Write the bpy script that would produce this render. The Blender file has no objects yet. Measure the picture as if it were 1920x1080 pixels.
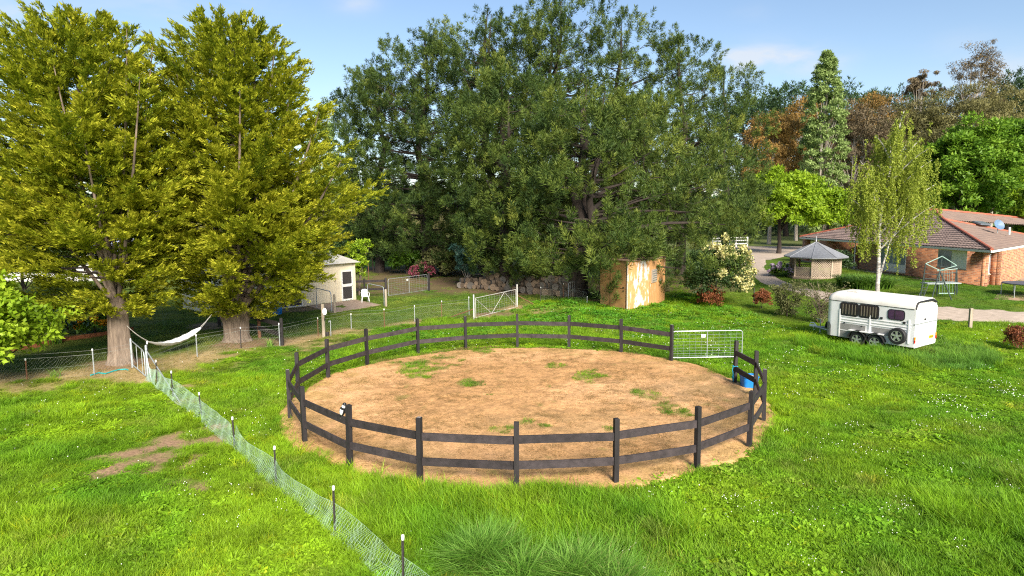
import bpy, math, random
import numpy as np
from mathutils import Vector, Matrix
random.seed(7)
rng = np.random.default_rng(7)
S = bpy.context.scene
COL = S.collection
rad = math.radians

# ------------------------------------------------------------------ camera, sky, sun, exposure
CAM_H, PITCH, ROLL, FPX = 5.9, rad(6.6), rad(-0.38), 1190.0
cp, sp = math.cos(PITCH), math.sin(PITCH)
cr, sr = math.cos(ROLL), math.sin(ROLL)
_r0 = Vector((1, 0, 0)); _u0 = Vector((0, sp, cp)); FWD = Vector((0, cp, -sp))
RIGHT = cr * _r0 + sr * _u0
UP = cr * _u0 - sr * _r0
camd = bpy.data.cameras.new('camera')
camd.sensor_width = 36; camd.lens = 36 * FPX / 1920; camd.clip_end = 6000; camd.clip_start = 0.1
cam = bpy.data.objects.new('camera', camd); COL.objects.link(cam)
cam.matrix_world = Matrix(((RIGHT.x, UP.x, -FWD.x, 0), (RIGHT.y, UP.y, -FWD.y, 0), (RIGHT.z, UP.z, -FWD.z, CAM_H), (0, 0, 0, 1)))
S.camera = cam

SUN_EL, SUN_AZ = rad(32), rad(-74)          # azimuth measured from +X (picture right) towards +Y
sun_dir = Vector((math.cos(SUN_EL) * math.cos(SUN_AZ), math.cos(SUN_EL) * math.sin(SUN_AZ), math.sin(SUN_EL)))
w = bpy.data.worlds.new('World'); S.world = w; w.use_nodes = True
nt = w.node_tree; N = nt.nodes; Lk = nt.links; N.clear()
out = N.new('ShaderNodeOutputWorld'); bg = N.new('ShaderNodeBackground'); bg.inputs[1].default_value = 0.083
sky = N.new('ShaderNodeTexSky'); sky.sky_type = 'NISHITA'; sky.sun_disc = False
sky.sun_elevation = SUN_EL; sky.sun_rotation = math.pi / 2 - SUN_AZ
sky.altitude = 300; sky.air_density = 1.0; sky.dust_density = 0.9; sky.ozone_density = 1.2
tc = N.new('ShaderNodeTexCoord')
mp = N.new('ShaderNodeMapping'); mp.inputs['Scale'].default_value = (1, 1, 2.6)
Lk.new(tc.outputs['Generated'], mp.inputs[0])
n1 = N.new('ShaderNodeTexNoise'); n1.inputs['Scale'].default_value = 5.5; n1.inputs['Detail'].default_value = 9; n1.inputs['Roughness'].default_value = 0.58; n1.inputs['Distortion'].default_value = 0.25
Lk.new(mp.outputs[0], n1.inputs['Vector'])


def ray(px, py):
    u = (px - 960) / FPX; v = (py - 540) / FPX
    return (FWD + RIGHT * u - UP * v)


def math_node(op, a, b=None, clamp=False):
    m = N.new('ShaderNodeMath'); m.operation = op; m.use_clamp = clamp
    for i, q in enumerate((a, b)):
        if q is None: continue
        if isinstance(q, (int, float)): m.inputs[i].default_value = q
        else: Lk.new(q, m.inputs[i])
    return m.outputs[0]


acc = None
for (px, py, sig, st) in ((1440, 105, .05, 1.0), (1375, 100, .018, .8), (1400, 118, .03, .8), (1500, 108, .03, .7), (1900, 150, .07, .9), (1540, 120, .04, .7), (60, 5, .08, .55), (5, 28, .05, .6), (290, 0, .06, .55), (665, 5, .035, .6), (655, 178, .03, .4), (612, 222, .03, .5), (470, 2, .05, .5), (1410, 22, .03, .25), (1780, 90, .05, .25)):
    d = ray(px, py).normalized()
    sub = N.new('ShaderNodeVectorMath'); sub.operation = 'SUBTRACT'; Lk.new(tc.outputs['Generated'], sub.inputs[0]); sub.inputs[1].default_value = d
    sc = N.new('ShaderNodeVectorMath'); sc.operation = 'MULTIPLY'; Lk.new(sub.outputs[0], sc.inputs[0]); sc.inputs[1].default_value = (1, 1, 2.4)
    ln = N.new('ShaderNodeVectorMath'); ln.operation = 'LENGTH'; Lk.new(sc.outputs[0], ln.inputs[0])
    q = math_node('DIVIDE', ln.outputs['Value'], sig)
    q = math_node('MULTIPLY', q, q)
    q = math_node('MULTIPLY', q, -1.0)
    q = math_node('EXPONENT', q)
    q = math_node('MULTIPLY', q, st)
    acc = q if acc is None else math_node('ADD', acc, q)
base = math_node('ADD', acc, 0.015)
nn = math_node('SUBTRACT', n1.outputs['Fac'], 0.36)
nn = math_node('MULTIPLY', nn, 4.2)
cl = math_node('MULTIPLY', base, nn, True)
cl = math_node('POWER', cl, 1.15, True)
cl = math_node('MULTIPLY', cl, 0.72, True)
mx = N.new('ShaderNodeMix'); mx.data_type = 'RGBA'
Lk.new(cl, mx.inputs[0]); Lk.new(sky.outputs[0], mx.inputs[6]); mx.inputs[7].default_value = (4.6, 4.75, 5.0, 1)
Lk.new(mx.outputs[2], bg.inputs[0]); Lk.new(bg.outputs[0], out.inputs[0])

sl = bpy.data.lights.new('sun', 'SUN'); sl.energy = 4.5; sl.angle = rad(22); sl.color = (1.0, 0.92, 0.80)
so = bpy.data.objects.new('sun', sl); COL.objects.link(so); so.rotation_euler = sun_dir.to_track_quat('Z', 'Y').to_euler(); so.location = (30, -20, 60)
S.view_settings.view_transform = 'Standard'; S.view_settings.look = 'None'; S.view_settings.exposure = 1.15; S.view_settings.gamma = 1; S.view_settings.use_curve_mapping = False
S.render.engine = 'CYCLES'
S.cycles.max_bounces = 7; S.cycles.diffuse_bounces = 5; S.cycles.transmission_bounces = 4; S.cycles.transparent_max_bounces = 8
S.cycles.use_denoising = False
S.cycles.pixel_filter_type = 'BLACKMAN_HARRIS'; S.cycles.filter_width = 1.15
S.cycles.sample_clamp_indirect = 4.0; S.cycles.sample_clamp_direct = 0.0


# ------------------------------------------------------------------ noise, terrain, pixel helpers
def _hash(ix, iy, seed):
    h = (ix.astype(np.int64) * 374761393 + iy.astype(np.int64) * 668265263 + seed * 974634621) & 0x7fffffff
    h = ((h ^ (h >> 13)) * 1274126177) & 0x7fffffff
    return ((h ^ (h >> 16)) & 0xffff) / 65535.0


def vnoise(x, y, seed=0):
    x = np.asarray(x, float); y = np.asarray(y, float)
    ix = np.floor(x); iy = np.floor(y); fx = x - ix; fy = y - iy
    fx = fx * fx * (3 - 2 * fx); fy = fy * fy * (3 - 2 * fy)
    a = _hash(ix, iy, seed); b = _hash(ix + 1, iy, seed); c = _hash(ix, iy + 1, seed); d = _hash(ix + 1, iy + 1, seed)
    return (a * (1 - fx) + b * fx) * (1 - fy) + (c * (1 - fx) + d * fx) * fy


def fbm(x, y, sc, seed=0, o=4):
    t = 0; a = 1; n = 0
    for k in range(o):
        t = t + a * vnoise(np.asarray(x) / sc * 2 ** k + 17.3 * k, np.asarray(y) / sc * 2 ** k - 9.1 * k, seed + k); n += a; a *= .5
    return t / n


def sstep(a, b, t):
    t = np.clip((np.asarray(t, float) - a) / (b - a), 0, 1); return t * t * (3 - 2 * t)


PC = (0.42, 20.55); PR = 7.42          # centre and radius of the round yard


def terrain(x, y, micro=True):
    x = np.asarray(x, float); y = np.asarray(y, float)
    h = 0.75 * sstep(14, 31, x) * sstep(31, 42, y)
    h = h + 0.05 * sstep(15, 40, -x) * (y > 0)
    if micro:
        m = (fbm(x, y, 2.2, 3, 3) - .5) * .12
        d = np.hypot(x - PC[0], y - PC[1])
        h = h + m * sstep(PR - .3, PR + 1.5, d) * (1 - sstep(60, 90, np.abs(y)))
        # mounds: hummocks of weeds before the tank shed, tall clumps at the front
        for (mx_, my_, r_, a_) in MOUNDS:
            h = h + a_ * np.exp(-((x - mx_) ** 2 + (y - my_) ** 2) / (r_ * r_))
    return h


MOUNDS = []


def at(px, py):
    d = ray(px, py); z = 0.0
    for _ in range(20):
        t = (CAM_H - z) / (-d.z); x = d.x * t; y = d.y * t
        z = float(terrain(x, y, False))
    return Vector((x, y, float(terrain(x, y))))


def atY(px, py, Y):
    d = ray(px, py); t = Y / d.y
    return Vector((d.x * t, Y, CAM_H + d.z * t))


def atZ(px, py, z):
    d = ray(px, py); t = (CAM_H - z) / (-d.z)
    return Vector((d.x * t, d.y * t, z))


def gz(x, y): return float(terrain(x, y))


# ------------------------------------------------------------------ objects
ORI = {}


def props(o, label=None, cat=None, group=None, kind=None):
    if label: o['label'] = label
    if cat: o['category'] = cat
    if group: o['group'] = group
    if kind: o['kind'] = kind
    return o


def thing(name, loc, label, cat, group=None, rotz=0, local=False):
    o = bpy.data.objects.new(name, None); o.empty_display_size = .2; COL.objects.link(o)
    o.location = loc; o.rotation_euler = (0, 0, rotz)
    ORI[o.name] = Vector((0, 0, 0)) if local else Vector(loc)
    return props(o, label, cat, group)


def link_mesh(name, me, mat, parent=None):
    o = bpy.data.objects.new(name, me); COL.objects.link(o)
    for m in (mat if isinstance(mat, (list, tuple)) else [mat]):
        if m: me.materials.append(m)
    if parent is not None:
        o.parent = parent; ORI[o.name] = ORI[parent.name]
    else:
        ORI[o.name] = Vector((0, 0, 0))
    return o


def copy_child(src, parent, loc, rot=None, name=None):
    c = src.copy(); COL.objects.link(c); c.parent = parent; c.location = loc
    if rot is not None: c.rotation_euler = rot
    ORI[c.name] = ORI[parent.name]
    return c


class MB:
    def __init__(s): s.v = []; s.f = []; s.mi = []; s.cur = 0
    def face(s, *ix): s.f.append(tuple(ix)); s.mi.append(s.cur)
    def add(s, vs):
        n = len(s.v); s.v.extend([tuple(q) for q in vs]); return n
    def box(s, c, size, R=None, rz=0.0):
        c = Vector(c); hx, hy, hz = size[0] / 2, size[1] / 2, size[2] / 2
        if R is None: R = Matrix.Rotation(rz, 3, 'Z')
        vs = [c + R @ Vector((sx * hx, sy * hy, sz * hz)) for sz in (-1, 1) for sy in (-1, 1) for sx in (-1, 1)]
        n = s.add(vs)
        for q in ((0, 2, 3, 1), (4, 5, 7, 6), (0, 1, 5, 4), (2, 6, 7, 3), (0, 4, 6, 2), (1, 3, 7, 5)): s.face(*[n + i for i in q])
        return s
    def bar(s, p, q, w, h, up=(0, 0, 1)):
        p = Vector(p); q = Vector(q); d = q - p; L = d.length
        if L < 1e-6: return s
        d.normalize(); up = Vector(up)
        if abs(d.dot(up)) > .98: up = Vector((0, 1, 0))
        y = up.cross(d).normalized(); z = d.cross(y)
        R = Matrix((d, y, z)).transposed()
        return s.box((p + q) / 2, (L, w, h), R)
    def tube(s, pts, r, n=8, cap=True):
        pts = [Vector(p) for p in pts]; m = len(pts)
        rs = [r] * m if isinstance(r, (int, float)) else list(r)
        rings = []; prev = None
        for i, p in enumerate(pts):
            d = (pts[min(i + 1, m - 1)] - pts[max(i - 1, 0)])
            if d.length < 1e-9: d = Vector((0, 0, 1))
            d.normalize()
            if prev is None:
                a = Vector((0, 0, 1)) if abs(d.z) < .9 else Vector((1, 0, 0)); x = a.cross(d).normalized()
            else:
                x = prev - d * prev.dot(d)
                if x.length < 1e-6: x = Vector((1, 0, 0)).cross(d)
                x.normalize()
            prev = x; y = d.cross(x)
            rings.append(s.add([p + (x * math.cos(2 * math.pi * k / n) + y * math.sin(2 * math.pi * k / n)) * rs[i] for k in range(n)]))
        for i in range(m - 1):
            a, b = rings[i], rings[i + 1]
            for k in range(n):
                k2 = (k + 1) % n; s.face(a + k, a + k2, b + k2, b + k)
        if cap:
            s.face(*[rings[0] + k for k in reversed(range(n))]); s.face(*[rings[-1] + k for k in range(n)])
        return s
    def cyl(s, p, q, r, n=12, r2=None): return s.tube([p, q], [r, r if r2 is None else r2], n)
    def lathe(s, prof, c=(0, 0, 0), n=16, R=None, caps=True):
        c = Vector(c); rings = []
        for (r, z) in prof:
            vs = [Vector((r * math.cos(2 * math.pi * k / n), r * math.sin(2 * math.pi * k / n), z)) for k in range(n)]
            if R is not None: vs = [R @ q for q in vs]
            rings.append(s.add([c + q for q in vs]))
        for a, b in zip(rings, rings[1:]):
            for k in range(n):
                k2 = (k + 1) % n; s.face(a + k, a + k2, b + k2, b + k)
        if caps:
            s.face(*[rings[0] + k for k in reversed(range(n))]); s.face(*[rings[-1] + k for k in range(n)])
        return s
    def prism(s, poly, ext):
        poly = [Vector(p) for p in poly]; ext = Vector(ext); n = len(poly)
        a = s.add(poly); b = s.add([p + ext for p in poly])
        s.face(*[a + k for k in reversed(range(n))]); s.face(*[b + k for k in range(n)])
        for k in range(n):
            k2 = (k + 1) % n; s.face(a + k, a + k2, b + k2, b + k)
        return s
    def ball(s, c, r, n=10, m=7, sc=(1, 1, 1), R=None):
        prof = []
        c = Vector(c); rings = []
        for i in range(m + 1):
            th = math.pi * i / m
            rr = max(math.sin(th), 1e-3)
            vs = [Vector((sc[0] * r * rr * math.cos(2 * math.pi * k / n), sc[1] * r * rr * math.sin(2 * math.pi * k / n), -sc[2] * r * math.cos(th))) for k in range(n)]
            if R is not None: vs = [R @ q for q in vs]
            rings.append(s.add([c + q for q in vs]))
        for a, b in zip(rings, rings[1:]):
            for k in range(n):
                k2 = (k + 1) % n; s.face(a + k, a + k2, b + k2, b + k)
        return s
    def build(s, name, mat, parent=None, smooth=False, bevel=0.0):
        o_ = ORI[parent.name] if parent is not None else Vector((0, 0, 0))
        me = bpy.data.meshes.new(name)
        me.from_pydata([(v[0] - o_.x, v[1] - o_.y, v[2] - o_.z) for v in s.v], [], s.f)
        o = link_mesh(name, me, mat, parent)
        if isinstance(mat, (list, tuple)) and len(mat) > 1: me.polygons.foreach_set('material_index', s.mi)
        if smooth:
            me.polygons.foreach_set('use_smooth', [True] * len(me.polygons))
            try: me.set_sharp_from_angle(angle=rad(40))
            except Exception: pass
        if bevel:
            b = o.modifiers.new('b', 'BEVEL'); b.width = bevel; b.segments = 2; b.limit_method = 'ANGLE'
        me.update()
        return o


def np_mesh(name, verts, faces4, mat, parent=None, attrs=None, smooth=False):
    """verts (n,3), faces4 (m,k) all of the same size k"""
    me = bpy.data.meshes.new(name)
    verts = np.asarray(verts, np.float32)
    if parent is not None:
        o_ = ORI[parent.name]; verts = verts - np.array([o_.x, o_.y, o_.z], np.float32)
    faces4 = np.asarray(faces4, np.int32); m, k = faces4.shape
    me.vertices.add(len(verts)); me.vertices.foreach_set('co', np.ascontiguousarray(verts, np.float32).ravel())
    me.loops.add(m * k); me.loops.foreach_set('vertex_index', faces4.ravel())
    me.polygons.add(m); me.polygons.foreach_set('loop_start', np.arange(0, m * k, k, dtype=np.int32))
    try: me.polygons.foreach_set('loop_total', np.full(m, k, np.int32))
    except Exception: pass
    me.update(calc_edges=True)
    for nm, (dom, typ, data) in (attrs or {}).items():
        a = me.attributes.new(nm, typ, dom)
        a.data.foreach_set({'FLOAT': 'value', 'FLOAT_COLOR': 'color', 'FLOAT_VECTOR': 'vector', 'INT': 'value'}[typ], np.ascontiguousarray(data, np.int32 if typ == 'INT' else np.float32).ravel())
    if smooth: me.polygons.foreach_set('use_smooth', np.ones(m, bool))
    return link_mesh(name, me, mat, parent)


# ------------------------------------------------------------------ materials
def new_mat(name):
    m = bpy.data.materials.new(name); m.use_nodes = True
    nt = m.node_tree; b = nt.nodes['Principled BSDF']
    return m, nt, b


def mat(name, col, rough=.6, var=.25, scale=6.0, bump=0.0, bscale=40.0, metal=0.0, col2=None, mapping=(1, 1, 1), coord='Object', spec=.4, detail=6, ovar=0.0):
    m, nt, b = new_mat(name); n = nt.nodes; l = nt.links
    b.inputs['Roughness'].default_value = rough; b.inputs['Metallic'].default_value = metal; b.inputs['Specular IOR Level'].default_value = spec
    t = n.new('ShaderNodeTexCoord'); mpn = n.new('ShaderNodeMapping'); mpn.inputs['Scale'].default_value = mapping; l.new(t.outputs[coord], mpn.inputs[0])
    nz = n.new('ShaderNodeTexNoise'); nz.inputs['Scale'].default_value = scale; nz.inputs['Detail'].default_value = detail; nz.inputs['Roughness'].default_value = .62; l.new(mpn.outputs[0], nz.inputs['Vector'])
    cr_ = n.new('ShaderNodeValToRGB')
    c = col; c2 = col2 or tuple(q * (1 - var) for q in col); c1 = col if col2 else tuple(min(1, q * (1 + var)) for q in col)
    cr_.color_ramp.elements[0].position = .32; cr_.color_ramp.elements[1].position = .68
    cr_.color_ramp.elements[0].color = (*c2, 1); cr_.color_ramp.elements[1].color = (*c1, 1)
    l.new(nz.outputs['Fac'], cr_.inputs[0])
    oi = n.new('ShaderNodeObjectInfo'); om = n.new('ShaderNodeMapRange'); om.inputs[3].default_value = 1 - ovar; om.inputs[4].default_value = 1 + ovar; l.new(oi.outputs['Random'], om.inputs[0])
    ov = n.new('ShaderNodeVectorMath'); ov.operation = 'SCALE'; l.new(cr_.outputs[0], ov.inputs[0]); l.new(om.outputs[0], ov.inputs['Scale']); l.new(ov.outputs[0], b.inputs['Base Color'])
    if bump:
        nb = n.new('ShaderNodeTexNoise'); nb.inputs['Scale'].default_value = bscale; nb.inputs['Detail'].default_value = 5; l.new(mpn.outputs[0], nb.inputs['Vector'])
        bp = n.new('ShaderNodeBump'); bp.inputs['Strength'].default_value = bump; bp.inputs['Distance'].default_value = .02; l.new(nb.outputs['Fac'], bp.inputs['Height']); l.new(bp.outputs[0], b.inputs['Normal'])
    return m


def leaf_mat(name, cols, trans=.3, rough=.55, spec=.25, instancer=False):
    """cols: list of linear colours over tint 0..1"""
    m, nt, b = new_mat(name); n = nt.nodes; l = nt.links
    a = n.new('ShaderNodeAttribute'); a.attribute_name = 'tint'
    r = n.new('ShaderNodeValToRGB'); e = r.color_ramp.elements
    while len(e) < len(cols): e.new(.5)
    for i, c in enumerate(cols):
        e[i].position = i / (len(cols) - 1); e[i].color = (*c, 1)
    l.new(a.outputs['Fac'], r.inputs[0])
    b.inputs['Roughness'].default_value = rough; b.inputs['Specular IOR Level'].default_value = spec
    l.new(r.outputs[0], b.inputs['Base Color'])
    tr = n.new('ShaderNodeBsdfTranslucent'); l.new(r.outputs[0], tr.inputs[0])
    mxs = n.new('ShaderNodeMixShader'); mxs.inputs[0].default_value = trans
    o = n['Material Output']
    l.new(b.outputs[0], mxs.inputs[1]); l.new(tr.outputs[0], mxs.inputs[2]); l.new(mxs.outputs[0], o.inputs[0])
    return m


# ------------------------------------------------------------------ zones of the ground
def pin(poly, x, y):
    x = np.asarray(x, float); y = np.asarray(y, float); ins = np.zeros(x.shape, bool)
    n = len(poly)
    for i in range(n):
        x1, y1 = poly[i][:2]; x2, y2 = poly[(i + 1) % n][:2]
        c = ((y1 > y) != (y2 > y)) & (x < (x2 - x1) * (y - y1) / ((y2 - y1) if y2 != y1 else 1e-9) + x1)
        ins ^= c
    return ins


def pdist(line, x, y):
    x = np.asarray(x, float); y = np.asarray(y, float); d = np.full(x.shape, 1e9)
    for (a, b) in zip(line, line[1:]):
        ax, ay = a[0], a[1]; bx, by = b[0], b[1]; L2 = (bx - ax) ** 2 + (by - ay) ** 2 + 1e-9
        t = np.clip(((x - ax) * (bx - ax) + (y - ay) * (by - ay)) / L2, 0, 1)
        d = np.minimum(d, np.hypot(x - ax - t * (bx - ax), y - ay - t * (by - ay)))
    return d


def pxl(pts): return [tuple(at(*p)) for p in pts]


for (a, b, r_, h_) in ((1060, 577, .75, .38), (1090, 590, 1.0, .25), (1235, 582, 1.0, .28), (1270, 590, 1.2, .2), (1180, 600, 1.2, .12)):
    p = at(a, b); MOUNDS.append((p.x, p.y, r_, h_))

GARDEN_LINE = pxl([(-160, 722), (51, 712), (177, 702), (249, 687), (278, 711), (370, 668), (452, 653), (525, 647), (597, 630), (659, 617), (721, 615), (778, 604), (828, 597), (889, 600), (969, 576), (1014, 565), (1095, 560), (1125, 565)])
GARDEN_POLY = [p[:2] for p in GARDEN_LINE] + [(12, 48), (12, 70), (-60, 70), (-60, 20)]
NET_PX = [((755, 1005), None), ((625, 913), (629, 1005)), ((514.5, 838), (518, 911)), ((435.5, 783), (441, 843)), ((373, 737), (379, 783)), ((321, 696.5), (325, 748)), ((292, 676), (296, 726))]
NET_P = [at(757, 1112)] + [at(*b) for (_, b) in NET_PX[1:]]
NET_LINE = [tuple(NET_P[0] + (NET_P[0] - NET_P[1]))] + [tuple(p) for p in NET_P] + [tuple(at(278, 711))]
DRIVE = [pxl([(1380, 487), (1392, 503), (1425, 528), (1500, 553), (1570, 570), (1640, 585), (1720, 596), (1800, 602), (1930, 608), (2150, 618)]),
         pxl([(1440, 485), (1432, 503), (1455, 521), (1500, 538), (1560, 550), (1640, 563), (1730, 572), (1800, 578), (1930, 586), (2150, 596)])]
DRIVE_POLY = [p[:2] for p in DRIVE[0]] + [p[:2] for p in reversed(DRIVE[1])]
ROAD_POLY = [p[:2] for p in pxl([(1330, 478), (1380, 487), (1440, 485), (1500, 474), (1640, 470), (1640, 463), (1500, 462), (1330, 462)])]
SLAB = pxl([(576, 574), (668, 562.5), (714, 572), (623, 588)])
PATCH = at(300, 845)
HOUSE_E1 = atZ(1860, 470, 3.3); HOUSE_E0 = atZ(1500, 445, 3.3)


def sand_r(x, y):
    a = np.arctan2(y - PC[1], x - PC[0])
    return PR + .22 + .30 * (fbm(np.cos(a) * 6 + 9, np.sin(a) * 6, 1.0, 40, 4) - .5) * 2 - .45 * sstep(.55, .95, np.sin(a - .15)) + .12 * sstep(0.4, 1, -np.sin(a))


SANDPATCH = [(at(a, b), r_, e_) for (a, b, r_, e_) in ((795, 692, 1.15, .9), (832, 676, .8, .8), (884, 721, .55, 1), (935, 738, .5, .5), (1100, 708, .6, 1), (1048, 690, .45, .8), (1222, 750, .6, 1), (1240, 764, .5, .7), (1285, 775, .3, .6), (985, 795, .3, .5), (940, 806, .4, .35), (1130, 808, .25, .4), (1018, 800, .25, .4), (905, 660, .5, .7), (985, 690, .3, .3), (1040, 733, .3, .4), (1180, 724, .3, .4))]


def sandpatch(x, y):
    m = np.zeros(np.shape(x))
    for p, r_, e_ in SANDPATCH:
        m = np.maximum(m, e_ * np.exp(-(((x - p.x) / r_) ** 2 + ((y - p.y) / (r_ * 1.3)) ** 2)))
    return m


def zones(x, y):
    """weights used by the ground sheet and by the grass"""
    x = np.asarray(x, float); y = np.asarray(y, float)
    z = {}
    d = np.hypot(x - PC[0], y - PC[1]); z['sand'] = (d < sand_r(x, y)).astype(float)
    gl = pdist(GARDEN_LINE, x, y); g = pin(GARDEN_POLY, x, y)
    z['garden'] = g.astype(float)
    n1 = fbm(x, y, 1.6, 21, 4); n2 = fbm(x, y, .7, 25, 3); n3 = fbm(x, y, 7, 29, 3)
    wd = np.where(x < -12, 1.0, np.where(x < 0, .9, 1.3))
    wd = np.where(x < -14, 1.7, wd); dry = (1 - sstep(.25, 1.1, gl / wd)) * sstep(np.where(x < -14, .25, .36), np.where(x < -14, .42, .52), n1)
    a1 = at(350, 690); dry = np.maximum(dry, .9 * np.exp(-(((x - a1.x) / 1.6) ** 2 + ((y - a1.y) / .8) ** 2)) * sstep(.4, .5, n2))
    for (q, r_) in (((400, 670), 1.5), ((470, 662), 1.2), ((345, 722), .8), ((375, 745), .7), ((590, 650), 1.6), ((640, 628), 1.4), ((1000, 585), 1.6), ((940, 585), 1.6), ((120, 716), 1.6), ((20, 725), 1.8)):
        p = at(*q); dry = np.maximum(dry, .85 * np.exp(-((x - p.x) ** 2 + (y - p.y) ** 2) / r_ ** 2) * sstep(.42, .56, n2 * .6 + n1 * .4))
    z['dry'] = np.clip(dry, 0, 1)
    bare = np.exp(-(((x - PATCH.x) / 1.3) ** 2 + ((y - PATCH.y) / 1.75) ** 2) * 1.1)
    p2 = at(365, 912); bare = np.maximum(bare, .55 * np.exp(-(((x - p2.x) / .6) ** 2 + ((y - p2.y) / .6) ** 2)))
    n5 = fbm(x, y, .38, 191, 3); z['bare'] = sstep(.20, .46, bare * .66 + (n2 - .5) * .7 + (n5 - .5) * .9 + (n1 - .5) * .3) * sstep(.06, .2, bare)
    dirt = np.zeros(x.shape)
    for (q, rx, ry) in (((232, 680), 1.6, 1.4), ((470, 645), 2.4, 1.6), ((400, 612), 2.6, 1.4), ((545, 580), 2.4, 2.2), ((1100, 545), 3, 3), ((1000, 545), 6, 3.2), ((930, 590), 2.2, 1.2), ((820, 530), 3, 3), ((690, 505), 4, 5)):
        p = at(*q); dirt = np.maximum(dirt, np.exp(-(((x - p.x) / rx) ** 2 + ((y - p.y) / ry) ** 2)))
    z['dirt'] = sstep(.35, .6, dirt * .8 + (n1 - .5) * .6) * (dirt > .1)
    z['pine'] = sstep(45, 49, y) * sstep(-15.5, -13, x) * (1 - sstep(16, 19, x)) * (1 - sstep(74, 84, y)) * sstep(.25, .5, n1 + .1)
    z['drive'] = (pin(DRIVE_POLY, x, y) | pin(ROAD_POLY, x, y)).astype(float)
    hl = sstep(13, 15, x) * sstep(31, 35, y)
    z['house'] = hl
    z['n1'] = n1; z['n2'] = n2; z['n3'] = n3
    return z


def L3(a, b, t): return a + (b - a) * t[..., None]


C = lambda *q: np.array(q)


def grass_colour(x, y, z):
    n3 = fbm(x, y, 5, 61, 4); n4 = fbm(x, y, 1.3, 66, 3)
    t = sstep(.3, .7, n3 * .55 + n4 * .45)
    c = L3(C(.130, .300, .014), C(.265, .425, .016), t)
    lawn = L3(C(.115, .190, .030), C(.20, .245, .045), sstep(.3, .7, n4))
    g = z['garden'] * (1 - .0)
    far = sstep(-24, -6, x) * z['garden']
    lawn = L3(lawn, L3(C(.12, .24, .02), C(.21, .30, .03), t), far * .6)
    c = L3(c, lawn, g)
    hl = L3(C(.10, .22, .018), C(.18, .28, .025), t); c = L3(c, hl, z['house'])
    c = L3(c, C(.30, .22, .075) * np.ones(3), z['dry'] * .8)
    pl = pdist(NET_LINE, x, y)
    return c


# ------------------------------------------------------------------ the ground sheet
def spread_axis(a, b, step, far):
    mid = np.arange(a, b + 1e-6, step); s_ = step; l = [a]; h = [b]
    while l[-1] > -far: s_ *= 1.22; l.append(l[-1] - s_)
    s_ = step
    while h[-1] < far: s_ *= 1.22; h.append(h[-1] + s_)
    return np.array(l[:0:-1] + list(mid) + h[1:])


gx = spread_axis(-34, 46, .34, 3500); gy = spread_axis(5, 66, .34, 3500)
GX, GY = np.meshgrid(gx, gy); GZ = terrain(GX, GY)
ZN = zones(GX, GY)
gc = grass_colour(GX, GY, ZN) * .55
soil = L3(C(.10, .075, .040), C(.19, .135, .080), ZN['n2'])
gc = L3(gc, soil * .8, np.clip(.28 * sstep(.45, .7, ZN['n2']), 0, 1))
straw = L3(C(.30, .215, .10), C(.46, .34, .17), ZN['n2'])
gc = L3(gc, straw, ZN['dry'] * .95)
gc = L3(gc, L3(C(.24, .15, .09), C(.36, .23, .14), ZN['n2']), ZN['bare'])
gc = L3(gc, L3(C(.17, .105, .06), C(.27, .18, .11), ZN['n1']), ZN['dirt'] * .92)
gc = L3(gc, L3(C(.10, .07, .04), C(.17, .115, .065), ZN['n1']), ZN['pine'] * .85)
gc = L3(gc, C(.20, .12, .06) * np.ones(3), ZN['sand'])
gc = L3(gc, C(.13, .155, .05) * np.ones(3), sstep(70, 110, GY))
nx, ny = len(gx), len(gy)
idx = np.arange(nx * ny).reshape(ny, nx)
F = np.stack([idx[:-1, :-1], idx[:-1, 1:], idx[1:, 1:], idx[1:, :-1]], -1).reshape(-1, 4)


def ground_mat(name, bump=.6, bscale=9.0, varamt=.5, rough=.95, vscale=14):
    m, nt, b = new_mat(name); n = nt.nodes; l = nt.links
    a = n.new('ShaderNodeAttribute'); a.attribute_name = 'col'
    t = n.new('ShaderNodeTexCoord')
    z1 = n.new('ShaderNodeTexNoise'); z1.inputs['Scale'].default_value = vscale; z1.inputs['Detail'].default_value = 8; z1.inputs['Roughness'].default_value = .7; l.new(t.outputs['Object'], z1.inputs['Vector'])
    mr = n.new('ShaderNodeMapRange'); mr.inputs[1].default_value = .3; mr.inputs[2].default_value = .7; mr.inputs[3].default_value = 1 - varamt; mr.inputs[4].default_value = 1 + varamt; l.new(z1.outputs['Fac'], mr.inputs[0])
    mm = n.new('ShaderNodeVectorMath'); mm.operation = 'SCALE'; l.new(a.outputs['Color'], mm.inputs[0]); l.new(mr.outputs[0], mm.inputs['Scale'])
    l.new(mm.outputs[0], b.inputs['Base Color']); b.inputs['Roughness'].default_value = rough; b.inputs['Specular IOR Level'].default_value = .1
    zb = n.new('ShaderNodeTexNoise'); zb.inputs['Scale'].default_value = bscale; zb.inputs['Detail'].default_value = 8; zb.inputs['Roughness'].default_value = .7; l.new(t.outputs['Object'], zb.inputs['Vector'])
    bp = n.new('ShaderNodeBump'); bp.inputs['Strength'].default_value = bump; bp.inputs['Distance'].default_value = .06; l.new(zb.outputs['Fac'], bp.inputs['Height']); l.new(bp.outputs[0], b.inputs['Normal'])
    return m


def rgba(c): return np.concatenate([c.reshape(-1, 3), np.ones((c.size // 3, 1))], 1)


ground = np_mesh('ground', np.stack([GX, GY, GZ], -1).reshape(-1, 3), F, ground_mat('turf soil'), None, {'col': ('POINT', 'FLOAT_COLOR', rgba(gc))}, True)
props(ground, kind='structure')

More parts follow.
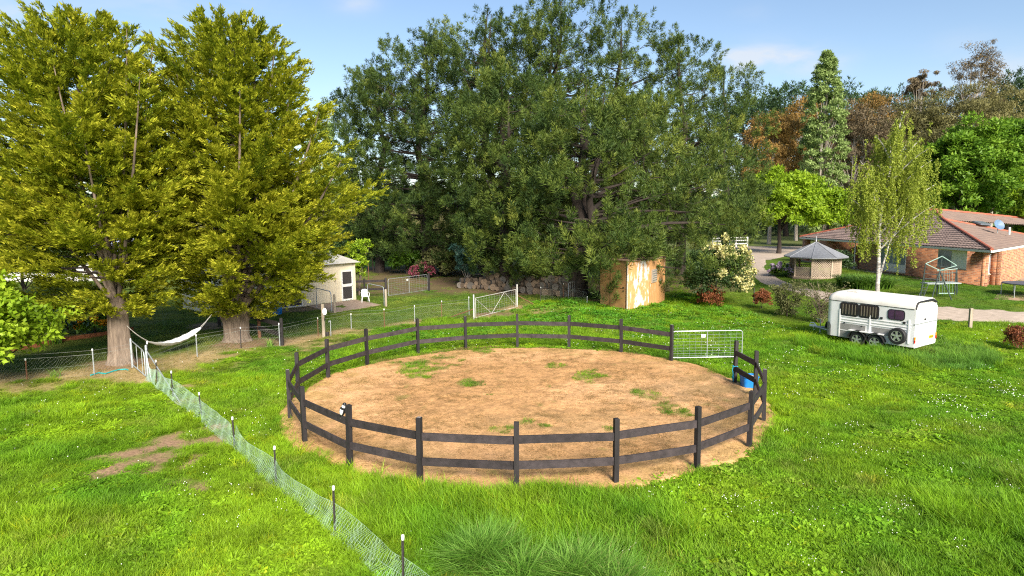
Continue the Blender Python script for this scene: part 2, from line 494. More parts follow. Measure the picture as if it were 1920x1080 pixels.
# sand of the round yard, a sheet whose rim dips under the turf
na, nr = 340, 84
th = np.linspace(0, 2 * np.pi, na, endpoint=False); rr = np.linspace(0.02, PR + .75, nr)
TH, RR = np.meshgrid(th, rr); SX = PC[0] + RR * np.cos(TH); SY = PC[1] + RR * np.sin(TH)
ed = sand_r(SX, SY)
SZ = .055 + (fbm(SX, SY, .55, 71, 4) - .5) * .075 + (fbm(SX, SY, .18, 75, 2) - .5) * .03 - .16 * sstep(-.12, .18, RR - ed)
SZ = np.where(RR > ed + .18, -.12, SZ)
q1 = fbm(SX, SY, 2.6, 81, 4); q2 = fbm(SX, SY, .5, 85, 4); q3 = fbm(SX, SY, .16, 88, 2)
sc_ = L3(C(.50, .278, .120), C(.64, .372, .180), sstep(.3, .7, q1))
sc_ = L3(sc_, C(.30, .165, .07) * np.ones(3), .62 * sstep(.52, .66, q2 * .6 + q3 * .4))
rim = sstep(PR - 2.6, PR + .1, RR + (q1 - .5) * 2.5)
trk = np.exp(-((RR - PR + .95 + .25 * (q1 - .5)) / .38) ** 2); sc_ = L3(sc_, C(.36, .205, .09) * np.ones(3), .38 * trk * sstep(.3, .6, q2))
sc_ = L3(sc_, C(.46, .30, .105) * np.ones(3), rim * .55 * sstep(.35, .6, q2))
e1 = at(1290, 740); sc_ = L3(sc_, C(.33, .22, .115) * np.ones(3), .6 * np.exp(-(((SX - e1.x) / 2.2) ** 2 + ((SY - e1.y) / 2.5) ** 2)) * sstep(.3, .6, q2))
e1 = at(1060, 800); sc_ = L3(sc_, C(.40, .26, .12) * np.ones(3), .5 * np.exp(-(((SX - e1.x) / 3.5) ** 2 + ((SY - e1.y) / 1.4) ** 2)) * sstep(.3, .6, q2))
sc_ = L3(sc_, C(.16, .19, .04) * np.ones(3), .7 * sstep(.28, .6, sandpatch(SX, SY) * .8 + (fbm(SX, SY, .45, 155, 3) - .5) * 1.3))
idx = np.arange(na * nr).reshape(nr, na)
F = np.stack([idx[:-1], np.roll(idx[:-1], -1, 1), np.roll(idx[1:], -1, 1), idx[1:]], -1).reshape(-1, 4)
sand = np_mesh('sand', np.stack([SX, SY, SZ], -1).reshape(-1, 3), F, ground_mat('orange sand', .55, 16, .3, .95, 9), None, {'col': ('POINT', 'FLOAT_COLOR', rgba(sc_))}, True)
props(sand, kind='structure')


# gravel drive: a strip that follows the terrain
def strip(name, A, B, m, lift=.012, sub=14, across=8, kind='structure'):
    vs = []
    def dens(Ln):
        o = []
        for a, b in zip(Ln, Ln[1:]):
            for k in range(sub): o.append(np.array(a) + (np.array(b) - np.array(a)) * k / sub)
        return o + [np.array(Ln[-1])]
    a_ = dens(A); b_ = dens(B)
    for i, (p, q) in enumerate(zip(a_, b_)):
        for k in range(across + 1):
            r = p + (q - p) * k / across
            j = 0
            if k in (0, across):
                j = (vnoise(i * .35, k * 3.1, 5) - .5) * .5; r = r + (q - p) / np.linalg.norm(q - p) * j
            r = np.array([r[0], r[1], gz(r[0], r[1]) + lift - (.05 if k in (0, across) else 0)])
            vs.append(r)
    n = across + 1; m_ = len(a_)
    idx = np.arange(n * m_).reshape(m_, n)
    F = np.stack([idx[:-1, :-1], idx[:-1, 1:], idx[1:, 1:], idx[1:, :-1]], -1).reshape(-1, 4)
    o = np_mesh(name, np.array(vs), F, m, None, None, True)
    return props(o, kind=kind)


M_gravel = mat('gravel', (.46, .37, .30), .95, .3, 3.0, .5, 60, col2=(.33, .265, .205))
strip('gravel_driveway', DRIVE[0], DRIVE[1], M_gravel, .05)
rd = pxl([(1330, 480), (1385, 489), (1445, 487), (1500, 475), (1640, 471)]); rd2 = pxl([(1330, 461), (1385, 462), (1445, 462), (1500, 462), (1640, 463)])
strip('gravel_road', rd, rd2, M_gravel, .06)

# ------------------------------------------------------------------ grass: scattered tufts
def tuft_mesh(name, nb, rad_, h0, h1, wd, lean, m, seed, broad=False):
    r = np.random.default_rng(seed)
    a = r.uniform(0, 2 * np.pi, nb); d = rad_ * np.sqrt(r.uniform(0, 1, nb))
    b = np.stack([d * np.cos(a), d * np.sin(a), np.full(nb, -.01)], -1)
    az = r.uniform(0, 2 * np.pi, nb); h = r.uniform(h0, h1, nb); ln = np.abs(r.normal(lean, lean * .5, nb)) * h
    o = np.stack([np.cos(az), np.sin(az), np.zeros(nb)], -1); s_ = np.stack([-np.sin(az), np.cos(az), np.zeros(nb)], -1)
    tw = r.uniform(-.9, .9, nb)[:, None]; s_ = s_ * np.cos(tw) + o * np.sin(tw)
    w_ = (wd * r.uniform(.7, 1.3, nb))[:, None]
    up = np.array([0, 0, 1.0])
    mid = b + o * (ln * .32)[:, None] + up * (h * .62)[:, None]
    tip = b + o * ln[:, None] + up * h[:, None]
    if broad:
        V = np.stack([b + up * (h * .5)[:, None], mid - s_ * w_ * 1.4, tip, mid + s_ * w_ * 1.4], 1).reshape(-1, 3); F = np.arange(nb * 4).reshape(-1, 4)
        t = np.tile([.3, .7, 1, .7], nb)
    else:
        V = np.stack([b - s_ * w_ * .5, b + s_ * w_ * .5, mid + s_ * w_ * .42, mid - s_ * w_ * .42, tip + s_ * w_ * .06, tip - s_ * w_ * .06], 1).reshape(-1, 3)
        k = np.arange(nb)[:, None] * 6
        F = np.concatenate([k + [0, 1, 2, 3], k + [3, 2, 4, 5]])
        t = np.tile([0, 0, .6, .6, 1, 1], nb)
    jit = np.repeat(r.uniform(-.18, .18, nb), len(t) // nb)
    me = bpy.data.meshes.new(name)
    o_ = np_mesh(name, V, F, m, None, {'bt': ('POINT', 'FLOAT', np.clip(t + jit, 0, 1.2))})
    COL.objects.unlink(o_)
    return o_


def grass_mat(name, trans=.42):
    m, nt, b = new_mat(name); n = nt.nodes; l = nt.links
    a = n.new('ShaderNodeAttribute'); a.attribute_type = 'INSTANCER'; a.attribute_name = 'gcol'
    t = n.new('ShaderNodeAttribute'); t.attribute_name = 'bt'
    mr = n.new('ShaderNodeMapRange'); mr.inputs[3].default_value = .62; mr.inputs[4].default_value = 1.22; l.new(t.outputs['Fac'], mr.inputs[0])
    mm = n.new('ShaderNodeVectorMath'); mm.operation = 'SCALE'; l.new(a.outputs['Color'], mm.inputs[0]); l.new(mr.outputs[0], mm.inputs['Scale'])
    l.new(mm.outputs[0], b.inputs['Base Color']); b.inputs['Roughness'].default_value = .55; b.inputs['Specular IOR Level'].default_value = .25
    tr = n.new('ShaderNodeBsdfTranslucent'); l.new(mm.outputs[0], tr.inputs[0]); x = n.new('ShaderNodeMixShader'); x.inputs[0].default_value = trans
    l.new(b.outputs[0], x.inputs[1]); l.new(tr.outputs[0], x.inputs[2]); l.new(x.outputs[0], n['Material Output'].inputs[0])
    return m


def scatter(name, P_, rot, scl, col, srcs, pick, host_mat=None):
    """one point object whose geometry nodes put a tuft on every point"""
    me = bpy.data.meshes.new(name); n = len(P_)
    me.vertices.add(n); me.vertices.foreach_set('co', np.ascontiguousarray(P_, np.float32).ravel())
    for nm, typ, key, data in (('rot', 'FLOAT_VECTOR', 'vector', rot), ('scl', 'FLOAT_VECTOR', 'vector', scl), ('gcol', 'FLOAT_VECTOR', 'vector', col)):
        a = me.attributes.new(nm, typ, 'POINT'); a.data.foreach_set(key, np.ascontiguousarray(data, np.float32).ravel())
    a = me.attributes.new('pick', 'INT', 'POINT'); a.data.foreach_set('value', np.ascontiguousarray(pick, np.int32))
    o = bpy.data.objects.new(name, me); COL.objects.link(o)
    c = bpy.data.collections.new(name + ' pieces')
    for i, s_ in enumerate(srcs):
        s_.name = '%02d_%s' % (i, s_.name); c.objects.link(s_)
    ng = bpy.data.node_groups.new(name + ' scatter', 'GeometryNodeTree')
    ng.interface.new_socket('Geometry', in_out='INPUT', socket_type='NodeSocketGeometry'); ng.interface.new_socket('Geometry', in_out='OUTPUT', socket_type='NodeSocketGeometry')
    n_ = ng.nodes; l = ng.links
    gi = n_.new('NodeGroupInput'); go = n_.new('NodeGroupOutput')
    ci = n_.new('GeometryNodeCollectionInfo'); ci.inputs['Collection'].default_value = c; ci.inputs['Separate Children'].default_value = True; ci.inputs['Reset Children'].default_value = True
    ip = n_.new('GeometryNodeInstanceOnPoints'); ip.inputs['Pick Instance'].default_value = True
    def na(nm, dt):
        q = n_.new('GeometryNodeInputNamedAttribute'); q.data_type = dt; q.inputs[0].default_value = nm; return q.outputs[0]
    e2r = n_.new('FunctionNodeEulerToRotation'); l.new(na('rot', 'FLOAT_VECTOR'), e2r.inputs[0])
    l.new(gi.outputs[0], ip.inputs['Points']); l.new(ci.outputs[0], ip.inputs['Instance'])
    l.new(na('pick', 'INT'), ip.inputs['Instance Index']); l.new(e2r.outputs[0], ip.inputs['Rotation']); l.new(na('scl', 'FLOAT_VECTOR'), ip.inputs['Scale'])
    l.new(ip.outputs[0], go.inputs[0])
    md = o.modifiers.new('scatter', 'NODES'); md.node_group = ng
    return props(o, kind='stuff')


def frustum_pts(y0, y1, dens, slope=1.05, xmin=-60, xmax=60):
    A = slope * (y1 ** 2 - y0 ** 2) + 2 * (y1 - y0); n = int(A * dens)
    y = np.sqrt(rng.uniform(y0 ** 2, y1 ** 2, n)); x = rng.uniform(-1, 1, n) * (slope * y + 1)
    k = (x > xmin) & (x < xmax)
    return x[k], y[k]


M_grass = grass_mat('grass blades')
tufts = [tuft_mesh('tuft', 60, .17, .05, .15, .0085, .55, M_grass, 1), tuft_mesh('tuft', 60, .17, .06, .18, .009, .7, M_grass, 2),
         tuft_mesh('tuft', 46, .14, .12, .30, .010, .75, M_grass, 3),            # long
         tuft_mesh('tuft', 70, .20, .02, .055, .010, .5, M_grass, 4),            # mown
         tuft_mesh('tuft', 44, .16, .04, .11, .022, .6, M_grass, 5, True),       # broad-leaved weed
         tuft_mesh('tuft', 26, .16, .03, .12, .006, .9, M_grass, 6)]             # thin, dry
xs, ys = [], []
for (a, b, dn) in ((8.5, 13, 95), (13, 18, 70), (18, 25, 42), (25, 34, 24), (34, 46, 12), (46, 64, 5.5)):
    x, y = frustum_pts(a, b, dn); xs.append(x); ys.append(y)
x = np.concatenate(xs); y = np.concatenate(ys)
z = zones(x, y); u = rng.uniform(0, 1, len(x))
d = np.hypot(x - PC[0], y - PC[1]); er = sand_r(x, y)
keep = (z['drive'] < .5) & (d > er - .12 + .3 * (u - .5)) & (u > z['bare'] * .93) & (u > z['dirt'] * .88) & (u > z['pine'] * .9) & (u > z['dry'] * .62)
keep &= ~pin([p[:2] for p in SLAB], x, y)
inp = sandpatch(x, y) * .8 + (fbm(x, y, .45, 155, 3) - .5) * 1.3
patch = (d < er) & (inp > .36) & (sandpatch(x, y) > .15) & (u < .55)
keep |= patch
x, y, u = x[keep], y[keep], u[keep]; patch = patch[keep]
z = zones(x, y); d = np.hypot(x - PC[0], y - PC[1])
col = grass_colour(x, y, z)
n = len(x)
pick = rng.integers(0, 2, n)
lng = fbm(x, y, 2.3, 101, 3)
net = pdist(NET_LINE, x, y)
leftp = (x < np.interp(y, [p[1] for p in NET_LINE], [p[0] for p in NET_LINE])) & (y < 23)
longm = ((lng > .56) & (leftp | (y < 13.5)) & (z['garden'] < .5)) | ((net < .45) & (u < .35) & (y < 22))
dd = np.abs(d - PR - .35); longm |= (dd < .35) & (u < .12)
trl = np.hypot(x - 16.4, y - 27.0); longm |= (trl < 3.8) & (u < .9)
sh = np.hypot(x - 9, y - 39); longm |= (x > 6) & (x < 17) & (y > 35) & (y < 42) & (u < .25)
pick[longm] = 2
mown = (z['garden'] > .5) | (z['house'] > .5)
pick[mown] = 3
weed = (~mown) & (((lng < .40) & (u < .5)) | ((y > 33) & (x > 1) & (x < 17) & (lng > .45) & (u < .7))); pick[weed] = 4
dr = (z['dry'] > .5) | ((z['bare'] > .3) | (z['dirt'] > .4)); pick[dr] = 5
pick[patch] = 0
col[patch] = col[patch] * C(.75, .8, 1)
wet = (pick == 4) & (y > 30); col[wet] = L3(col[wet], C(.05, .22, .02) * np.ones(3), np.full(wet.sum(), .6))
blue = (trl < 3.8) & (x > 15.5) ; col[blue] = L3(col[blue], C(.07, .2, .045) * np.ones(3), np.full(blue.sum(), .55))
mo = fbm(x, y, .55, 171, 3); col *= np.interp(mo, [.3, .7], [.84, 1.14])[:, None]; bro = sstep(.58, .72, fbm(x, y, 1.1, 181, 4)) * (rng.uniform(0, 1, n) < .5) * (~mown); col = L3(col, C(.36, .33, .09) * np.ones(3), bro * .30)
col *= rng.uniform(.75, 1.25, n)[:, None]
yl = rng.uniform(0, 1, n) < .04; col[yl] = col[yl] * C(1.5, 1.12, .9)
s_ = rng.uniform(.75, 1.25, n) * np.interp(y, [9, 20, 34, 60], [1, 1.1, 1.45, 2.2]); hz = rng.uniform(.7, 1.2, n) * np.interp(y, [9, 30, 60], [.82, .8, .9])
hz = hz * np.interp(lng, [.3, .7], [.7, 1.3]); hz[patch] *= .8; s_[patch] *= .85
hz[(~leftp) & (~mown) & (y < 34) & (y > 14)] *= .72
hz *= np.where((pdist(GARDEN_LINE, x, y) < 3.2) & (x < -6), .5, 1); hz *= np.where(np.hypot(x - 16.4, y - 27.0) < 3.9, 1.9, 1)
bd_ = np.exp(-(((x - PATCH.x) / 2.2) ** 2 + ((y - PATCH.y) / 2.6) ** 2)); hz *= 1 - .55 * bd_
hz[leftp & (y > 13)] *= .7
zz = terrain(x, y) + np.where(patch, .05, 0)
rot = np.stack([rng.normal(0, .12, n), rng.normal(0, .12, n), rng.uniform(0, 6.28, n)], -1)
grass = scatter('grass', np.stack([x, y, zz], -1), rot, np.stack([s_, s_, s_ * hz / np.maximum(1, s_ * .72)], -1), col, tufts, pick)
print('grass points', n)

# the three clumps of tall bluish grass at the front
cl = []
for (q, n_, rx, ry) in (((905, 1058), 120, .52, .34), ((985, 1100), 40, .4, .25), ((1085, 1098), 150, .55, .36), ((1165, 1130), 90, .45, .3)):
    p = at(*q); a = rng.uniform(0, 6.28, n_); r_ = np.sqrt(rng.uniform(0, 1, n_))
    cl.append(np.stack([p.x + rx * r_ * np.cos(a), p.y + ry * r_ * np.sin(a), 1 - .75 * r_ ** 2], -1))
cl = np.concatenate(cl); n = len(cl)
tall = [tuft_mesh('tall tuft', 34, .14, .30, .56, .015, .8, M_grass, 31), tuft_mesh('tall tuft', 34, .14, .32, .62, .015, 1.0, M_grass, 32)]
cc = L3(C(.11, .275, .026), C(.25, .43, .075), rng.uniform(0, 1, n)); od = rng.uniform(0, 1, n) < .04; cc[od] = C(.34, .33, .12)
rot = np.stack([rng.normal(.0, .22, n), rng.normal(-.18, .22, n), rng.uniform(-.9, .9, n)], -1)
tg = scatter('tall_grass', np.stack([cl[:, 0], cl[:, 1], terrain(cl[:, 0], cl[:, 1])], -1), rot, np.stack([np.full(n, 1.0), np.full(n, 1.0), cl[:, 2] * rng.uniform(1.0, 1.4, n)], -1), cc, tall, rng.integers(0, 2, n))

# white clover heads in the paddock
M_flower = mat('clover white', (.78, .78, .72), .7, .1)
def head():
    m = MB(); m.ball((0, 0, .0), .012, 6, 3, (1, 1, .8)); o = m.build('clover', M_flower); COL.objects.unlink(o); return o
xs, ys = [], []
for (a, b, dn) in ((8.5, 14, 95), (14, 22, 80), (22, 32, 34), (32, 40, 8)):
    x, y = frustum_pts(a, b, dn); xs.append(x); ys.append(y)
x = np.concatenate(xs); y = np.concatenate(ys); z = zones(x, y)
den = sstep(.55, .72, fbm(x, y, 1.5, 131, 3) * .5 + fbm(x, y, .5, 135, 2) * .5)
den *= np.where(x > 2, .5, .10)
k = (rng.uniform(0, 1, len(x)) < den + .005) & (z['garden'] < .5) & (np.hypot(x - PC[0], y - PC[1]) > sand_r(x, y) + .2) & (z['house'] < .5) & (z['bare'] < .2)
x, y = x[k], y[k]; n = len(x)
ff = scatter('clover_flowers', np.stack([x, y, terrain(x, y) + rng.uniform(.06, .14, n)], -1), rng.uniform(0, 3, (n, 3)), np.repeat(rng.uniform(.55, 1.1, n)[:, None], 3, 1) * np.interp(y, [10, 30], [.95, 1.5])[:, None], np.ones((n, 3)), [head()], np.zeros(n))
print('flowers', n)

# dung, clods and straw lying on the sand
M_clod = grass_mat('clods', 0.0)
def clod(seed):
    r = random.Random(seed); m = MB(); m.ball((0, 0, 0), .03, 6, 3, (1, r.uniform(.5, .9), .5))
    m.v = [(a * r.uniform(.7, 1.3), b * r.uniform(.7, 1.3), c) for a, b, c in m.v]
    o = m.build('clod', M_clod); at_ = o.data.attributes.new('bt', 'FLOAT', 'POINT'); at_.data.foreach_set('value', [.6] * len(o.data.vertices)); COL.objects.unlink(o); return o
st = tuft_mesh('straw', 14, .1, .012, .03, .006, 3.0, M_grass, 41)
n = 34000
a = rng.uniform(0, 6.28, n); r_ = (PR + .1) * np.sqrt(rng.uniform(0, 1, n)); x = PC[0] + r_ * np.cos(a); y = PC[1] + r_ * np.sin(a)
k = rng.uniform(0, 1, n) < .16 + .84 * sstep(.46, .66, fbm(x, y, .9, 141, 4) * .6 + fbm(x, y, .25, 145, 2) * .4); x, y = x[k], y[k]; n = len(x)
pk = rng.integers(0, 3, n); pk[rng.uniform(0, 1, n) < .45] = 3
cc = np.where((pk == 3)[:, None], L3(C(.26, .18, .06), C(.42, .30, .13), rng.uniform(0, 1, n)), L3(C(.13, .075, .035), C(.34, .20, .09), rng.uniform(0, 1, n) ** .7))
s_ = rng.uniform(.18, .62, n) * np.where(rng.uniform(0, 1, n) < .06, 2.2, 1); s_[pk == 3] = rng.uniform(.7, 1.6, (pk == 3).sum())
zz = .055 + (fbm(x, y, .55, 71, 4) - .5) * .075
scatter('yard_litter', np.stack([x, y, zz], -1), np.stack([np.zeros(n), np.zeros(n), rng.uniform(0, 6.28, n)], -1), np.repeat(s_[:, None], 3, 1), cc, [clod(1), clod(2), clod(3), st], pk)


# ================================================================== OBJECTS
M_post = mat('black stained post', (.030, .025, .026), .75, .35, 9, .35, 60, col2=(.014, .012, .013), mapping=(1, 1, .25), ovar=.35)
M_rail = mat('black stained rail', (.050, .039, .041), .78, .35, 5, .45, 50, col2=(.018, .014, .015), ovar=.35)
M_cut = mat('grey cut timber', (.28, .25, .22), .85, .3, 20, .2, ovar=.2)
M_galv = mat('galvanised steel', (.42, .45, .47), .42, .2, 12, .05, 60, metal=.55)
M_white = mat('white paint', (.74, .73, .70), .5, .12, 6, .05, 30)
M_whiteold = mat('chalky white paint', (.50, .485, .46), .7, .25, 9, .15, 40)
M_cap = mat('white plastic cap', (.80, .80, .78), .5, .06, 8)
M_picket = mat('dark star picket', (.035, .030, .030), .6, .4, 20, .3, 90)
M_rust = mat('rusty star picket', (.16, .075, .040), .85, .4, 16, .3, 90)
M_greypost = mat('weathered timber', (.30, .25, .19), .85, .3, 7, .4, 40, mapping=(1, 1, .2))
M_blue = mat('blue plastic', (.012, .17, .50), .4, .15, 5)
M_net = mat('green bird netting', (.40, .56, .44), .6, .15, 3)
M_wire = mat('fence wire', (.42, .43, .42), .5, .2, 8, metal=.4)
M_black = mat('black rubber', (.015, .015, .016), .6, .3, 20)
M_conc = mat('worn concrete', (.38, .29, .22), .92, .3, 2.2, .3, 40, col2=(.27, .19, .14))
V = Vector

# ------------------------------------------------ round yard fence
pb = [(545.6, 786), (564.3, 746), (616, 710.3), (691.5, 686.3), (780.4, 662), (873.8, 655.3), (970.3, 651.1), (1066.4, 653.7), (1162, 664.1), (1256.5, 679), (1375, 719.3), (1418, 745), (1429.3, 790.4), (1411, 841.2), (1311.5, 883.3), (1155, 909), (968.3, 917.7), (783, 911.7), (651.5, 877.7), (572.2, 831.7)]
yard = thing('round_yard_fence', (PC[0], PC[1], 0), 'black two-rail timber fence ringing the orange sand yard', 'fence')
PP = []
for i, q in enumerate(pb):
    p = atZ(q[0], q[1], 0); a = math.atan2(p.y - PC[1], p.x - PC[0])
    r_ = .5 * PR + .5 * math.hypot(p.x - PC[0], p.y - PC[1])
    if i in (1, 11): r_ = PR
    PP.append((V((PC[0] + r_ * math.cos(a), PC[1] + r_ * math.sin(a), 0)), a))
random.seed(3)
for i, (p, a) in enumerate(PP):
    m = MB(); h = 1.5 + random.uniform(-.03, .04); tl = random.uniform(-.028, .028), random.uniform(-.022, .022)
    b = .055
    R = Matrix.Rotation(a, 3, 'Z')
    vs = []
    for zz_, ox, oy, bb in ((-.25, 0, 0, b), (h - .012, tl[0], tl[1], b), (h, tl[0], tl[1], b - .012)):
        for sx, sy in ((-1, -1), (1, -1), (1, 1), (-1, 1)): vs.append(p + R @ V((sx * bb + ox, sy * bb + oy, zz_)))
    n = m.add(vs)
    for k in range(2):
        for j in range(4): m.face(n + 4 * k + j, n + 4 * k + (j + 1) % 4, n + 4 * k + 4 + (j + 1) % 4, n + 4 * k + 4 + j)
    m.cur = 1 if i in (0, 5, 9, 12, 17) else 0
    m.face(n + 8, n + 9, n + 10, n + 11)
    m.build('post', [M_post, M_cut], yard)
for i in range(len(PP)):
    if i == 9: continue
    p = PP[i][0]; q = PP[(i + 1) % len(PP)][0]
    if i == len(PP) - 1: q = PP[0][0]
    dv = (q - p).normalized()
    for zc in (1.10, .535):
        za, zb = zc + random.uniform(-.015, .015), zc + random.uniform(-.015, .015)
        m = MB(); a_ = p + dv * .05 + V((0, 0, za)); b_ = q - dv * .05 + V((0, 0, zb))
        nseg = 5; L = (b_ - a_); sag = random.uniform(-.012, .006); nrm = V((-dv.y, dv.x, 0)); prev = None
        for k in range(nseg + 1):
            t = k / nseg; c = a_ + L * t + V((0, 0, sag * 4 * t * (1 - t))); hh = .088 + random.uniform(-.002, .002)
            cur = m.add([c + nrm * -.021 + V((0, 0, -hh)), c + nrm * .021 + V((0, 0, -hh)), c + nrm * .021 + V((0, 0, hh)), c + nrm * -.021 + V((0, 0, hh))])
            if prev is not None:
                for j in range(4): m.face(prev + j, cur + j, cur + (j + 1) % 4, prev + (j + 1) % 4)
            else: m.face(cur + 3, cur + 2, cur + 1, cur)
            prev = cur
        m.face(prev, prev + 1, prev + 2, prev + 3)
        m.build('rail', M_rail, yard)


# ------------------------------------------------ tubular mesh gates
def mesh_gate(a, b, h, label, nv=11, nh=8, mid=.52, sign=None, r=.02, group=None):
    """a,b bottom corners"""
    a = V(a); b = V(b); g = thing('steel_gate', a, label, 'gate', group)
    d = (b - a); L = d.length; d.normalize(); up = V((0, 0, 1)); rc = .13
    pts = []
    def corner(c, u, v):   # from c-u*rc to c+v*rc
        return [c + u * -rc * math.cos(k / 5 * math.pi / 2) ** 1 + u * 0 + (-u * 0) for k in ()]
    bl, br, tr_, tl_ = a, b, b + up * h, a + up * h
    pts = [bl, tl_ - up * rc]
    for k in range(1, 6): t = k / 6 * math.pi / 2; pts.append(tl_ - up * rc + d * rc + (-d * rc * math.cos(t) + up * rc * math.sin(t)))
    pts.append(tl_ + d * rc); pts.append(tr_ - d * rc)
    for k in range(1, 6): t = k / 6 * math.pi / 2; pts.append(tr_ - up * rc - d * rc + (d * rc * math.sin(t) + up * rc * math.cos(t)))
    pts += [tr_ - up * rc, br]
    m = MB(); m.tube(pts, r, 8); m.tube([bl, br], r * .9, 8); m.build('frame', M_galv, g, True)
    m = MB(); c = a + d * L * mid; m.tube([c, c + up * h], r * .8, 8); m.build('upright', M_galv, g, True)
    m = MB()
    for k in range(1, nv):
        c = a + d * (L * k / nv); m.tube([c, c + up * (h - .01)], .0035, 4)
    for k in range(1, nh):
        zz_ = h * (k / nh) ** 1.25; m.tube([a + up * zz_, b + up * zz_], .0045, 4)
    o = m.build('wire_mesh', M_galv, g); o['kind'] = 'stuff'
    if sign:
        c = a + d * L * (mid - .03) + up * (h * .82)
        n_ = d.cross(up); m = MB(); m.bar(c - d * .0 + n_ * .02, c - d * .17 + n_ * .02, .006, .13); m.build('sign_plate', M_white, g)
    for zz_ in (.15, h - .2):
        m = MB(); m.tube([a + up * zz_ - d * .09, a + up * zz_], .014, 6); m.build('hinge', M_galv, g)
    return g


ga = atZ(1259.5, 671, .12); gb = atZ(1390.8, 668.5, .12)
mesh_gate(ga, gb, 1.08, 'open galvanised mesh gate hung on the round yard fence', 12, 9, .5, True)
fa = at(728.5, 556); fb = at(801.5, 545)
fa = V((fa.x, fa.y, .06)); fb = V((fb.x, fb.y, .06))
mesh_gate(fa, fb, 1.22, 'long galvanised mesh farm gate beside the pink flowering bush', 14, 9, .52, True, .017)
for (q, lab) in (((724, 556.6), 'dark timber post on which the long farm gate hangs'), ((804.5, 546), 'dark timber post where the long farm gate latches')):
    p = at(*q); m = MB(); m.lathe([(.085, -.2), (.08, 1.35), (.06, 1.4)], p, 10)
    props(m.build('gate_post', M_post, None), lab, 'post', 'posts of the long farm gate')

# ------------------------------------------------ blue tub and rope, bird
p = atZ(1404, 727, 0); tb = thing('feed_tub', p, 'square blue plastic tub on the sand beside the round yard fence', 'tub')
m = MB()
def sq(r, z, n=24, e=4.0):
    o = []
    for k in range(n):
        t = 2 * math.pi * k / n; c, s_ = math.cos(t), math.sin(t); o.append(p + V((math.copysign(abs(c) ** (2 / e), c) * r, math.copysign(abs(s_) ** (2 / e), s_) * r, z)))
    return o
rings = [sq(.235, .015), sq(.27, .40), sq(.29, .40), sq(.29, .43), sq(.262, .43), sq(.25, .34)]
ids = [m.add(r_) for r_ in rings]
for a_, b_ in zip(ids, ids[1:]):
    for k in range(24): m.face(a_ + k, a_ + (k + 1) % 24, b_ + (k + 1) % 24, b_ + k)
m.face(*[ids[0] + k for k in reversed(range(24))])
m.build('tub_body', M_blue, tb, True)
m = MB(); i_ = m.add(sq(.249, .375)); m.face(*[i_ + k for k in range(24)]); m.build('feed', mat('pale feed', (.55, .42, .34), .9, .2, 20, .3), tb)
pr_ = PP[10][0]; m = MB(); nrm = V((-.09, -.03, 0))
m.tube([pr_ + V((-.075, -.06, .66)), pr_ + V((-.10, -.03, .5)), pr_ + V((-.085, -.07, .36)), pr_ + V((-.11, -.05, .2)), pr_ + V((-.08, -.09, .1)), pr_ + V((-.06, -.08, .24)), pr_ + V((-.085, -.06, .45))], .013, 6)
m.tube([pr_ + V((-.075, -.075, .62)), pr_ + V((.07, -.08, .63)), pr_ + V((.075, .07, .62)), pr_ + V((-.075, .07, .63)), pr_ + V((-.075, -.075, .62))], .012, 6)
props(m.build('rope', mat('blue rope', (.02, .33, .52), .8, .2, 30), None, True), 'pale blue rope tied round a round yard post', 'rope')

bp_ = atY(638.5, 779, 15.9); a0, a1 = PP[18][0], PP[19][0]
tpar = .12; bp_ = a0 + (a1 - a0) * tpar; bp_.z = 1.19
mg = thing('magpie', bp_, 'black and white magpie perched on the round yard top rail', 'bird')
M_bk = mat('black feather', (.012, .012, .016), .5, .2, 30); M_wh = mat('white feather', (.72, .72, .70), .6, .08, 30)
m = MB(); ax = V((.32, -.25, .91)).normalized(); sd = V((0, 1, 0)).cross(ax).normalized(); fw = ax.cross(sd)
K_ = 1.25
spine = [(-.15, .008, .010), (-.12, .02, .01), (-.06, .026, .016), (0, .045, .05), (.06, .062, .064), (.12, .062, .062), (.165, .045, .048), (.19, .036, .04), (.215, .038, .044), (.238, .030, .034), (.252, .014, .015), (.258, .010, .010)]
rg = []
for t, ra, rb in spine:
    t, ra, rb = t * K_ if t > 0 else t, ra * K_, rb * K_; c = bp_ + V((0, 0, .05)) + ax * t
    rg.append(m.add([c + sd * ra * math.cos(k * math.pi / 5) + fw * rb * math.sin(k * math.pi / 5) for k in range(10)]))
for i, (a_, b_) in enumerate(zip(rg, rg[1:])):
    for k in range(10):
        m.cur = 1 if (i in (6, 7) and k not in (1, 2, 3)) or (i in (3, 4) and k in (6, 7)) or (i == 0 and k % 2 == 0) else 0
        m.face(a_ + k, a_ + (k + 1) % 10, b_ + (k + 1) % 10, b_ + k)
m.cur = 0
m.face(*[rg[0] + k for k in reversed(range(10))]); m.face(*[rg[-1] + k for k in range(10)])
hd = bp_ + V((0, 0, .05)) + ax * .232 * K_
m.tube([hd + V((.02, -.02, .0)), hd + V((.05, -.05, -.005)), hd + V((.075, -.07, -.012))], [.012, .008, .002], 6)
m.build('body', [M_bk, M_wh], mg, True)
for s_ in (-.022, .022):
    m = MB(); m.tube([bp_ + sd * s_ + V((0, 0, .06)), bp_ + sd * s_ + V((0, 0, 0))], .006, 5); m.tube([bp_ + sd * s_ + V((-.02, .01, .003)), bp_ + sd * s_ + V((.03, -.02, .003))], .004, 5); m.build('leg', M_bk, mg)

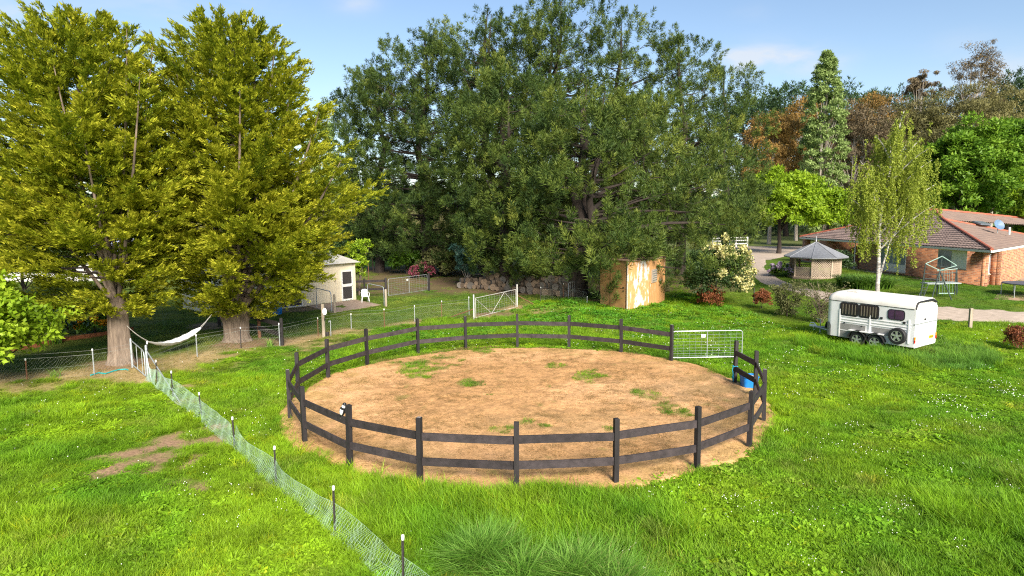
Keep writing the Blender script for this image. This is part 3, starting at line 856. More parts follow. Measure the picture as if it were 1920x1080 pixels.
# ------------------------------------------------ netting fence with star pickets
nf = thing('netting_fence', NET_P[2], 'low fence of green bird netting on capped black pickets', 'fence')
def picket(p, top, parent, m_=M_picket, cap=True, lean=None):
    a = p + V((0, 0, -.12)); b = V(top)
    d = (b - a).normalized(); x = V((1, .2, 0)).cross(d).normalized(); y = d.cross(x)
    m = MB()
    for k in range(3):
        t = k * 2.094 + .4; o_ = (x * math.cos(t) + y * math.sin(t))
        m.bar(a + o_ * .011, b + o_ * .011, .007, .024, up=o_)
    o = m.build('picket', m_, parent)
    if cap:
        m = MB(); m.lathe([(.020, -.062), (.026, -.055), (.026, .012), (.020, .022)], b, 10, Matrix((x, y, d)).transposed()); m.build('cap', M_cap, o, True)
    return o
tops = []
for i, ((tp, bt), p) in enumerate(zip(NET_PX, NET_P)):
    q = atY(tp[0], tp[1], p.y - .02 + (.0)); q.z = min(max(q.z, p.z + .78), p.z + .98); tops.append(q)
    picket(p, q, nf)
p0 = NET_P[0] + (NET_P[0] - NET_P[1]) * 1.0; p0.z = gz(p0.x, p0.y); picket(p0, p0 + V((0, 0, .9)), nf)
netpts = [p0] + NET_P
def netting(a, b, h, parent, cell=.05, th_=.0042, seed=1, sag=.12, sway=.10, slack=.10, wv=1.0):
    """diamond mesh of thin strands between two pickets; sags, folds and leans"""
    r = random.Random(seed); a = V(a); b = V(b); d = b - a; L = d.length; d = d / L; nrm = V((-d.y, d.x, 0)).normalized()
    ph = r.uniform(0, 6); ns = max(6, int(h / .06))
    U, Wd = [], []
    vs, fs = [], []
    def pos(u, v):   # u along 0..L, v 0..1 up
        t = u / L; s4 = 4 * t * (1 - t)
        hh = h * (1 - sag * s4 + wv * (.03 * math.sin(u * 2.3 + ph) + .02 * math.sin(u * 5.1 + ph * 2) * math.sin(u * 1.3)))
        of = sway * s4 * (v - .3) * math.sin(ph + 1) + wv * (.035 * math.sin(u * 2.1 + v * 3 + ph) * (.3 + v) + .012 * math.sin(u * 7.3 + v * 5 + ph * 3) * math.sin(u * .9 + ph)) - slack * (1 - v) ** 2 * (1 + .3 * math.sin(u * 2.3 + ph))
        p = a + d * u + nrm * -of
        g = gz(p.x, p.y)
        p.z = g + .01 + hh * v
        return p
    wob = .5
    for sgn in (1, -1):
        k = -h
        while k < L + h:
            pts = []
            for j in range(ns + 1):
                v = j / ns; u = k + sgn * v * h * .9 + wob * cell * math.sin(v * 7 + k * 9)
                if -.01 <= u <= L + .01: pts.append(pos(min(max(u, 0), L), v))
            for p, q in zip(pts, pts[1:]):
                e = (q - p); s_ = e.cross(V((.3, 1, .35))).normalized() * th_ * .5
                i = len(vs); vs += [p - s_, p + s_, q + s_, q - s_]; fs.append((i, i + 1, i + 2, i + 3))
            k += cell
    for v in (0, .5, 1.0):
        n = int(L / .12)
        for j in range(n):
            p = pos(L * j / n, v); q = pos(L * (j + 1) / n, v); s_ = V((0, 0, th_ * .8)); i = len(vs); vs += [p - s_, p + s_, q + s_, q - s_]; fs.append((i, i + 1, i + 2, i + 3))
    if not fs: return
    o = np_mesh('netting', np.array([tuple(q) for q in vs]), np.array(fs), M_net, parent)
    o['kind'] = 'stuff'
    return o
for i, (a, b) in enumerate(zip(netpts, netpts[1:])): netting(a, b, .62, nf, .072, .0034 + .0005 * i, i + 3)
netting(NET_P[-1], at(278, 711), .62, nf, .05, .006, 33)

# ------------------------------------------------ galvanised garden gate on the left, with its posts and stay
gp1 = at(278, 712); gp2 = at(248.5, 688)
gt = thing('garden_gate', gp1, 'narrow galvanised pipe gate between two steel posts near the big trunk', 'gate')
for p, h in ((gp1, 1.30), (gp2, 1.17)):
    m = MB(); m.lathe([(.042, -.1), (.042, h - .03), (.03, h)], p, 10)
    o = m.build('gate_post', M_galv, gt, True)
m = MB(); tpp = gp1 + V((0, .03, 1.3)); m.cyl(tpp + V((0, .06, -.5)), tpp + V((0, .06, .08)), .018, 8); o = m.build('picket', M_picket, gt)
m = MB(); m.lathe([(.026, .02), (.026, .1), (.018, .115)], tpp + V((0, .06, 0)), 10); m.build('cap', M_cap, o)
dd_ = (gp1 - gp2); ee = gp2 + dd_ * .86; up = V((0, 0, 1)); dn = dd_.normalized(); st_ = gp2 + dn * .1
m = MB(); m.tube([st_ + up * .12, st_ + up * 1.06, st_ + dn * .1 + up * 1.1, ee - dn * .22 + up * 1.02, ee - dn * .05 + up * .95, ee + up * .8, ee + up * .08, st_ + up * .12], .02, 8); m.build('frame', M_galv, gt, True)
for t in (.4, .8):
    c = st_ + (ee - st_) * t; m = MB(); m.tube([c + up * .1, c + up * 1.03], .014, 6); m.build('upright', M_galv, gt, True)
m = MB(); se = NET_P[-2] + (NET_P[-3] - NET_P[-2]) * .25; se.z = gz(se.x, se.y); m.tube([gp1 + up * 1.12, se + up * .02], .022, 8); m.build('stay', M_galv, gt, True)
m = MB(); m.tube([gp1 + up * .95 + dn * .0, gp1 + dn * .55 + up * .05], .016, 8); m.build('stay', M_galv, gt, True)

# ------------------------------------------------ garden fence: pickets and fine wire
gf = thing('garden_fence', at(452, 653), 'fine wire mesh garden fence on thin white-capped star pickets', 'fence')
gpk = [(47.5, 673, 51, 713), (173, 655, 177, 702), None, (367.5, 628, 370, 668), (450.7, 614, 452, 653), (522.7, 606.5, 525, 647), (595.6, 596, 596.7, 630), (658, 588.5, 659, 617), (720, 579.5, 721, 615), (777, 573, 778, 604), (828, 564.5, 828.6, 597), (879, 557, 880, 592), None, (1014, 538.5, 1014, 566), (1057, 532, 1057, 561), (1101, 556, 1101, 570)]
prv = None; gseq = []
for i, q in enumerate(gpk):
    if q is None:
        gseq.append(gp2 if i == 2 else None); 
        if i == 2: gseq.append(gp1)
        continue
    b = at(q[2], q[3]); t_ = atY(q[0], q[1], b.y)
    picket(b, t_, gf, [M_rust, M_galv, 0, M_galv, M_picket, M_galv, M_rust, M_galv, M_rust, M_galv, M_rust, M_galv, 0, M_picket, M_rust, M_galv][i] or M_rust, True)
    gseq.append(b)
gseq = [at(-140, 722)] + gseq
M_fine = mat('fine fence wire', (.30, .34, .28), .6, .1, 5)
for i, (a, b) in enumerate(zip(gseq, gseq[1:])):
    if a is None or b is None or (a - gp2).length < .01 and (b - gp1).length < .01: continue
    netting(a, b, .80, gf, .12, .0016, 60 + i, .02, .01, .0, .1).data.materials[0] = M_fine
    for hh in (.8, .95):
        m = MB(); m.tube([V(a) + up * hh, (V(a) + V(b)) / 2 + up * (hh - .01), V(b) + up * hh], .0022, 4); m.build('wire', M_wire, gf)

# ------------------------------------------------ white gate with W bracing
wa, wb = at(888.6, 600), at(969.6, 576)
wg = thing('white_gate', wa, 'white pipe gate with W bracing between two white posts', 'gate')
for p, h in ((wa, 1.45), (wb, 1.45)):
    m = MB(); m.lathe([(.040, -.1), (.040, h)], p, 10); m.build('gate_post', M_whiteold, wg, True)
a = wa + (wb - wa) * .04 + up * .1; b = wa + (wb - wa) * .97 + up * .02; h = 1.12
m = MB()
for p, q in ((a, a + up * h), (a + up * h, b + up * h), (b + up * h, b), (b, a)): m.tube([p, q], .015, 6)
m.build('frame', M_whiteold, wg)
m1 = a + (b - a) * .37; m2 = a + (b - a) * .69 + up * h
for p, q in ((a + up * h * .97, m1), (m1, m2), (m2, b + up * .08)):
    m = MB(); m.tube([p, q], .012, 6); m.build('brace', M_whiteold, wg)
m = MB(); dn = (b - a).normalized(); L_ = (b - a).length
for k in range(1, 16): m.tube([a + dn * L_ * k / 16 + up * .02, a + dn * L_ * k / 16 + up * (h - .02)], .003, 4)
for k in range(1, 8): m.tube([a + up * h * k / 8, b + up * h * k / 8], .003, 4)
m.build('wire_mesh', M_wire, wg)['kind'] = 'stuff'
for q, lab in ((((838, 597), wa + up * .62), 'rusty pipe stay leaning against the white gate post beside the pickets'), (((1003, 572), wb + up * .75), 'rusty pipe stay leaning on the white gate post near the stacked logs')):
    p = at(*q[0]); m = MB(); m.tube([p, q[1]], .03, 8); props(m.build('gate_stay', M_rust, None, True), lab, 'stay')

# ------------------------------------------------ black timber fence under the trees
b0 = at(529, 646); b1 = at(487, 634); bd = (b1 - b0); b2 = b1 + bd * 1.0; b3 = b1 + bd * 2.1
bf = thing('timber_fence', b0, 'short black two-rail fence ending beside the multi-stemmed trunk', 'fence')
for p, h, mm_ in ((b0, 1.28, M_post), (b1, 1.22, M_rust), (b2, 1.25, M_post), (b3, 1.25, M_post)):
    g_ = gz(p.x, p.y); p = V((p.x, p.y, g_)); m = MB(); m.lathe([(.085, -.2), (.08, h - .03), (.05, h)], p, 10); m.build('post', mm_, bf, True)
for p, q in ((b0, b1), (b1, b2), (b2, b3)):
    for zz_ in (.98, .52):
        m = MB(); of = V((.03, -.1, 0)); m.bar(V((p.x, p.y, gz(p.x, p.y) + zz_)) + of, V((q.x, q.y, gz(q.x, q.y) + zz_)) + of, .045, .2); m.build('rail', M_post, bf)

# ------------------------------------------------ sign post with dial, tap
p = at(607.5, 632); sg = thing('timber_post', p, 'tall grey timber post with a white dial plate on it', 'post')
m = MB(); m.box(p + V((0, 0, .78)), (.13, .13, 1.72)); m.build('post', M_greypost, sg, bevel=.01)
m = MB(); R = Matrix.Rotation(rad(90), 3, 'X'); m.lathe([(.001, 0), (.13, 0), (.14, .02), (.13, .04), (.001, .04)], p + V((.11, -.085, 1.28)), 18, R @ Matrix.Diagonal((.8, 1.25, 1)), False); dl = m.build('dial_plate', M_cap, sg)
m = MB(); m.tube([p + V((.09, -.14, 1.0)), p + V((.12, -.15, .94)), p + V((.09, -.12, .86))], .018, 6); m.build('latch', M_black, sg)
p = at(620.5, 630); tp_ = thing('garden_tap', p, 'grey standpipe tap with a small bucket at its foot', 'tap')
m = MB(); m.cyl(p, p + up * .78, .022, 8); m.build('standpipe', M_galv, tp_)
m = MB(); m.tube([p + up * .74, p + V((-.06, -.02, .76)), p + V((-.09, -.02, .70))], .02, 6); m.build('spout', M_galv, tp_)
m = MB(); m.lathe([(.08, 0), (.1, .2), (.085, .2), (.07, .03)], p + V((-.16, -.05, .0)), 12); props(m.build('bucket', M_picket, None), 'small dark bucket under the garden tap', 'bucket')
p = at(520.5, 591); m = MB(); m.lathe([(.25, 0), (.28, .3), (.28, .6), (.25, .88), (.22, .88), (.21, .8)], p, 18); props(m.build('drum', M_blue, None, True), 'blue plastic drum standing beside the cream shed', 'drum')

# ------------------------------------------------ hammock
ha, hb = atY(238, 611, 25.2), atY(398, 588, 29.3)
hm = thing('hammock', (ha + hb) / 2, 'pale grey hammock slung between the two big golden trees', 'hammock')
lo = atY(322, 646, 27.2)
def hcurve(t):
    b_ = ha * (1 - t) ** 2 + hb * t * t + (lo * 2 - (ha + hb) * .5) * (2 * t * (1 - t)); return b_
n = 26; vs, fs = [], []
tt = [.22 + (.86 - .22) * k / n for k in range(n + 1)]
wd = [.05 + .36 * max(0.0, math.sin(math.pi * k / n)) ** .55 for k in range(n + 1)]
crs = 8; sdv = V((.72, -.69, 0)).cross(V((0, 0, 1))).normalized()
hdv = (hb - ha); hdv.z = 0; sdv = V((hdv.y, -hdv.x, 0)).normalized()
for k, t in enumerate(tt):
    for j in range(crs + 1):
        s_ = j / crs * 2 - 1
        vs.append(tuple(hcurve(t) + sdv * s_ * wd[k] * .8 + up * (abs(s_) ** 2 * wd[k] * .42 - .04 + .012 * math.sin(k * 1.7 + j))))
idx = np.arange((n + 1) * (crs + 1)).reshape(n + 1, crs + 1)
F = np.stack([idx[:-1, :-1], idx[:-1, 1:], idx[1:, 1:], idx[1:, :-1]], -1).reshape(-1, 4)
np_mesh('hammock_bed', np.array(vs), F, mat('hammock cloth', (.62, .63, .64), .8, .15, 12, .3, 80), hm, None, True)
for (t0, t1) in ((0, .22), (.86, 1)):
    for s_ in (-.05, 0, .05):
        m = MB(); m.tube([hcurve(t0 + (t1 - t0) * k / 5) + sdv * s_ * (k / 5 if t0 == 0 else 1 - k / 5) for k in range(6)], .010, 5); m.build('cord', M_whiteold, hm)

# ------------------------------------------------ cream shed with screen door
M_cream = mat('cream cladding', (.66, .58, .43), .6, .08, 2, .05, 20)
M_screen = mat('dark flyscreen', (.045, .040, .040), .5, .3, 30)
c1 = at(668, 561.5); c0 = at(560, 575.5); wv = (c0 - c1); wv.z = 0; wv.normalize(); c0 = c1 + wv * 9.5
nv = V((-wv.y, wv.x, 0));
if nv.y > 0: nv = -nv
shd = thing('cream_shed', c1, 'cream ribbed shed with a white-framed screen door', 'shed')
H_ = 2.7; bk = -nv * 5.5
m = MB(); q = [V((p.x, p.y, -.1)) for p in (c1, c0, c0 + bk, c1 + bk)]
m.prism(q, (0, 0, H_ + .1)); m.build('wall', M_cream, shd)
m = MB(); pk_ = up * 1.1
q0 = c1 - wv * .3 + nv * .3 + up * (H_ - .05); q1 = c1 - wv * .3 + bk / 2 + up * (H_ + .45); q2 = c1 - wv * .3 + bk - nv * .3 + up * (H_ - .05)
m.prism([q0, q1, q2], wv * 10.1); m.build('roof', mat('cream steel roof', (.60, .56, .48), .5, .1, 2), shd)
Lw = 9.5; k = 0.06; nrib = 0
rib = None
while k < Lw:
    if not (.25 < k < 1.5 or 4.1 < k < 6.5):
        p = c1 + wv * k + nv * .012
        if rib is None:
            m = MB(); m.bar(c1 + nv * .012 + up * .03, c1 + nv * .012 + up * (H_ - .1), .035, .03, up=nv); rib = m.build('cladding_rib', M_cream, shd); rib.location = wv * k
        else: copy_child(rib, shd, wv * k)
    k += .24
def panel(p, wdir, w_, h_, n_, t=.04, par=None, nm='panel', mt=None, off=.02):
    m = MB(); m.bar(p + n_ * off, p + wdir * w_ + n_ * off, t, h_); return m.build(nm, mt, par)
k = .3; dw = .92
dr_ = panel(c1 + wv * k + up * 1.08, wv, dw, 2.12, nv, .06, shd, 'door', M_white, .03)
panel(c1 + wv * (k + .09) + up * 1.62, wv, dw - .18, .84, nv, .03, dr_, 'screen_panel', M_screen, .055)
panel(c1 + wv * (k + .09) + up * .58, wv, dw - .18, .84, nv, .03, dr_, 'screen_panel', M_screen, .055)
m = MB(); m.box(c1 + wv * (k + .06) + nv * .08 + up * 1.05, (.03, .05, .12)); m.build('handle', M_galv, dr_)
wn = panel(c1 + wv * 4.3 + up * 1.05, wv, 2.0, 2.0, nv, .06, shd, 'window', M_white, .03)
panel(c1 + wv * 4.38 + up * 1.05, wv, .88, 1.84, nv, .03, wn, 'pane', M_screen, .06)
panel(c1 + wv * 5.34 + up * 1.05, wv, .88, 1.84, nv, .03, wn, 'pane', M_screen, .06)
m = MB(); hp = c1 + wv * 1.72 + nv * .04 + up * 1.55
m.tube([hp + wv * .07 + up * .12, hp + up * .16, hp - wv * .06 + up * .1, hp + up * .03, hp - wv * .06 - up * .06, hp + wv * .0 - up * .14, hp + wv * .08 - up * .1], .016, 6); m.build('wall_ornament', mat('tan iron', (.28, .22, .14), .7, .2), shd)

# slab and what stands on it
m = MB(); q = [V((p[0], p[1], 0)) for p in SLAB]; m.prism(q, (0, 0, .035)); props(m.build('concrete_slab', M_conc, None), kind='structure')
def hoop(pa, pb, h, label):
    pa, pb = V(pa), V(pb); d = (pb - pa).normalized(); r = .22
    m = MB(); m.tube([pa, pa + up * (h - r), pa + up * (h - .06) + d * .06, pa + up * h + d * r, pb + up * h - d * r, pb + up * (h - .06) - d * .06, pb + up * (h - r), pb], .028, 8)
    props(m.build('pipe_hoop', M_galv, None, True), label, 'rail', 'pipe hitching rails on the slab')
hoop(at(594, 577) + up * .03, at(622, 586.5) + up * .03, 1.25, 'bent pipe hitching rail on the slab before the cream shed wall')
hoop(at(690, 566) + up * .03, at(720.5, 573.5) + up * .03, 1.25, 'bent pipe hitching rail beside the white plastic chair')
for q, lab in (((628, 588.3), 'short round timber post at the corner of the slab near the shed'), ((724, 574.8), 'short round timber post beside the pipe rail facing the farm gate')):
    p = at(*q); m = MB(); m.lathe([(.075, -.1), (.07, 1.12), (.055, 1.16)], p, 10); props(m.build('timber_post', M_greypost, None, True), lab, 'post')
p = at(685, 567); ch = thing('plastic_chair', p, 'white plastic garden chair at the edge of the slab', 'chair', rotz=rad(200), local=True)
ch.location = p
m = MB(); m.box((0, 0, .42), (.46, .44, .035)); m.build('seat', M_cap, ch, bevel=.01)
m = MB(); m.prism([(-.22, -.2, .44), (.22, -.2, .44), (.2, -.3, .82), (.1, -.31, .88), (-.1, -.31, .88), (-.2, -.3, .82)], (0, -.025, 0)); m.build('backrest', M_cap, ch)
for sx in (-1, 1):
    m = MB(); m.tube([(sx * .25, .2, .42), (sx * .27, .22, .64), (sx * .26, -.05, .67), (sx * .23, -.28, .66)], .022, 6); m.build('armrest', M_cap, ch)
    for sy in (-1, 1):
        m = MB(); m.tube([(sx * .2, sy * .19, .42), (sx * .26, sy * .25, 0)], [.03, .022], 6); m.build('leg', M_cap, ch)

# dark rail fence between shed and farm gate, thin pole
r0 = at(724, 557); r1 = at(676, 562)
r0 = fa + V((-.2, .1, 0)); r1 = c1 + bk * .35 + V((.2, .2, 0))
rf = thing('dark_rail_fence', r1, 'dark weathered two-rail fence joining the cream shed to the farm gate', 'fence')
for zz_ in (.5, 1.1):
    m = MB(); m.bar(r1 + up * zz_, r0 + up * zz_, .05, .16); m.build('rail', M_greypost if False else M_rail, rf)
for t in (0.02, .5):
    p = r1 + (r0 - r1) * t; m = MB(); m.lathe([(.07, -.1), (.065, 1.3)], p, 8); m.build('post', M_post, rf)
p = at(691.6, 536); m = MB(); m.cyl(p, p + up * 1.9, .022, 8); props(m.build('pole', M_rust, None), 'thin rusty pole standing behind the hitching rail', 'pole')

# ------------------------------------------------ firewood rounds
M_bark = mat('log bark', (.10, .075, .055), .9, .4, 12, .5, 30); M_end = mat('sawn log end', (.22, .155, .10), .85, .3, 9, .3, 40, col2=(.12, .088, .062), ovar=.35); M_endg = mat('grey log end', (.19, .165, .14), .85, .25, 9, .3, 40, col2=(.10, .088, .075), ovar=.35)
random.seed(11)
A_ = at(862, 539); B_ = at(1082, 558); wd_ = (B_ - A_); wl = wd_.length; wdir = wd_.normalized(); wn_ = V((wdir.y, -wdir.x, 0))
kinds = []
for k in range(6):
    m = MB(); r = .17 + .025 * k; n = 12; L = .42
    ring = lambda y_, f: [V((r * f * math.cos(2 * math.pi * j / n) * (1 + .06 * math.sin(j * 2.3 + k)), y_, r * f * math.sin(2 * math.pi * j / n) * (1 + .06 * math.sin(j * 1.7 + k)))) for j in range(n)]
    a_ = m.add(ring(-L / 2, 1)); b_ = m.add(ring(L / 2, 1.0))
    for j in range(n): m.face(a_ + j, b_ + j, b_ + (j + 1) % n, a_ + (j + 1) % n)
    m.cur = 1; m.face(*[a_ + j for j in range(n)]); m.face(*[b_ + j for j in reversed(range(n))])
    me = bpy.data.meshes.new('firewood_log'); me.from_pydata([tuple(v) for v in m.v], [], m.f); me.polygons.foreach_set('material_index', m.mi)
    me.materials.append(M_bark); me.materials.append(M_endg if k % 2 else M_end); kinds.append((me, r))
s_ = 0.1
while s_ < wl:
    hgt = 2 if s_ < 2 else random.choice((2, 3, 3))
    if s_ > wl * .8: hgt = 3
    zc = 0; sx_ = 0
    for lv in range(hgt):
        k = random.randrange(6); me, r = kinds[k]
        p = A_ + wdir * (s_ + random.uniform(-.06, .06) + (lv % 2) * .12); p.z = gz(p.x, p.y) + zc + r * .95; p += wn_ * (-.18 * lv + random.uniform(-.1, .1)); zc += r * 1.72
        o = bpy.data.objects.new('firewood_log', me); COL.objects.link(o); o.location = p
        o.rotation_euler = (random.uniform(-.12, .12), random.uniform(0, 6), math.atan2(wdir.y, wdir.x) + random.uniform(-.6, .6))
        props(o, 'sawn firewood round in the long stack under the dark pines', 'log', 'stacked firewood rounds')
    s_ += .40
# reddish rail fence behind the logs
a = at(975, 540); b = at(1085, 545)
a = V((a.x, a.y + 2.2, 0)); b = V((b.x + .5, b.y + 1.4, 0)); rr_ = thing('weathered_rail_fence', a, 'reddish weathered rail fence behind the firewood stack', 'fence')
M_redw = mat('reddish timber', (.25, .14, .09), .85, .3, 8, .3)
for zz_ in (.55, .98):
    m = MB(); m.bar(a + up * zz_, b + up * zz_, .05, .17); m.build('rail', M_redw, rr_)
for t in (0, .5, 1):
    m = MB(); p = a + (b - a) * t + V((0, .1, 0)); m.lathe([(.08, -.1), (.075, 1.25)], p, 8); m.build('post', M_greypost, rr_)
m = MB(); p = at(900, 536); p = V((p.x, p.y + 2.2, .78)); m.box(p, (1.8, .9, .05)); tbx = thing('timber_bench', V((p.x, p.y, 0)), 'low pale plank bench in the shade behind the firewood', 'bench')
m = MB(); m.box(p, (2.4, .5, .05)); m.build('plank', M_greypost, tbx)
for s_ in (-.9, .9):
    m = MB(); m.box(p + V((s_, 0, -.4)), (.1, .4, .76)); m.build('leg', M_greypost, tbx)
# little gate by the tank shed
a = at(1066, 559); b = at(1084, 557); sg_ = thing('pedestrian_gate', a, 'small galvanised gate frame between the firewood and the brown shed', 'gate')
m = MB(); m.tube([a, a + up * 1.0, a + up * 1.1 + (b - a) * .12, b + up * 1.1 - (b - a) * .12, b + up * 1.0, b], .025, 8); m.build('frame', M_galv, sg_, True)
m = MB()
for k in range(1, 5): m.tube([a + (b - a) * k / 5 + up * .05, a + (b - a) * k / 5 + up * 1.08], .008, 5)
m.build('wire_mesh', M_wire, sg_)['kind'] = 'stuff'

# ------------------------------------------------ brown faceted tank shed
m, nt_, bs = new_mat('peeling brown paint'); M_peel = m; n_ = nt_.nodes; l_ = nt_.links
t_ = n_.new('ShaderNodeTexCoord'); mp_ = n_.new('ShaderNodeMapping'); mp_.inputs['Scale'].default_value = (3.2, 3.2, .75); l_.new(t_.outputs['Object'], mp_.inputs[0])
nz = n_.new('ShaderNodeTexNoise'); nz.inputs['Scale'].default_value = 1.5; nz.inputs['Detail'].default_value = 9; nz.inputs['Roughness'].default_value = .68; l_.new(mp_.outputs[0], nz.inputs['Vector'])
at_ = n_.new('ShaderNodeAttribute'); at_.attribute_name = 'peel'
ad = n_.new('ShaderNodeMath'); ad.operation = 'ADD'; l_.new(nz.outputs['Fac'], ad.inputs[0]); l_.new(at_.outputs['Fac'], ad.inputs[1])
rp = n_.new('ShaderNodeValToRGB'); e = rp.color_ramp.elements; e[0].position = .60; e[0].color = (0, 0, 0, 1); e[1].position = .64; e[1].color = (1, 1, 1, 1); l_.new(ad.outputs[0], rp.inputs[0])
nz2 = n_.new('ShaderNodeTexNoise'); nz2.inputs['Scale'].default_value = 4; nz2.inputs['Detail'].default_value = 6; l_.new(t_.outputs['Object'], nz2.inputs['Vector'])
rp2 = n_.new('ShaderNodeValToRGB'); e = rp2.color_ramp.elements; e[0].color = (.43, .215, .080, 1); e[1].color = (.52, .275, .105, 1); e[0].position = .3; e[1].position = .7; l_.new(nz2.outputs['Fac'], rp2.inputs[0])
mx_ = n_.new('ShaderNodeMix'); mx_.data_type = 'RGBA'; l_.new(rp.outputs[0], mx_.inputs[0]); l_.new(rp2.outputs[0], mx_.inputs[6]); mx_.inputs[7].default_value = (.62, .58, .54, 1); l_.new(mx_.outputs[2], bs.inputs['Base Color']); bs.inputs['Roughness'].default_value = .8
v0 = at(1125, 571.5); v1 = at(1176, 582); v2 = atZ(1216, 577.5, 0); v3 = atZ(1246, 566, 0); v0.z = v1.z = 0
v4 = v3 + V((-.5, 2.0, 0)); v5 = v4 + V((-1.7, 1.1, 0)); v7 = v0 + V((.25, 1.6, 0)); v6 = (v5 + v7) / 2 + V((-.3, .6, 0))
cs = [v0, v1, v2, v3, v4, v5, v6, v7, v0]; cen = sum(cs[:8], V((0, 0, 0))) / 8; H_ = 3.05
ts = thing('tank_shed', cen, 'brown faceted shed with peeling white paint and small louvre window', 'shed')
for k in range(8):
    p, q = cs[k], cs[k + 1]; d = (q - p); Lk_ = d.length; d.normalize(); n_out = V((d.y, -d.x, 0))
    nc = 10 if k >= 1 else 1
    vs = []; fs = []; pv = []
    for j in range(nc * 4 + 1):
        t = j / (nc * 4); of = .012 * math.sin(t * nc * 2 * math.pi) if nc > 1 else 0
        for zz_ in (-.1, H_ * .33, H_ * .66, H_):
            c = p + d * Lk_ * t + n_out * of + up * zz_; vs.append(tuple(c)); pv.append({0: -.16, 1: .055, 2: -.01}.get(k, .0) + (.06 if k == 1 and .3 < t < .9 else 0))
    idx = np.arange((nc * 4 + 1) * 4).reshape(-1, 4)
    F = np.stack([idx[:-1, :-1], idx[1:, :-1], idx[1:, 1:], idx[:-1, 1:]], -1).reshape(-1, 4)
    np_mesh('wall_panel', np.array(vs), F, M_peel, ts, {'peel': ('POINT', 'FLOAT', np.array(pv))}, True)
m = MB(); ap = m.add([cen + up * (H_ + .22)]); rg_ = m.add([cen + (c - cen) * 1.03 + up * (H_ + .015) for c in cs[:8]]); rg2 = m.add([cen + (c - cen) * 1.03 + up * (H_ - .03) for c in cs[:8]])
for k in range(8): m.face(ap, rg_ + k, rg_ + (k + 1) % 8); m.face(rg2 + k, rg2 + (k + 1) % 8, rg_ + (k + 1) % 8, rg_ + k)
m.face(*[rg2 + k for k in reversed(range(8))])
m.build('roof', mat('rusty iron roof', (.24, .15, .10), .8, .35, 3, .2), ts)
p, q = cs[0], cs[1]; d = (q - p).normalized(); no = V((d.y, -d.x, 0)); Ls = (q - p).length
M_brown = mat('ochre door paint', (.47, .245, .09), .75, .18, 3, .15, 30)
m = MB(); m.bar(p + d * Ls * .40 + no * .015 + up * .66, p + d * Ls * .93 + no * .015 + up * .66, .03, 1.24); dlo = m.build('door', M_brown, ts); dlo['label'] = 'lower half of the stable door'
m = MB(); m.bar(p + d * Ls * .40 + no * .015 + up * 2.05, p + d * Ls * .93 + no * .015 + up * 2.05, .03, 1.46); dup_ = m.build('door', M_brown, ts); dup_['label'] = 'upper half of the stable door'
m = MB(); m.bar(p + d * Ls * .40 + no * .004 + up * 1.29, p + d * Ls * .93 + no * .004 + up * 1.29, .012, .035); m.build('door_gap_shade', M_black, ts)  # black strip stands in for the shade between the door halves
for t in (.385, .945):
    m = MB(); m.bar(p + d * Ls * t + no * .008 + up * .05, p + d * Ls * t + no * .008 + up * 2.85, .02, .02, up=no); m.build('door_gap_shade', M_black, ts)  # upright black strips draw the shaded gaps beside the door
for zz_ in (1.18, 1.40):
    m = MB(); m.box(p + d * Ls * .88 + no * .045 + up * zz_, (.14, .03, .035), rz=math.atan2(d.y, d.x)); m.build('bolt', M_black, ts)
m = MB(); m.bar(cs[1] + up * .0 + no * .02, cs[1] + up * H_ + no * .02, .06, .06, up=no); m.build('corner_trim', mat('flaking white trim', (.60, .56, .52), .8, .35, 14, col2=(.40, .24, .12)), ts)
p, q = cs[2], cs[3]; d = (q - p).normalized(); no = V((d.y, -d.x, 0)); Ls = (q - p).length
wx = p + d * Ls * .12 + up * 1.85
m = MB(); m.bar(wx + no * .03 + up * .12, wx + d * .95 + no * .03 + up * .12, .06, .84); wo = m.build('window', M_greypost, ts)
for k in range(5):
    m = MB(); c = wx + d * .475 + no * .09 + up * (-.16 + .145 * k); R = Matrix.Rotation(math.atan2(d.y, d.x), 3, 'Z') @ Matrix.Rotation(rad(-50), 3, 'X'); m.box(c, (.86, .14, .008), R); m.build('louvre', mat('louvre glass', (.45, .48, .50), .25, .2, 6) if k == 0 else bpy.data.materials['louvre glass'], wo)

# ------------------------------------------------ horse trailer (local frame: x forward, y towards the visible side)
rl = atZ(1710, 652, .3); fl = atZ(1553, 626, .34); ax = (fl - rl); ax.z = 0; tl_ = 3.75
ax.normalize(); yl_ = V((-ax.y, ax.x, 0)); ctr = rl + ax * tl_ / 2 - yl_ * 1.02; ctr.z = gz(ctr.x, ctr.y) - .03
tr = thing('horse_trailer', ctr, 'white twin-axle horse trailer parked in long grass', 'trailer', rotz=math.atan2(ax.y, ax.x), local=True)
M_tw = mat('white gelcoat', (.74, .745, .755), .4, .06, 2.2, .03, 12, spec=.5, col2=(.62, .61, .585), mapping=(1, 1, .35))
M_tr = mat('cream fibreglass roof', (.70, .68, .64), .6, .14, 1.6, .04, 12, col2=(.50, .47, .42))
M_glass = mat('dark tinted glass', (.012, .014, .020), .12, .3, 6, spec=.6)
M_purple = mat('purple tinted glass', (.045, .022, .06), .12, .3, 6, spec=.6)
M_check = mat('grey chequer panel', (.21, .205, .195), .6, .18, 30, .3, 120)
M_seal = mat('black seal', (.015, .015, .017), .6)
M_alu = mat('alloy', (.62, .63, .65), .3, .1, 8, metal=.8)
hx, hw, z0, z1, z2 = 1.875, 1.0, .34, 1.97, 2.36
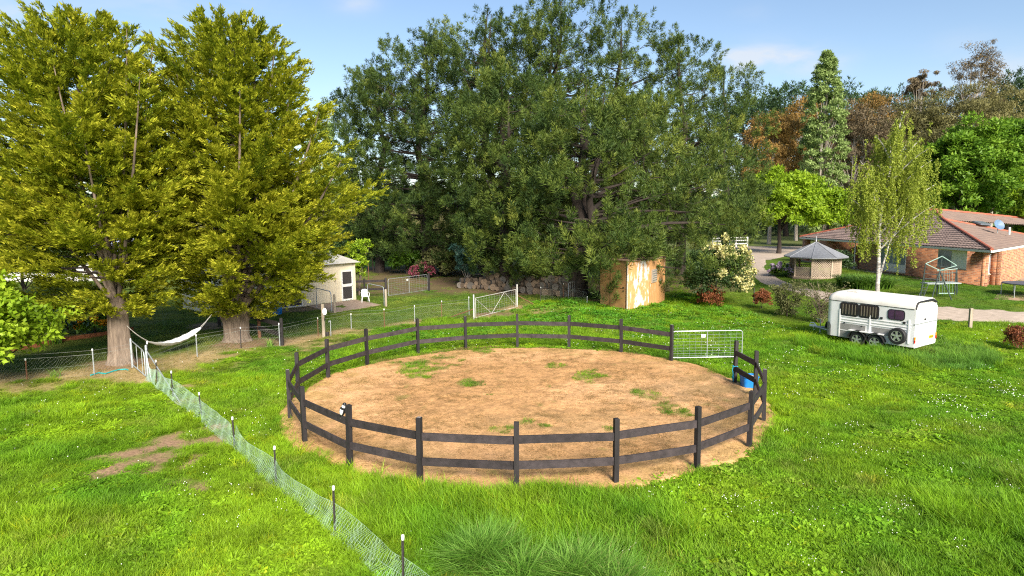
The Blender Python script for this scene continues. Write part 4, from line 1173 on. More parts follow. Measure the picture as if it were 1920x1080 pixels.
# body shell: rounded front corners in plan
def plan(inset, fr):
    o = [(-hx + 0, -hw + inset), (-hx, hw - inset)]
    pts = [(-hx, hw - inset)]
    for k in range(7): t = k / 6 * math.pi / 2; pts.append((hx - inset - fr + fr * math.sin(t), hw - inset - fr + fr * math.cos(t)))
    for k in range(7): t = k / 6 * math.pi / 2; pts.append((hx - inset - fr + fr * math.cos(t), -hw + inset + fr - fr * math.sin(t)))
    pts.append((-hx, -hw + inset)); return pts
m = MB(); pl_ = plan(0, .28); n = len(pl_)
a_ = m.add([(x_ if i not in (0, n - 1) else x_, y_, z0) for i, (x_, y_) in enumerate(pl_)]); b_ = m.add([(x_, y_, z1) for (x_, y_) in pl_])
for k in range(n): m.face(a_ + k, b_ + k, b_ + (k + 1) % n, a_ + (k + 1) % n)
m.face(*[a_ + k for k in range(n)]); m.face(*[b_ + k for k in reversed(range(n))])
m.build('body', M_tw, tr, True)
m = MB(); rings = []
for i in range(9):
    t = i / 8 * math.pi / 2; ins = .42 * (1 - math.cos(t)); zz_ = z1 + .005 + (z2 - z1) * math.sin(t)
    pl2 = plan(ins, max(.28, .3)); pl2 = [((-hx - .02 + (ins * .25 if x_ < -hx + .01 else 0)) if x_ <= -hx + .01 else x_ + .012 - .0, y_ + (.012 if y_ > 0 else -.012), zz_) for (x_, y_) in pl2]
    rings.append(m.add([(x_, y_, zq - .05 * (x_ < 0) * abs(x_) / hx) for (x_, y_, zq) in pl2]))
for a_, b_ in zip(rings, rings[1:]):
    for k in range(n): m.face(a_ + k, b_ + k, b_ + (k + 1) % n, a_ + (k + 1) % n)
m.face(*[rings[-1] + k for k in reversed(range(n))])
m.build('roof', M_tr, tr, True)
m = MB(); m.tube([(-hx, hw + .012, z1 - .03)] + [(x_, y_ + .008, z1 + .0) for (x_, y_) in pl_[1:7]], .012, 6); m.build('roof_seam', M_seal, tr)
m = MB(); m.box((.95, .35, z2 + .03), (.42, .36, .06)); m.build('roof_vent', M_tr, tr, bevel=.02)
def rrect(cx, cz, w_, h_, r, y0, t, mt, par, nm):
    m = MB(); p = []
    for (sx, sz, a0_) in ((1, 1, 0), (-1, 1, 90), (-1, -1, 180), (1, -1, 270)):
        for k in range(4): a = rad(a0_ + 30 * k); p.append((cx + sx * (w_ / 2 - r) + r * math.cos(a), y0, cz + sz * (h_ / 2 - r) + r * math.sin(a)))
    m.prism(p, (0, t, 0)); return m.build(nm, mt, par)
M_bar = mat('window bars', (.14, .125, .09), .5, .15, 8)
for (xc, wd2, zc, hh, mt, bars) in ((.80, .76, 1.63, .54, M_glass, 5), (-.05, .80, 1.63, .54, M_glass, 6), (-1.18, .62, 1.63, .38, M_purple, 0)):
    f = rrect(xc, zc, wd2 + .07, hh + .07, .12, hw + .002, .02, M_seal, tr, 'window'); rrect(xc, zc, wd2, hh, .10, hw + .018, .008, mt, f, 'pane')
    for k in range(bars):
        m = MB(); xb = xc - wd2 / 2 + wd2 * (k + .75) / (bars + .5); m.box((xb, hw + .031, zc), (.03, .01, hh * .82)); m.build('window_bar', M_bar, f)
    if not bars:
        m = MB(); m.box((xc + .04, hw + .03, zc), (.022, .01, hh)); m.build('window_bar', M_seal, f)
# side mouldings
for zz_ in (1.30, 1.17, 1.06): 
    m = MB(); m.box((-.30, hw + .012, zz_), (2.95, .024, .030)); m.build('moulding', M_tw, tr)
m = MB(); m.box((.62, hw + .008, .83), (1.12, .016, .30)); m.build('kick_panel', M_check, tr)
m = MB(); m.box((-.75, hw + .008, .83), (1.05, .016, .30)); m.build('kick_panel', M_check, tr)
m = MB(); m.box((-.25, hw + .013, .665), (2.9, .026, .035)); m.build('moulding', M_tw, tr)
m = MB(); m.box((.75, hw + .006, .50), (.9, .012, .30)); m.build('kick_panel', M_check, tr)
for xs_ in (1.2, .0 - .12, -1.70):
    m = MB(); m.box((xs_, hw + .016, .98), (.05, .032, 1.0 if xs_ < 1 else 1.26)); m.build('side_post', M_tw, tr)
for (a_, b_) in ((-.60, 1.42), (-1.52, 1.34), (.98, 1.0), (.2, .95)):
    m = MB(); m.box((a_, hw + .025, b_), (.09 if b_ > 1.2 else .05, .03, .09 if b_ > 1.2 else .04)); m.build('latch', M_seal, tr)
# stone guard at the nose
m = MB(); gsp = plan(-.012, .29)[1:8]
a_ = m.add([(x_, y_, z0 + .0) for (x_, y_) in gsp] + [(hx + .012, .0, z0)]); b_ = m.add([(x_, y_, .95 if i else .8) for i, (x_, y_) in enumerate(gsp)] + [(hx + .012, 0, .95)])
for k in range(len(gsp)): m.face(a_ + k, b_ + k, b_ + k + 1, a_ + k + 1)
m.build('stone_guard', M_check, tr, True)
# wheels
RX = Matrix.Rotation(rad(-90), 3, 'X')
def wheel(c, R_, parent, nm='wheel', yy=1, spokes=5):
    o = bpy.data.objects.new(nm, None); COL.objects.link(o); o.parent = parent; ORI[o.name] = V((0, 0, 0)); c = V(c)
    m = MB(); m.lathe([(R_ * .62, -.09), (R_ * .9, -.095), (R_, -.06), (R_, .06), (R_ * .92, .095), (R_ * .64, .10), (R_ * .60, .05)], c, 26, RX, False); m.build('tyre', M_black, o, True)
    m = MB(); m.lathe([(.001, .03), (R_ * .5, .03), (R_ * .6, .05), (R_ * .64, .09), (R_ * .60, .092), (R_ * .55, .05), (R_ * .2, .045)], c, 22, RX, False)
    m.build('rim_well', M_seal, o, True)
    m = MB(); m.lathe([(R_ * .57, .06), (R_ * .60, .098), (R_ * .655, .098), (R_ * .655, .06)], c, 26, RX, False); m.ball(c + V((0, .085, 0)), R_ * .16, 10, 6, (1, .3, 1))
    for k in range(spokes):
        a = 2 * math.pi * k / spokes + .3; d1 = V((math.cos(a), 0, math.sin(a))); pp = d1.cross(V((0, 1, 0)))
        m.prism([c + d1 * R_ * .1 + pp * R_ * .10 + V((0, .06, 0)), c + d1 * R_ * .62 + pp * R_ * .13 + V((0, .06, 0)), c + d1 * R_ * .62 - pp * R_ * .13 + V((0, .06, 0)), c + d1 * R_ * .1 - pp * R_ * .10 + V((0, .06, 0))], (0, .035, 0))
    m.build('rim', M_alu, o)
    return o
for xw in (.33, -.43):
    for sy in (1, -1): wheel((xw, sy * (hw - .02 + .09 * (sy > 0)), .34), .335, tr)
wheel((-1.33, hw + .13, .76), .35, tr, 'spare_wheel'); tr.children[-1]['label'] = 'spare wheel mounted on the trailer side'
for sy in (1,):
    for xw in (.33, -.43):
        m = MB(); pr = []
        for k in range(13): a = rad(10 + 160 * k / 12); pr.append((xw + .42 * math.cos(a), .34 + .42 * math.sin(a)))
        pi_ = [(xw + (x_ - xw) * .93, .34 + (z_ - .34) * .93) for (x_, z_) in pr]
        A = m.add([(x_, hw + .0, z_) for x_, z_ in pr]); B = m.add([(x_, hw + .23, z_) for x_, z_ in pr]); Cc = m.add([(x_, hw + .23, z_) for x_, z_ in pi_]); Dd = m.add([(x_, hw, z_) for x_, z_ in pi_])
        for k in range(12):
            for (u_, v_) in ((A, B), (B, Cc), (Cc, Dd)): m.face(u_ + k, v_ + k, v_ + k + 1, u_ + k + 1)
        m.build('mudguard', M_check if False else M_black, tr, True)
    m = MB(); m.box((-.05, hw + .11, .73), (1.5, .22, .03)); m.build('mudguard_top', M_tw, tr)
# rear: ramp with ribs, upper door, trim, lights, plate
m = MB(); m.box((-hx - .03, 0, .80), (.05, 1.9, .98)); rp_ = m.build('tail_ramp', M_tw, tr, bevel=.01)
for k in range(7):
    m = MB(); m.box((-hx - .065, -.78 + .26 * k, .80), (.025, .05, .86)); m.build('ramp_rib', M_tw, rp_)
m = MB(); m.box((-hx - .022, 0, 1.66), (.03, 1.84, .66)); ud = m.build('rear_door', M_tw, tr, bevel=.01)
m = MB(); m.box((-hx - .05, 0, 1.315), (.05, 2.04, .035)); m.build('ramp_hinge', M_galv, tr)
m = MB(); m.box((-hx - .06, .12, 1.46), (.04, .09, .07)); m.build('handle', M_seal, ud)
m = MB(); pts = []
for k in range(9): t = k / 8; a = t * math.pi / 2; pts.append(V((-hx - .045, .97 - .33 * (1 - math.cos(a)) , 1.93 + .30 * math.sin(a))))
pts += [V((-hx - .045, -.55, 2.235)), V((-hx - .045, -.93, 2.1))]
m.tube(pts, [.035] * 9 + [.055, .03], 6); m.build('rear_trim', M_seal, tr)
m = MB(); m.box((-hx - .03, .965, 1.15), (.05, .06, 1.6)); m.build('corner_post', M_tw, tr); m = MB(); m.box((-hx - .03, -.965, 1.15), (.05, .06, 1.6)); m.build('corner_post', M_tw, tr)
M_amber = mat('amber lens', (.75, .22, .02), .25, .05); M_redl = mat('red lens', (.5, .02, .02), .25, .05); M_yel = mat('yellow plate', (.80, .52, .02), .5, .05)
m = MB(); m.box((-hx - .065, .965, .72), (.03, .09, .13)); m.build('indicator_light', M_amber, tr); m = MB(); m.box((-hx - .065, .965, .585), (.03, .09, .12)); m.build('tail_light', M_redl, tr)
m = MB(); m.box((-hx - .065, -.965, .72), (.03, .09, .13)); m.build('indicator_light', M_amber, tr); m = MB(); m.box((-hx - .065, -.965, .585), (.03, .09, .12)); m.build('tail_light', M_redl, tr)
m = MB(); m.box((-hx - .085, -.5, .66), (.012, .36, .13)); np_ = m.build('number_plate', M_yel, tr)
m = MB()
for k in range(5): m.box((-hx - .093, -.62 + .06 * k, .66), (.004, .032, .07))
m.build('plate_characters', M_seal, np_)
# drawbar
m = MB(); m.tube([(hx - .1, .5, .42), (hx + 1.05, .04, .45)], .04, 6); m.tube([(hx - .1, -.5, .42), (hx + 1.05, -.04, .45)], .04, 6); m.build('drawbar', M_galv, tr)
m = MB(); m.box((hx + 1.15, 0, .48), (.34, .1, .1)); m.tube([(hx + 1.0, 0, .5), (hx + 1.12, 0, .62), (hx + 1.3, 0, .6)], .03, 6); m.build('coupling', M_white, tr, bevel=.02)
m = MB(); m.cyl((hx + .7, .16, .15), (hx + .7, .16, .85), .03, 8); m.lathe([(.10, -.03), (.10, .03)], (hx + .7, .16, .10), 12, RX); m.tube([(hx + .7, .16, .85), (hx + .85, .2, .87)], .015, 6); m.build('jockey_wheel', M_galv, tr)
m = MB(); m.tube([(hx + .1, .2, .55), (hx + .2, .2, .8), (hx + .38, .15, .74), (hx + .45, .12, .5)], .06, 8); m.build('hand_brake_cover', M_black, tr)

# ------------------------------------------------ gazebo
gc_ = atY(1527, 523, 53); gc_.z = gz(gc_.x, gc_.y)
gzb = thing('gazebo', gc_, 'octagonal timber gazebo with lattice panels and grey steel roof', 'gazebo')
M_lat = mat('tan lattice timber', (.46, .36, .27), .8, .2, 12, .2); M_gr = mat('grey steel roofing', (.22, .23, .25), .45, .12, 4, .03, metal=.2)
R_ = 1.93; toC = math.atan2(-gc_.y, -gc_.x) - rad(6); eh = 5.9 - (480 - 399) * 53 / 1190 - gc_.z; ahh = 5.9 - (454 - 399) * 53 / 1190 - gc_.z
cs = [gc_ + V((R_ * math.cos(toC + k * math.pi / 4), R_ * math.sin(toC + k * math.pi / 4), 0)) for k in range(9)]
for k in range(8):
    m = MB(); m.box(cs[k] + up * eh / 2, (.11, .11, eh + .02), rz=toC + k * math.pi / 4); m.build('post', M_lat, gzb)
ow = lambda p, s_: gc_ + (p - gc_) * s_
def lattice(p, q, z0_, z1_, step=.115, w_=.036):
    d = (q - p); L = d.length; d.normalize(); n_o = V((d.y, -d.x, 0)); m = MB(); H = z1_ - z0_
    for sg in (1, -1):
        k = -H if sg > 0 else 0
        while k < (L if sg > 0 else L + H):
            # line u = k + sg*v
            v_a, v_b = 0, H
            if sg > 0: v_a = max(0, -k); v_b = min(H, L - k)
            else: v_a = max(0, k - L); v_b = min(H, k)
            if v_b - v_a > .05: m.bar(p + d * (k + sg * v_a) + up * (z0_ + v_a) + n_o * .006 * sg, p + d * (k + sg * v_b) + up * (z0_ + v_b) + n_o * .006 * sg, .008, w_, up=n_o.cross(d))
            k += step
    return m
def lat(p, q, z0_, z1_):
    o = None
    d = (q - p).normalized(); n_o = V((d.y, -d.x, 0)); L = (q - p).length; step = .17; H = z1_ - z0_; m = MB(); w_ = .045
    for sg in (1, -1):
        k = -H if sg > 0 else 0.0
        while k < (L if sg > 0 else L + H):
            if sg > 0: va, vb = max(0, -k), min(H, L - k)
            else: va, vb = max(0, k - L), min(H, k)
            if vb - va > .05:
                a_ = p + d * (k + sg * va) + up * (z0_ + va); b_ = p + d * (k + sg * vb) + up * (z0_ + vb); dl_ = (b_ - a_).normalized(); sd_ = n_o.cross(dl_) * w_ / 2; of = n_o * (.008 * sg)
                i = m.add([a_ - sd_ + of, a_ + sd_ + of, b_ + sd_ + of, b_ - sd_ + of, a_ - sd_ + of + n_o * .012, a_ + sd_ + of + n_o * .012, b_ + sd_ + of + n_o * .012, b_ - sd_ + of + n_o * .012])
                for f in ((0, 1, 2, 3), (7, 6, 5, 4), (0, 4, 5, 1), (3, 2, 6, 7)): m.face(*[i + j for j in f])
            k += step
    for zz_ in (z0_, z1_): m.bar(p + up * zz_, q + up * zz_, .06, .07)
    o = m.build('lattice_panel', M_lat, gzb); o['kind'] = 'stuff'; return o
for k in range(8):
    p, q = cs[k], cs[(k + 1) % 8]
    if k in (3, ): continue
    full = k in (0, 1, 2, 6, 5)
    lat(p, q, .06, eh - .03 if full else .85)
    if k in (1, 6):
        d = (q - p); n_o = V((d.y, -d.x, 0)).normalized(); m = MB(); m.bar(p + up * eh / 2 - n_o * -.0 - n_o * .04, q + up * eh / 2 - n_o * .04, .02, eh - .1); m.build('wall_board', M_lat, gzb)
    m = MB(); m.bar(p + up * (eh - .08), q + up * (eh - .08), .08, .14); m.build('beam', M_lat, gzb)
apx = gc_ + up * ahh
for k in range(8):
    a_ = ow(cs[k], 1.27) + up * (eh - .02); b_ = ow(cs[(k + 1) % 8], 1.27) + up * (eh - .02)
    nrm = (b_ - a_).cross(apx - a_).normalized(); nrm = nrm if nrm.z > 0 else -nrm
    m = MB(); nr_ = 26
    for i in range(nr_):
        for j in range(1): pass
    top_n = 2; idl = []
    for i in range(nr_ * 2 + 1):
        t = i / (nr_ * 2); c = a_ + (b_ - a_) * t; s_ = min(1, (1 - abs(2 * t - 1)))
        oof = nrm * (.018 if i % 2 else -.0); tp__ = c + (apx - (a_ + b_) / 2) * s_
        idl.append(m.add([c + oof, tp__ + oof * .9]))
    for i in range(nr_ * 2): m.face(idl[i], idl[i + 1], idl[i + 1] + 1, idl[i] + 1)
    m.build('roof_panel', M_gr, gzb)
    m = MB(); m.tube([a_ + nrm * .02, apx + nrm * .02], .03, 6); m.build('hip_cap', M_gr, gzb)
    m = MB(); m.bar(a_ - up * .03, b_ - up * .03, .03, .09); m.build('fascia', M_gr, gzb)
m = MB(); m.lathe([(.05, -.05), (.05, .12), (.03, .2), (.03, .45), (.001, .5)], apx, 10); m.build('finial', M_galv, gzb)
m = MB(); m.lathe([(2.1, -.1), (2.1, .05)], gc_, 8, Matrix.Rotation(toC, 3, 'Z')); m.build('floor', M_conc, gzb)

# ------------------------------------------------ brick house
m, nt_, bs = new_mat('mottled brick'); M_brick = m; n_ = nt_.nodes; l_ = nt_.links
uvn = n_.new('ShaderNodeAttribute'); uvn.attribute_name = 'wuv'
br = n_.new('ShaderNodeTexBrick'); br.inputs['Scale'].default_value = 1; br.inputs['Brick Width'].default_value = .36; br.inputs['Row Height'].default_value = .115; br.inputs['Mortar Size'].default_value = .010; br.inputs['Mortar Smooth'].default_value = .1
br.inputs['Color1'].default_value = (.47, .185, .08, 1); br.inputs['Color2'].default_value = (.14, .052, .034, 1); br.inputs['Mortar'].default_value = (.40, .29, .20, 1); br.inputs['Bias'].default_value = -.1
l_.new(uvn.outputs['Vector'], br.inputs['Vector'])
nz = n_.new('ShaderNodeTexNoise'); nz.inputs['Scale'].default_value = 2.6; nz.inputs['Detail'].default_value = 6; l_.new(uvn.outputs['Vector'], nz.inputs['Vector'])
hs = n_.new('ShaderNodeMapRange'); hs.inputs[3].default_value = .55; hs.inputs[4].default_value = 1.6; l_.new(nz.outputs['Fac'], hs.inputs[0])
vm = n_.new('ShaderNodeVectorMath'); vm.operation = 'SCALE'; l_.new(br.outputs['Color'], vm.inputs[0]); l_.new(hs.outputs[0], vm.inputs['Scale']); l_.new(vm.outputs[0], bs.inputs['Base Color'])
bp_n = n_.new('ShaderNodeBump'); bp_n.inputs['Strength'].default_value = .5; bp_n.inputs['Distance'].default_value = .012; bp_n.invert = True; l_.new(br.outputs['Fac'], bp_n.inputs['Height']); l_.new(bp_n.outputs[0], bs.inputs['Normal']); bs.inputs['Roughness'].default_value = .9
EZ = 3.3
E1, E0 = HOUSE_E1.copy(), HOUSE_E0.copy()
E2a = atZ(1920, 460, EZ); rd_ = (E2a - E1).normalized(); E2 = E1 + rd_ * 21
fd = (E0 - E1).normalized(); fn = V((fd.y, -fd.x, 0)); fn = -fn if fn.x > 0 else fn      # faces left
rn = V((rd_.y, -rd_.x, 0)); rn = -rn if rn.y > 0 else rn                                # faces right-front
gzh = .72
hs_ = thing('brick_house', V((E1.x + 3, E1.y + 8, gzh)), 'low brick house with a red-capped tiled hip roof', 'house')
def wall(p, q, z0_, z1_, name='wall', n_out=None, par=None, t=.22):
    p = V((p.x, p.y, 0)); q = V((q.x, q.y, 0)); d = (q - p); L = d.length; d.normalize(); no = n_out
    vs = []; uv = []
    for (pt, u) in ((p, 0), (q, L)):
        for zz_ in (z0_, z1_): vs.append(pt + up * zz_); uv.append((u, zz_, 0))
    for (pt, u) in ((p, 0), (q, L)):
        for zz_ in (z0_, z1_): vs.append(pt + up * zz_ - no * t); uv.append((u + .11, zz_, 0))
    # front 0,1,3,2 ; back 4,5,7,6 ; ends
    F = np.array([(0, 2, 3, 1), (4, 5, 7, 6), (0, 1, 5, 4), (2, 6, 7, 3), (1, 3, 7, 5)])
    return np_mesh(name, np.array([tuple(v) for v in vs]), F, M_brick, par or hs_, {'wuv': ('POINT', 'FLOAT_VECTOR', np.array(uv))})
zt = EZ - .12
W1 = E1 - fn * .45 + rn * -.0 - rn * .45; W1.z = 0
# corner of the walls: moved in from both eaves
def isect(p, d, q, e):
    t = ((q.x - p.x) * e.y - (q.y - p.y) * e.x) / (d.x * e.y - d.y * e.x); return V((p.x + d.x * t, p.y + d.y * t, 0))
K = isect(E1 - fn * .5, fd, E1 - rn * .5, rd_)
front_len = 14.6
A0 = K + fd * front_len
wall(A0, K, gzh - .3, zt, 'wall', fn)
# right side: short return with window, then a projecting wing
K1 = K + rd_ * 1.35
wall(K, K1, gzh - .3, zt, 'wall', rn)
K2 = K1 + rn * .55
wall(K1, K2, gzh - .3, zt, 'wall', -rd_)
K3 = K2 + rd_ * 16
wall(K2, K3, gzh - .3, zt, 'wall', rn)
# recessed verandah behind the birch and gazebo
A1 = A0 - fn * 2.2
wall(A0, A1, gzh - .3, zt, 'wall', fd)
A2 = A1 + fd * 10.5
wall(A2, A1, gzh - .3, zt, 'wall', fn)
for s_ in (.5, 5.2, 10.0):
    p = A0 + fd * s_; m = MB()
    if s_ > 4:
        wall(p, p + fd * -.9, gzh - .2, zt, 'pier', fn, t=.4)
m = MB(); c = A0 + fd * 5.2 - fn * 1.1; m.box(V((c.x, c.y, gzh + .04)), (10.6, 2.4, .2), rz=math.atan2(fd.y, fd.x)); m.build('porch_floor', M_conc, hs_)
# paving strip round the house
m = MB(); c = (K + A0) / 2 + fn * .45; m.box(V((c.x, c.y, gzh + .0)), (front_len + 1, .9, .08), rz=math.atan2(fd.y, fd.x)); props(m.build('paving_strip', M_conc, None), kind='structure')
m = MB(); c = K2 + rd_ * 5 + rn * .35; m.box(V((c.x, c.y, gzh + .0)), (10, .7, .08), rz=math.atan2(rd_.y, rd_.x)); props(m.build('paving_strip', M_conc, None), kind='structure')
# windows
M_pane = mat('window glass', (.22, .27, .31), .12, .25, 1.2, spec=.7); M_blind = mat('white blind', (.80, .80, .78), .7, .06, 4)  # bluish grey pane colour has the reflection painted in
def win(c, d, no, w_, h_, split, label, blind=True, lowpanel=False):
    o = None; m = MB(); a_ = c - d * w_ / 2; b_ = c + d * w_ / 2
    m.bar(a_ + no * .01, b_ + no * .01, .05, h_ + .12); m2_ = m.build('window', M_white, hs_)
    w2 = w_ * split
    m = MB(); m.bar(a_ + d * .06 + no * .035, a_ + d * (w2 - .03) + no * .035, .02, h_); m.build('pane', M_pane if not blind else M_blind, m2_)
    m = MB(); m.bar(a_ + d * (w2 + .03) + no * .035, b_ - d * .06 + no * .035, .02, h_); m.build('pane', M_pane, m2_)
    m = MB(); m.bar(a_ - d * .05 + no * .03 - up * (h_ / 2 + .1), b_ + d * .05 + no * .03 - up * (h_ / 2 + .1), .14, .07); m.build('sill', M_brick, m2_)
    return m2_
def on_front(px, py):   # point where the pixel ray meets the front wall plane
    d = ray(px, py); t = ((K - cam.location).dot(fn)) / d.dot(fn); return cam.location + d * t
a_ = on_front(1812, 502); b_ = on_front(1760, 470)
c = (a_ + b_) / 2; w1 = abs((a_ - b_).dot(fd)); win(c, fd, fn, w1, 1.2, .5, '')
a_ = on_front(1697, 520); b_ = on_front(1650, 474)
c = (a_ + b_) / 2; w1 = abs((a_ - b_).dot(fd)); c.z = gzh + 1.25; big = win(c, fd, fn, w1, 1.95, .48, '', False)
m = MB(); m.bar(c - fd * w1 / 2 + fn * .055 - up * .68, c + fd * w1 / 2 + fn * .055 - up * .68, .03, .62); m.build('spandrel_panel', M_white, big)
c = K + rd_ * .72 + up * (gzh + 1.55); win(c, rd_, rn, .8, 1.25, .5, '')
# downpipe, gutter
p = A0 + fd * .3 + fn * .12; m = MB(); m.tube([V((p.x, p.y, zt)), V((p.x, p.y, gzh))], .05, 8); m.build('downpipe', M_white, hs_)
for (p, q, no) in ((E1, E0, fn), (E1, E2, rn)):
    m = MB(); m.bar(p + no * .0 - up * .06, q + no * .0 - up * .06, .12, .14); m.build('gutter', M_white, hs_)
m = MB(); sf = [E1, E0, E0 - fn * 3.5, K + V((2, 3, 0)), K3 - rn * .2, E2]; m.prism([V((s.x, s.y, EZ - .16)) for s in sf], (0, 0, .02)); m.build('soffit', M_white, hs_)
# roof geometry
def atp(px, py, n0, p0):
    d = ray(px, py); t = ((p0 - cam.location).dot(n0)) / d.dot(n0); return cam.location + d * t
pit = math.tan(rad(22)); n_f = V((fn.x, fn.y, 1 / pit)).normalized()
P_ = atp(1770, 413, n_f, E1); M1 = atp(1752, 394, n_f, E1)
n_r = ((E2 - E1).cross(P_ - E1)).normalized(); n_r = n_r if n_r.z > 0 else -n_r
M2 = M1 + V((3.4, .8, .0)); FE = V((64, 64, EZ + .5)); 
M_tile = mat('weathered roof tile', (.37, .27, .23), .85, .3, 1.8, .15, 30, col2=(.19, .135, .12)); M_tile2 = mat('brown roof tile', (.205, .145, .115), .85, .25, 1.4, .15, 30, col2=(.14, .10, .085))
M_ridge = mat('terracotta ridge', (.36, .105, .06), .7, .2, 5)
def tiled(name, poly, e_a, e_b, nrm, mt, tw=.30, cw=.36, amp=.055, lift=.0):
    """tile courses as real stepped, waved geometry clipped to the slope's outline"""
    u = (e_b - e_a).normalized(); v = nrm.cross(u).normalized()
    if v.z < 0: v = -v
    P2 = [((p - e_a).dot(u), (p - e_a).dot(v)) for p in poly]
    u0, u1 = min(p[0] for p in P2), max(p[0] for p in P2); v0_, v1_ = min(p[1] for p in P2), max(p[1] for p in P2)
    vs = []; fs = []; nU = int((u1 - u0) / (tw / 4)) + 1; nV = int((v1_ - v0_) / cw) + 1
    us = u0 + np.arange(nU + 1) * tw / 4; ea = np.array(e_a); ua = np.array(u); va = np.array(v); na_ = np.array(nrm)
    base = 0; VS = []; FS = []
    wave = amp * np.array([0, .8, 1, .8])[np.arange(nU + 1) % 4]
    for j in range(nV):
        va_, vb_ = v0_ + j * cw, v0_ + (j + 1) * cw + .02
        uc = (us[:-1] + us[1:]) / 2; vc = (va_ + vb_) / 2
        ins = pin(P2, uc, np.full(uc.shape, vc))
        rows = []
        for (vv, l_) in ((va_, .0), (va_, .045), (vb_, .008)):
            rows.append(ea + us[:, None] * ua + vv * va + (wave + l_ + lift)[:, None] * na_)
        VS.append(np.concatenate(rows)); k = np.nonzero(ins)[0]; w_ = nU + 1
        for r_ in (0, 1): FS.append(base + np.stack([r_ * w_ + k, r_ * w_ + k + 1, (r_ + 1) * w_ + k + 1, (r_ + 1) * w_ + k], -1))
        base += 3 * w_
    o = np_mesh(name, np.concatenate(VS), np.concatenate(FS), mt, hs_); o['kind'] = 'stuff'; return o
def under(poly, nrm):
    m = MB(); i = m.add([p - nrm * .03 for p in poly]); m.face(*[i + k for k in range(len(poly))]); return m
fp = [E1, P_, M1, E0]
m = under(fp, n_f); m.build('roof_slope', M_tile, hs_); tiled('roof_tiles', fp, E1, E0, n_f, M_tile)
rp2_ = [E1, E2, P_]; m = under(rp2_, n_r); m.build('roof_slope', M_tile2, hs_); tiled('roof_tiles', rp2_, E1, E2, n_r, M_tile2)
bpoly = [P_, E2 + V((6, 4, .3)), FE, M2, M1]
n_b = ((FE - P_).cross(M1 - P_)).normalized(); n_b = n_b if n_b.z > 0 else -n_b
bpl = [p - n_b * ((p - P_).dot(n_b)) for p in bpoly]
m = under(bpl, n_b); m.build('roof_slope', M_tile2, hs_); tiled('roof_tiles', bpl, P_, bpl[1], n_b, M_tile2)
for (p, q) in ((E1, P_), (P_, E2), (E0, M1), (M1, bpl[3]), (bpl[3], bpl[2]), (P_, M1)):
    m = MB(); nseg = max(2, int((q - p).length / .4)); pts = []
    for k in range(nseg + 1): pts.append(p + (q - p) * k / nseg + up * .07)
    rs_ = [.11 + .014 * (k % 2) for k in range(nseg + 1)]; m.tube(pts, rs_, 8); m.build('ridge_capping', M_ridge, hs_, False)
# skylight, dish and vent on the far slope
for (q, nm) in (((1840, 420), 'skylight'),):
    c = atp(q[0], q[1], n_b, P_) + n_b * .08; u = (bpl[1] - P_).normalized(); v = n_b.cross(u)
    m = MB(); R = Matrix((u, v, n_b)).transposed(); m.box(c, (1.3, .75, .12), R); m.build('skylight', mat('skylight glass', (.14, .16, .2), .15), hs_)
c = atp(1870, 437, n_b, P_); m = MB(); ddir = (V((.1, -.85, .4))).normalized(); xx = ddir.cross(up).normalized(); R = Matrix((xx, ddir.cross(xx), ddir)).transposed()
m.lathe([(.001, 0), (.25, .04), (.42, .13), (.44, .15), (.25, .07), (.001, .02)], c + up * .62, 18, R, False); dsh = m.build('satellite_dish', mat('blue grey dish', (.10, .17, .27), .5), hs_, True); m = MB(); m.cyl(c, c + up * .6, .03, 8); m.build('bracket', M_galv, dsh)
c = atp(1892, 440, n_b, P_); m = MB(); m.cyl(c, c + up * .6, .07, 8); m.build('vent_pipe', M_white, hs_)

# ------------------------------------------------ play frame, trampoline, posts
pc = at(1762, 556); M_dg = mat('dark green tube', (.030, .045, .042), .5, .2); M_pg = mat('pale green tube', (.24, .35, .30), .5, .2)
pf = thing('play_frame', pc, 'dark metal climbing frame with platform and hanging bars by the house', 'play frame')
Yp = pc.y
def q3(px, py, dy=0): return atY(px, py, Yp + dy)
T = [q3(1735.5, 494.5, -.6), q3(1766.5, 480.5, .9), q3(1794, 498, .9), q3(1762, 507, -.6)]
def grd(px, dy): p = q3(px, 545, dy); p.z = gz(p.x, p.y); return p
m = MB()
for a_, b_ in zip(T, T[1:] + T[:1]): m.tube([a_, b_], .028, 6)
m.build('top_frame', M_pg, pf)
lg = [(T[0], grd(1726, -.6)), (T[1], grd(1757, 1.1)), (T[2], grd(1795, 1.0)), (T[3], grd(1786, -1.3)), (T[3], grd(1747, -1.2)), (T[2], grd(1790, .2))]
for a_, b_ in lg:
    m = MB(); m.tube([a_, b_], .034, 6); m.build('leg', M_dg, pf)
m = MB(); c = q3(1747, 531, .2); m.box(c, (1.0, .75, .06)); m.build('platform', mat('grey deck', (.32, .36, .35), .6), pf)
m = MB(); c = q3(1779, 530, .2); m.box(c, (1.05, .8, .06)); m.build('platform', bpy.data.materials['grey deck'], pf)
m = MB(); a_ = q3(1731, 534, -.1); b_ = grd(1722, -.3)
for s_ in (0, .32): m.tube([a_ + V((s_, 0, 0)), b_ + V((s_, 0, 0))], .022, 6)
for k in range(1, 5): m.tube([a_ + (b_ - a_) * k / 5, a_ + (b_ - a_) * k / 5 + V((.32, 0, 0))], .016, 6)
m.build('ladder', M_dg, pf)
for px_ in (1733, 1757, 1768, 1794):
    a_ = q3(px_, 512, .1); g_ = grd(px_, .2); m = MB(); m.tube([a_, g_], .024, 6); m.build('upright', M_dg, pf)
for (p1, p2) in (((1732, 513), (1760, 515)), ((1733, 522), (1760, 524)), ((1768, 514), (1795, 510)), ((1757, 508), (1795, 504))):
    m = MB(); m.tube([q3(*p1, .1), q3(*p2, .1)], .028, 6); m.build('rail', M_dg if p1[1] > 510 else M_pg, pf)
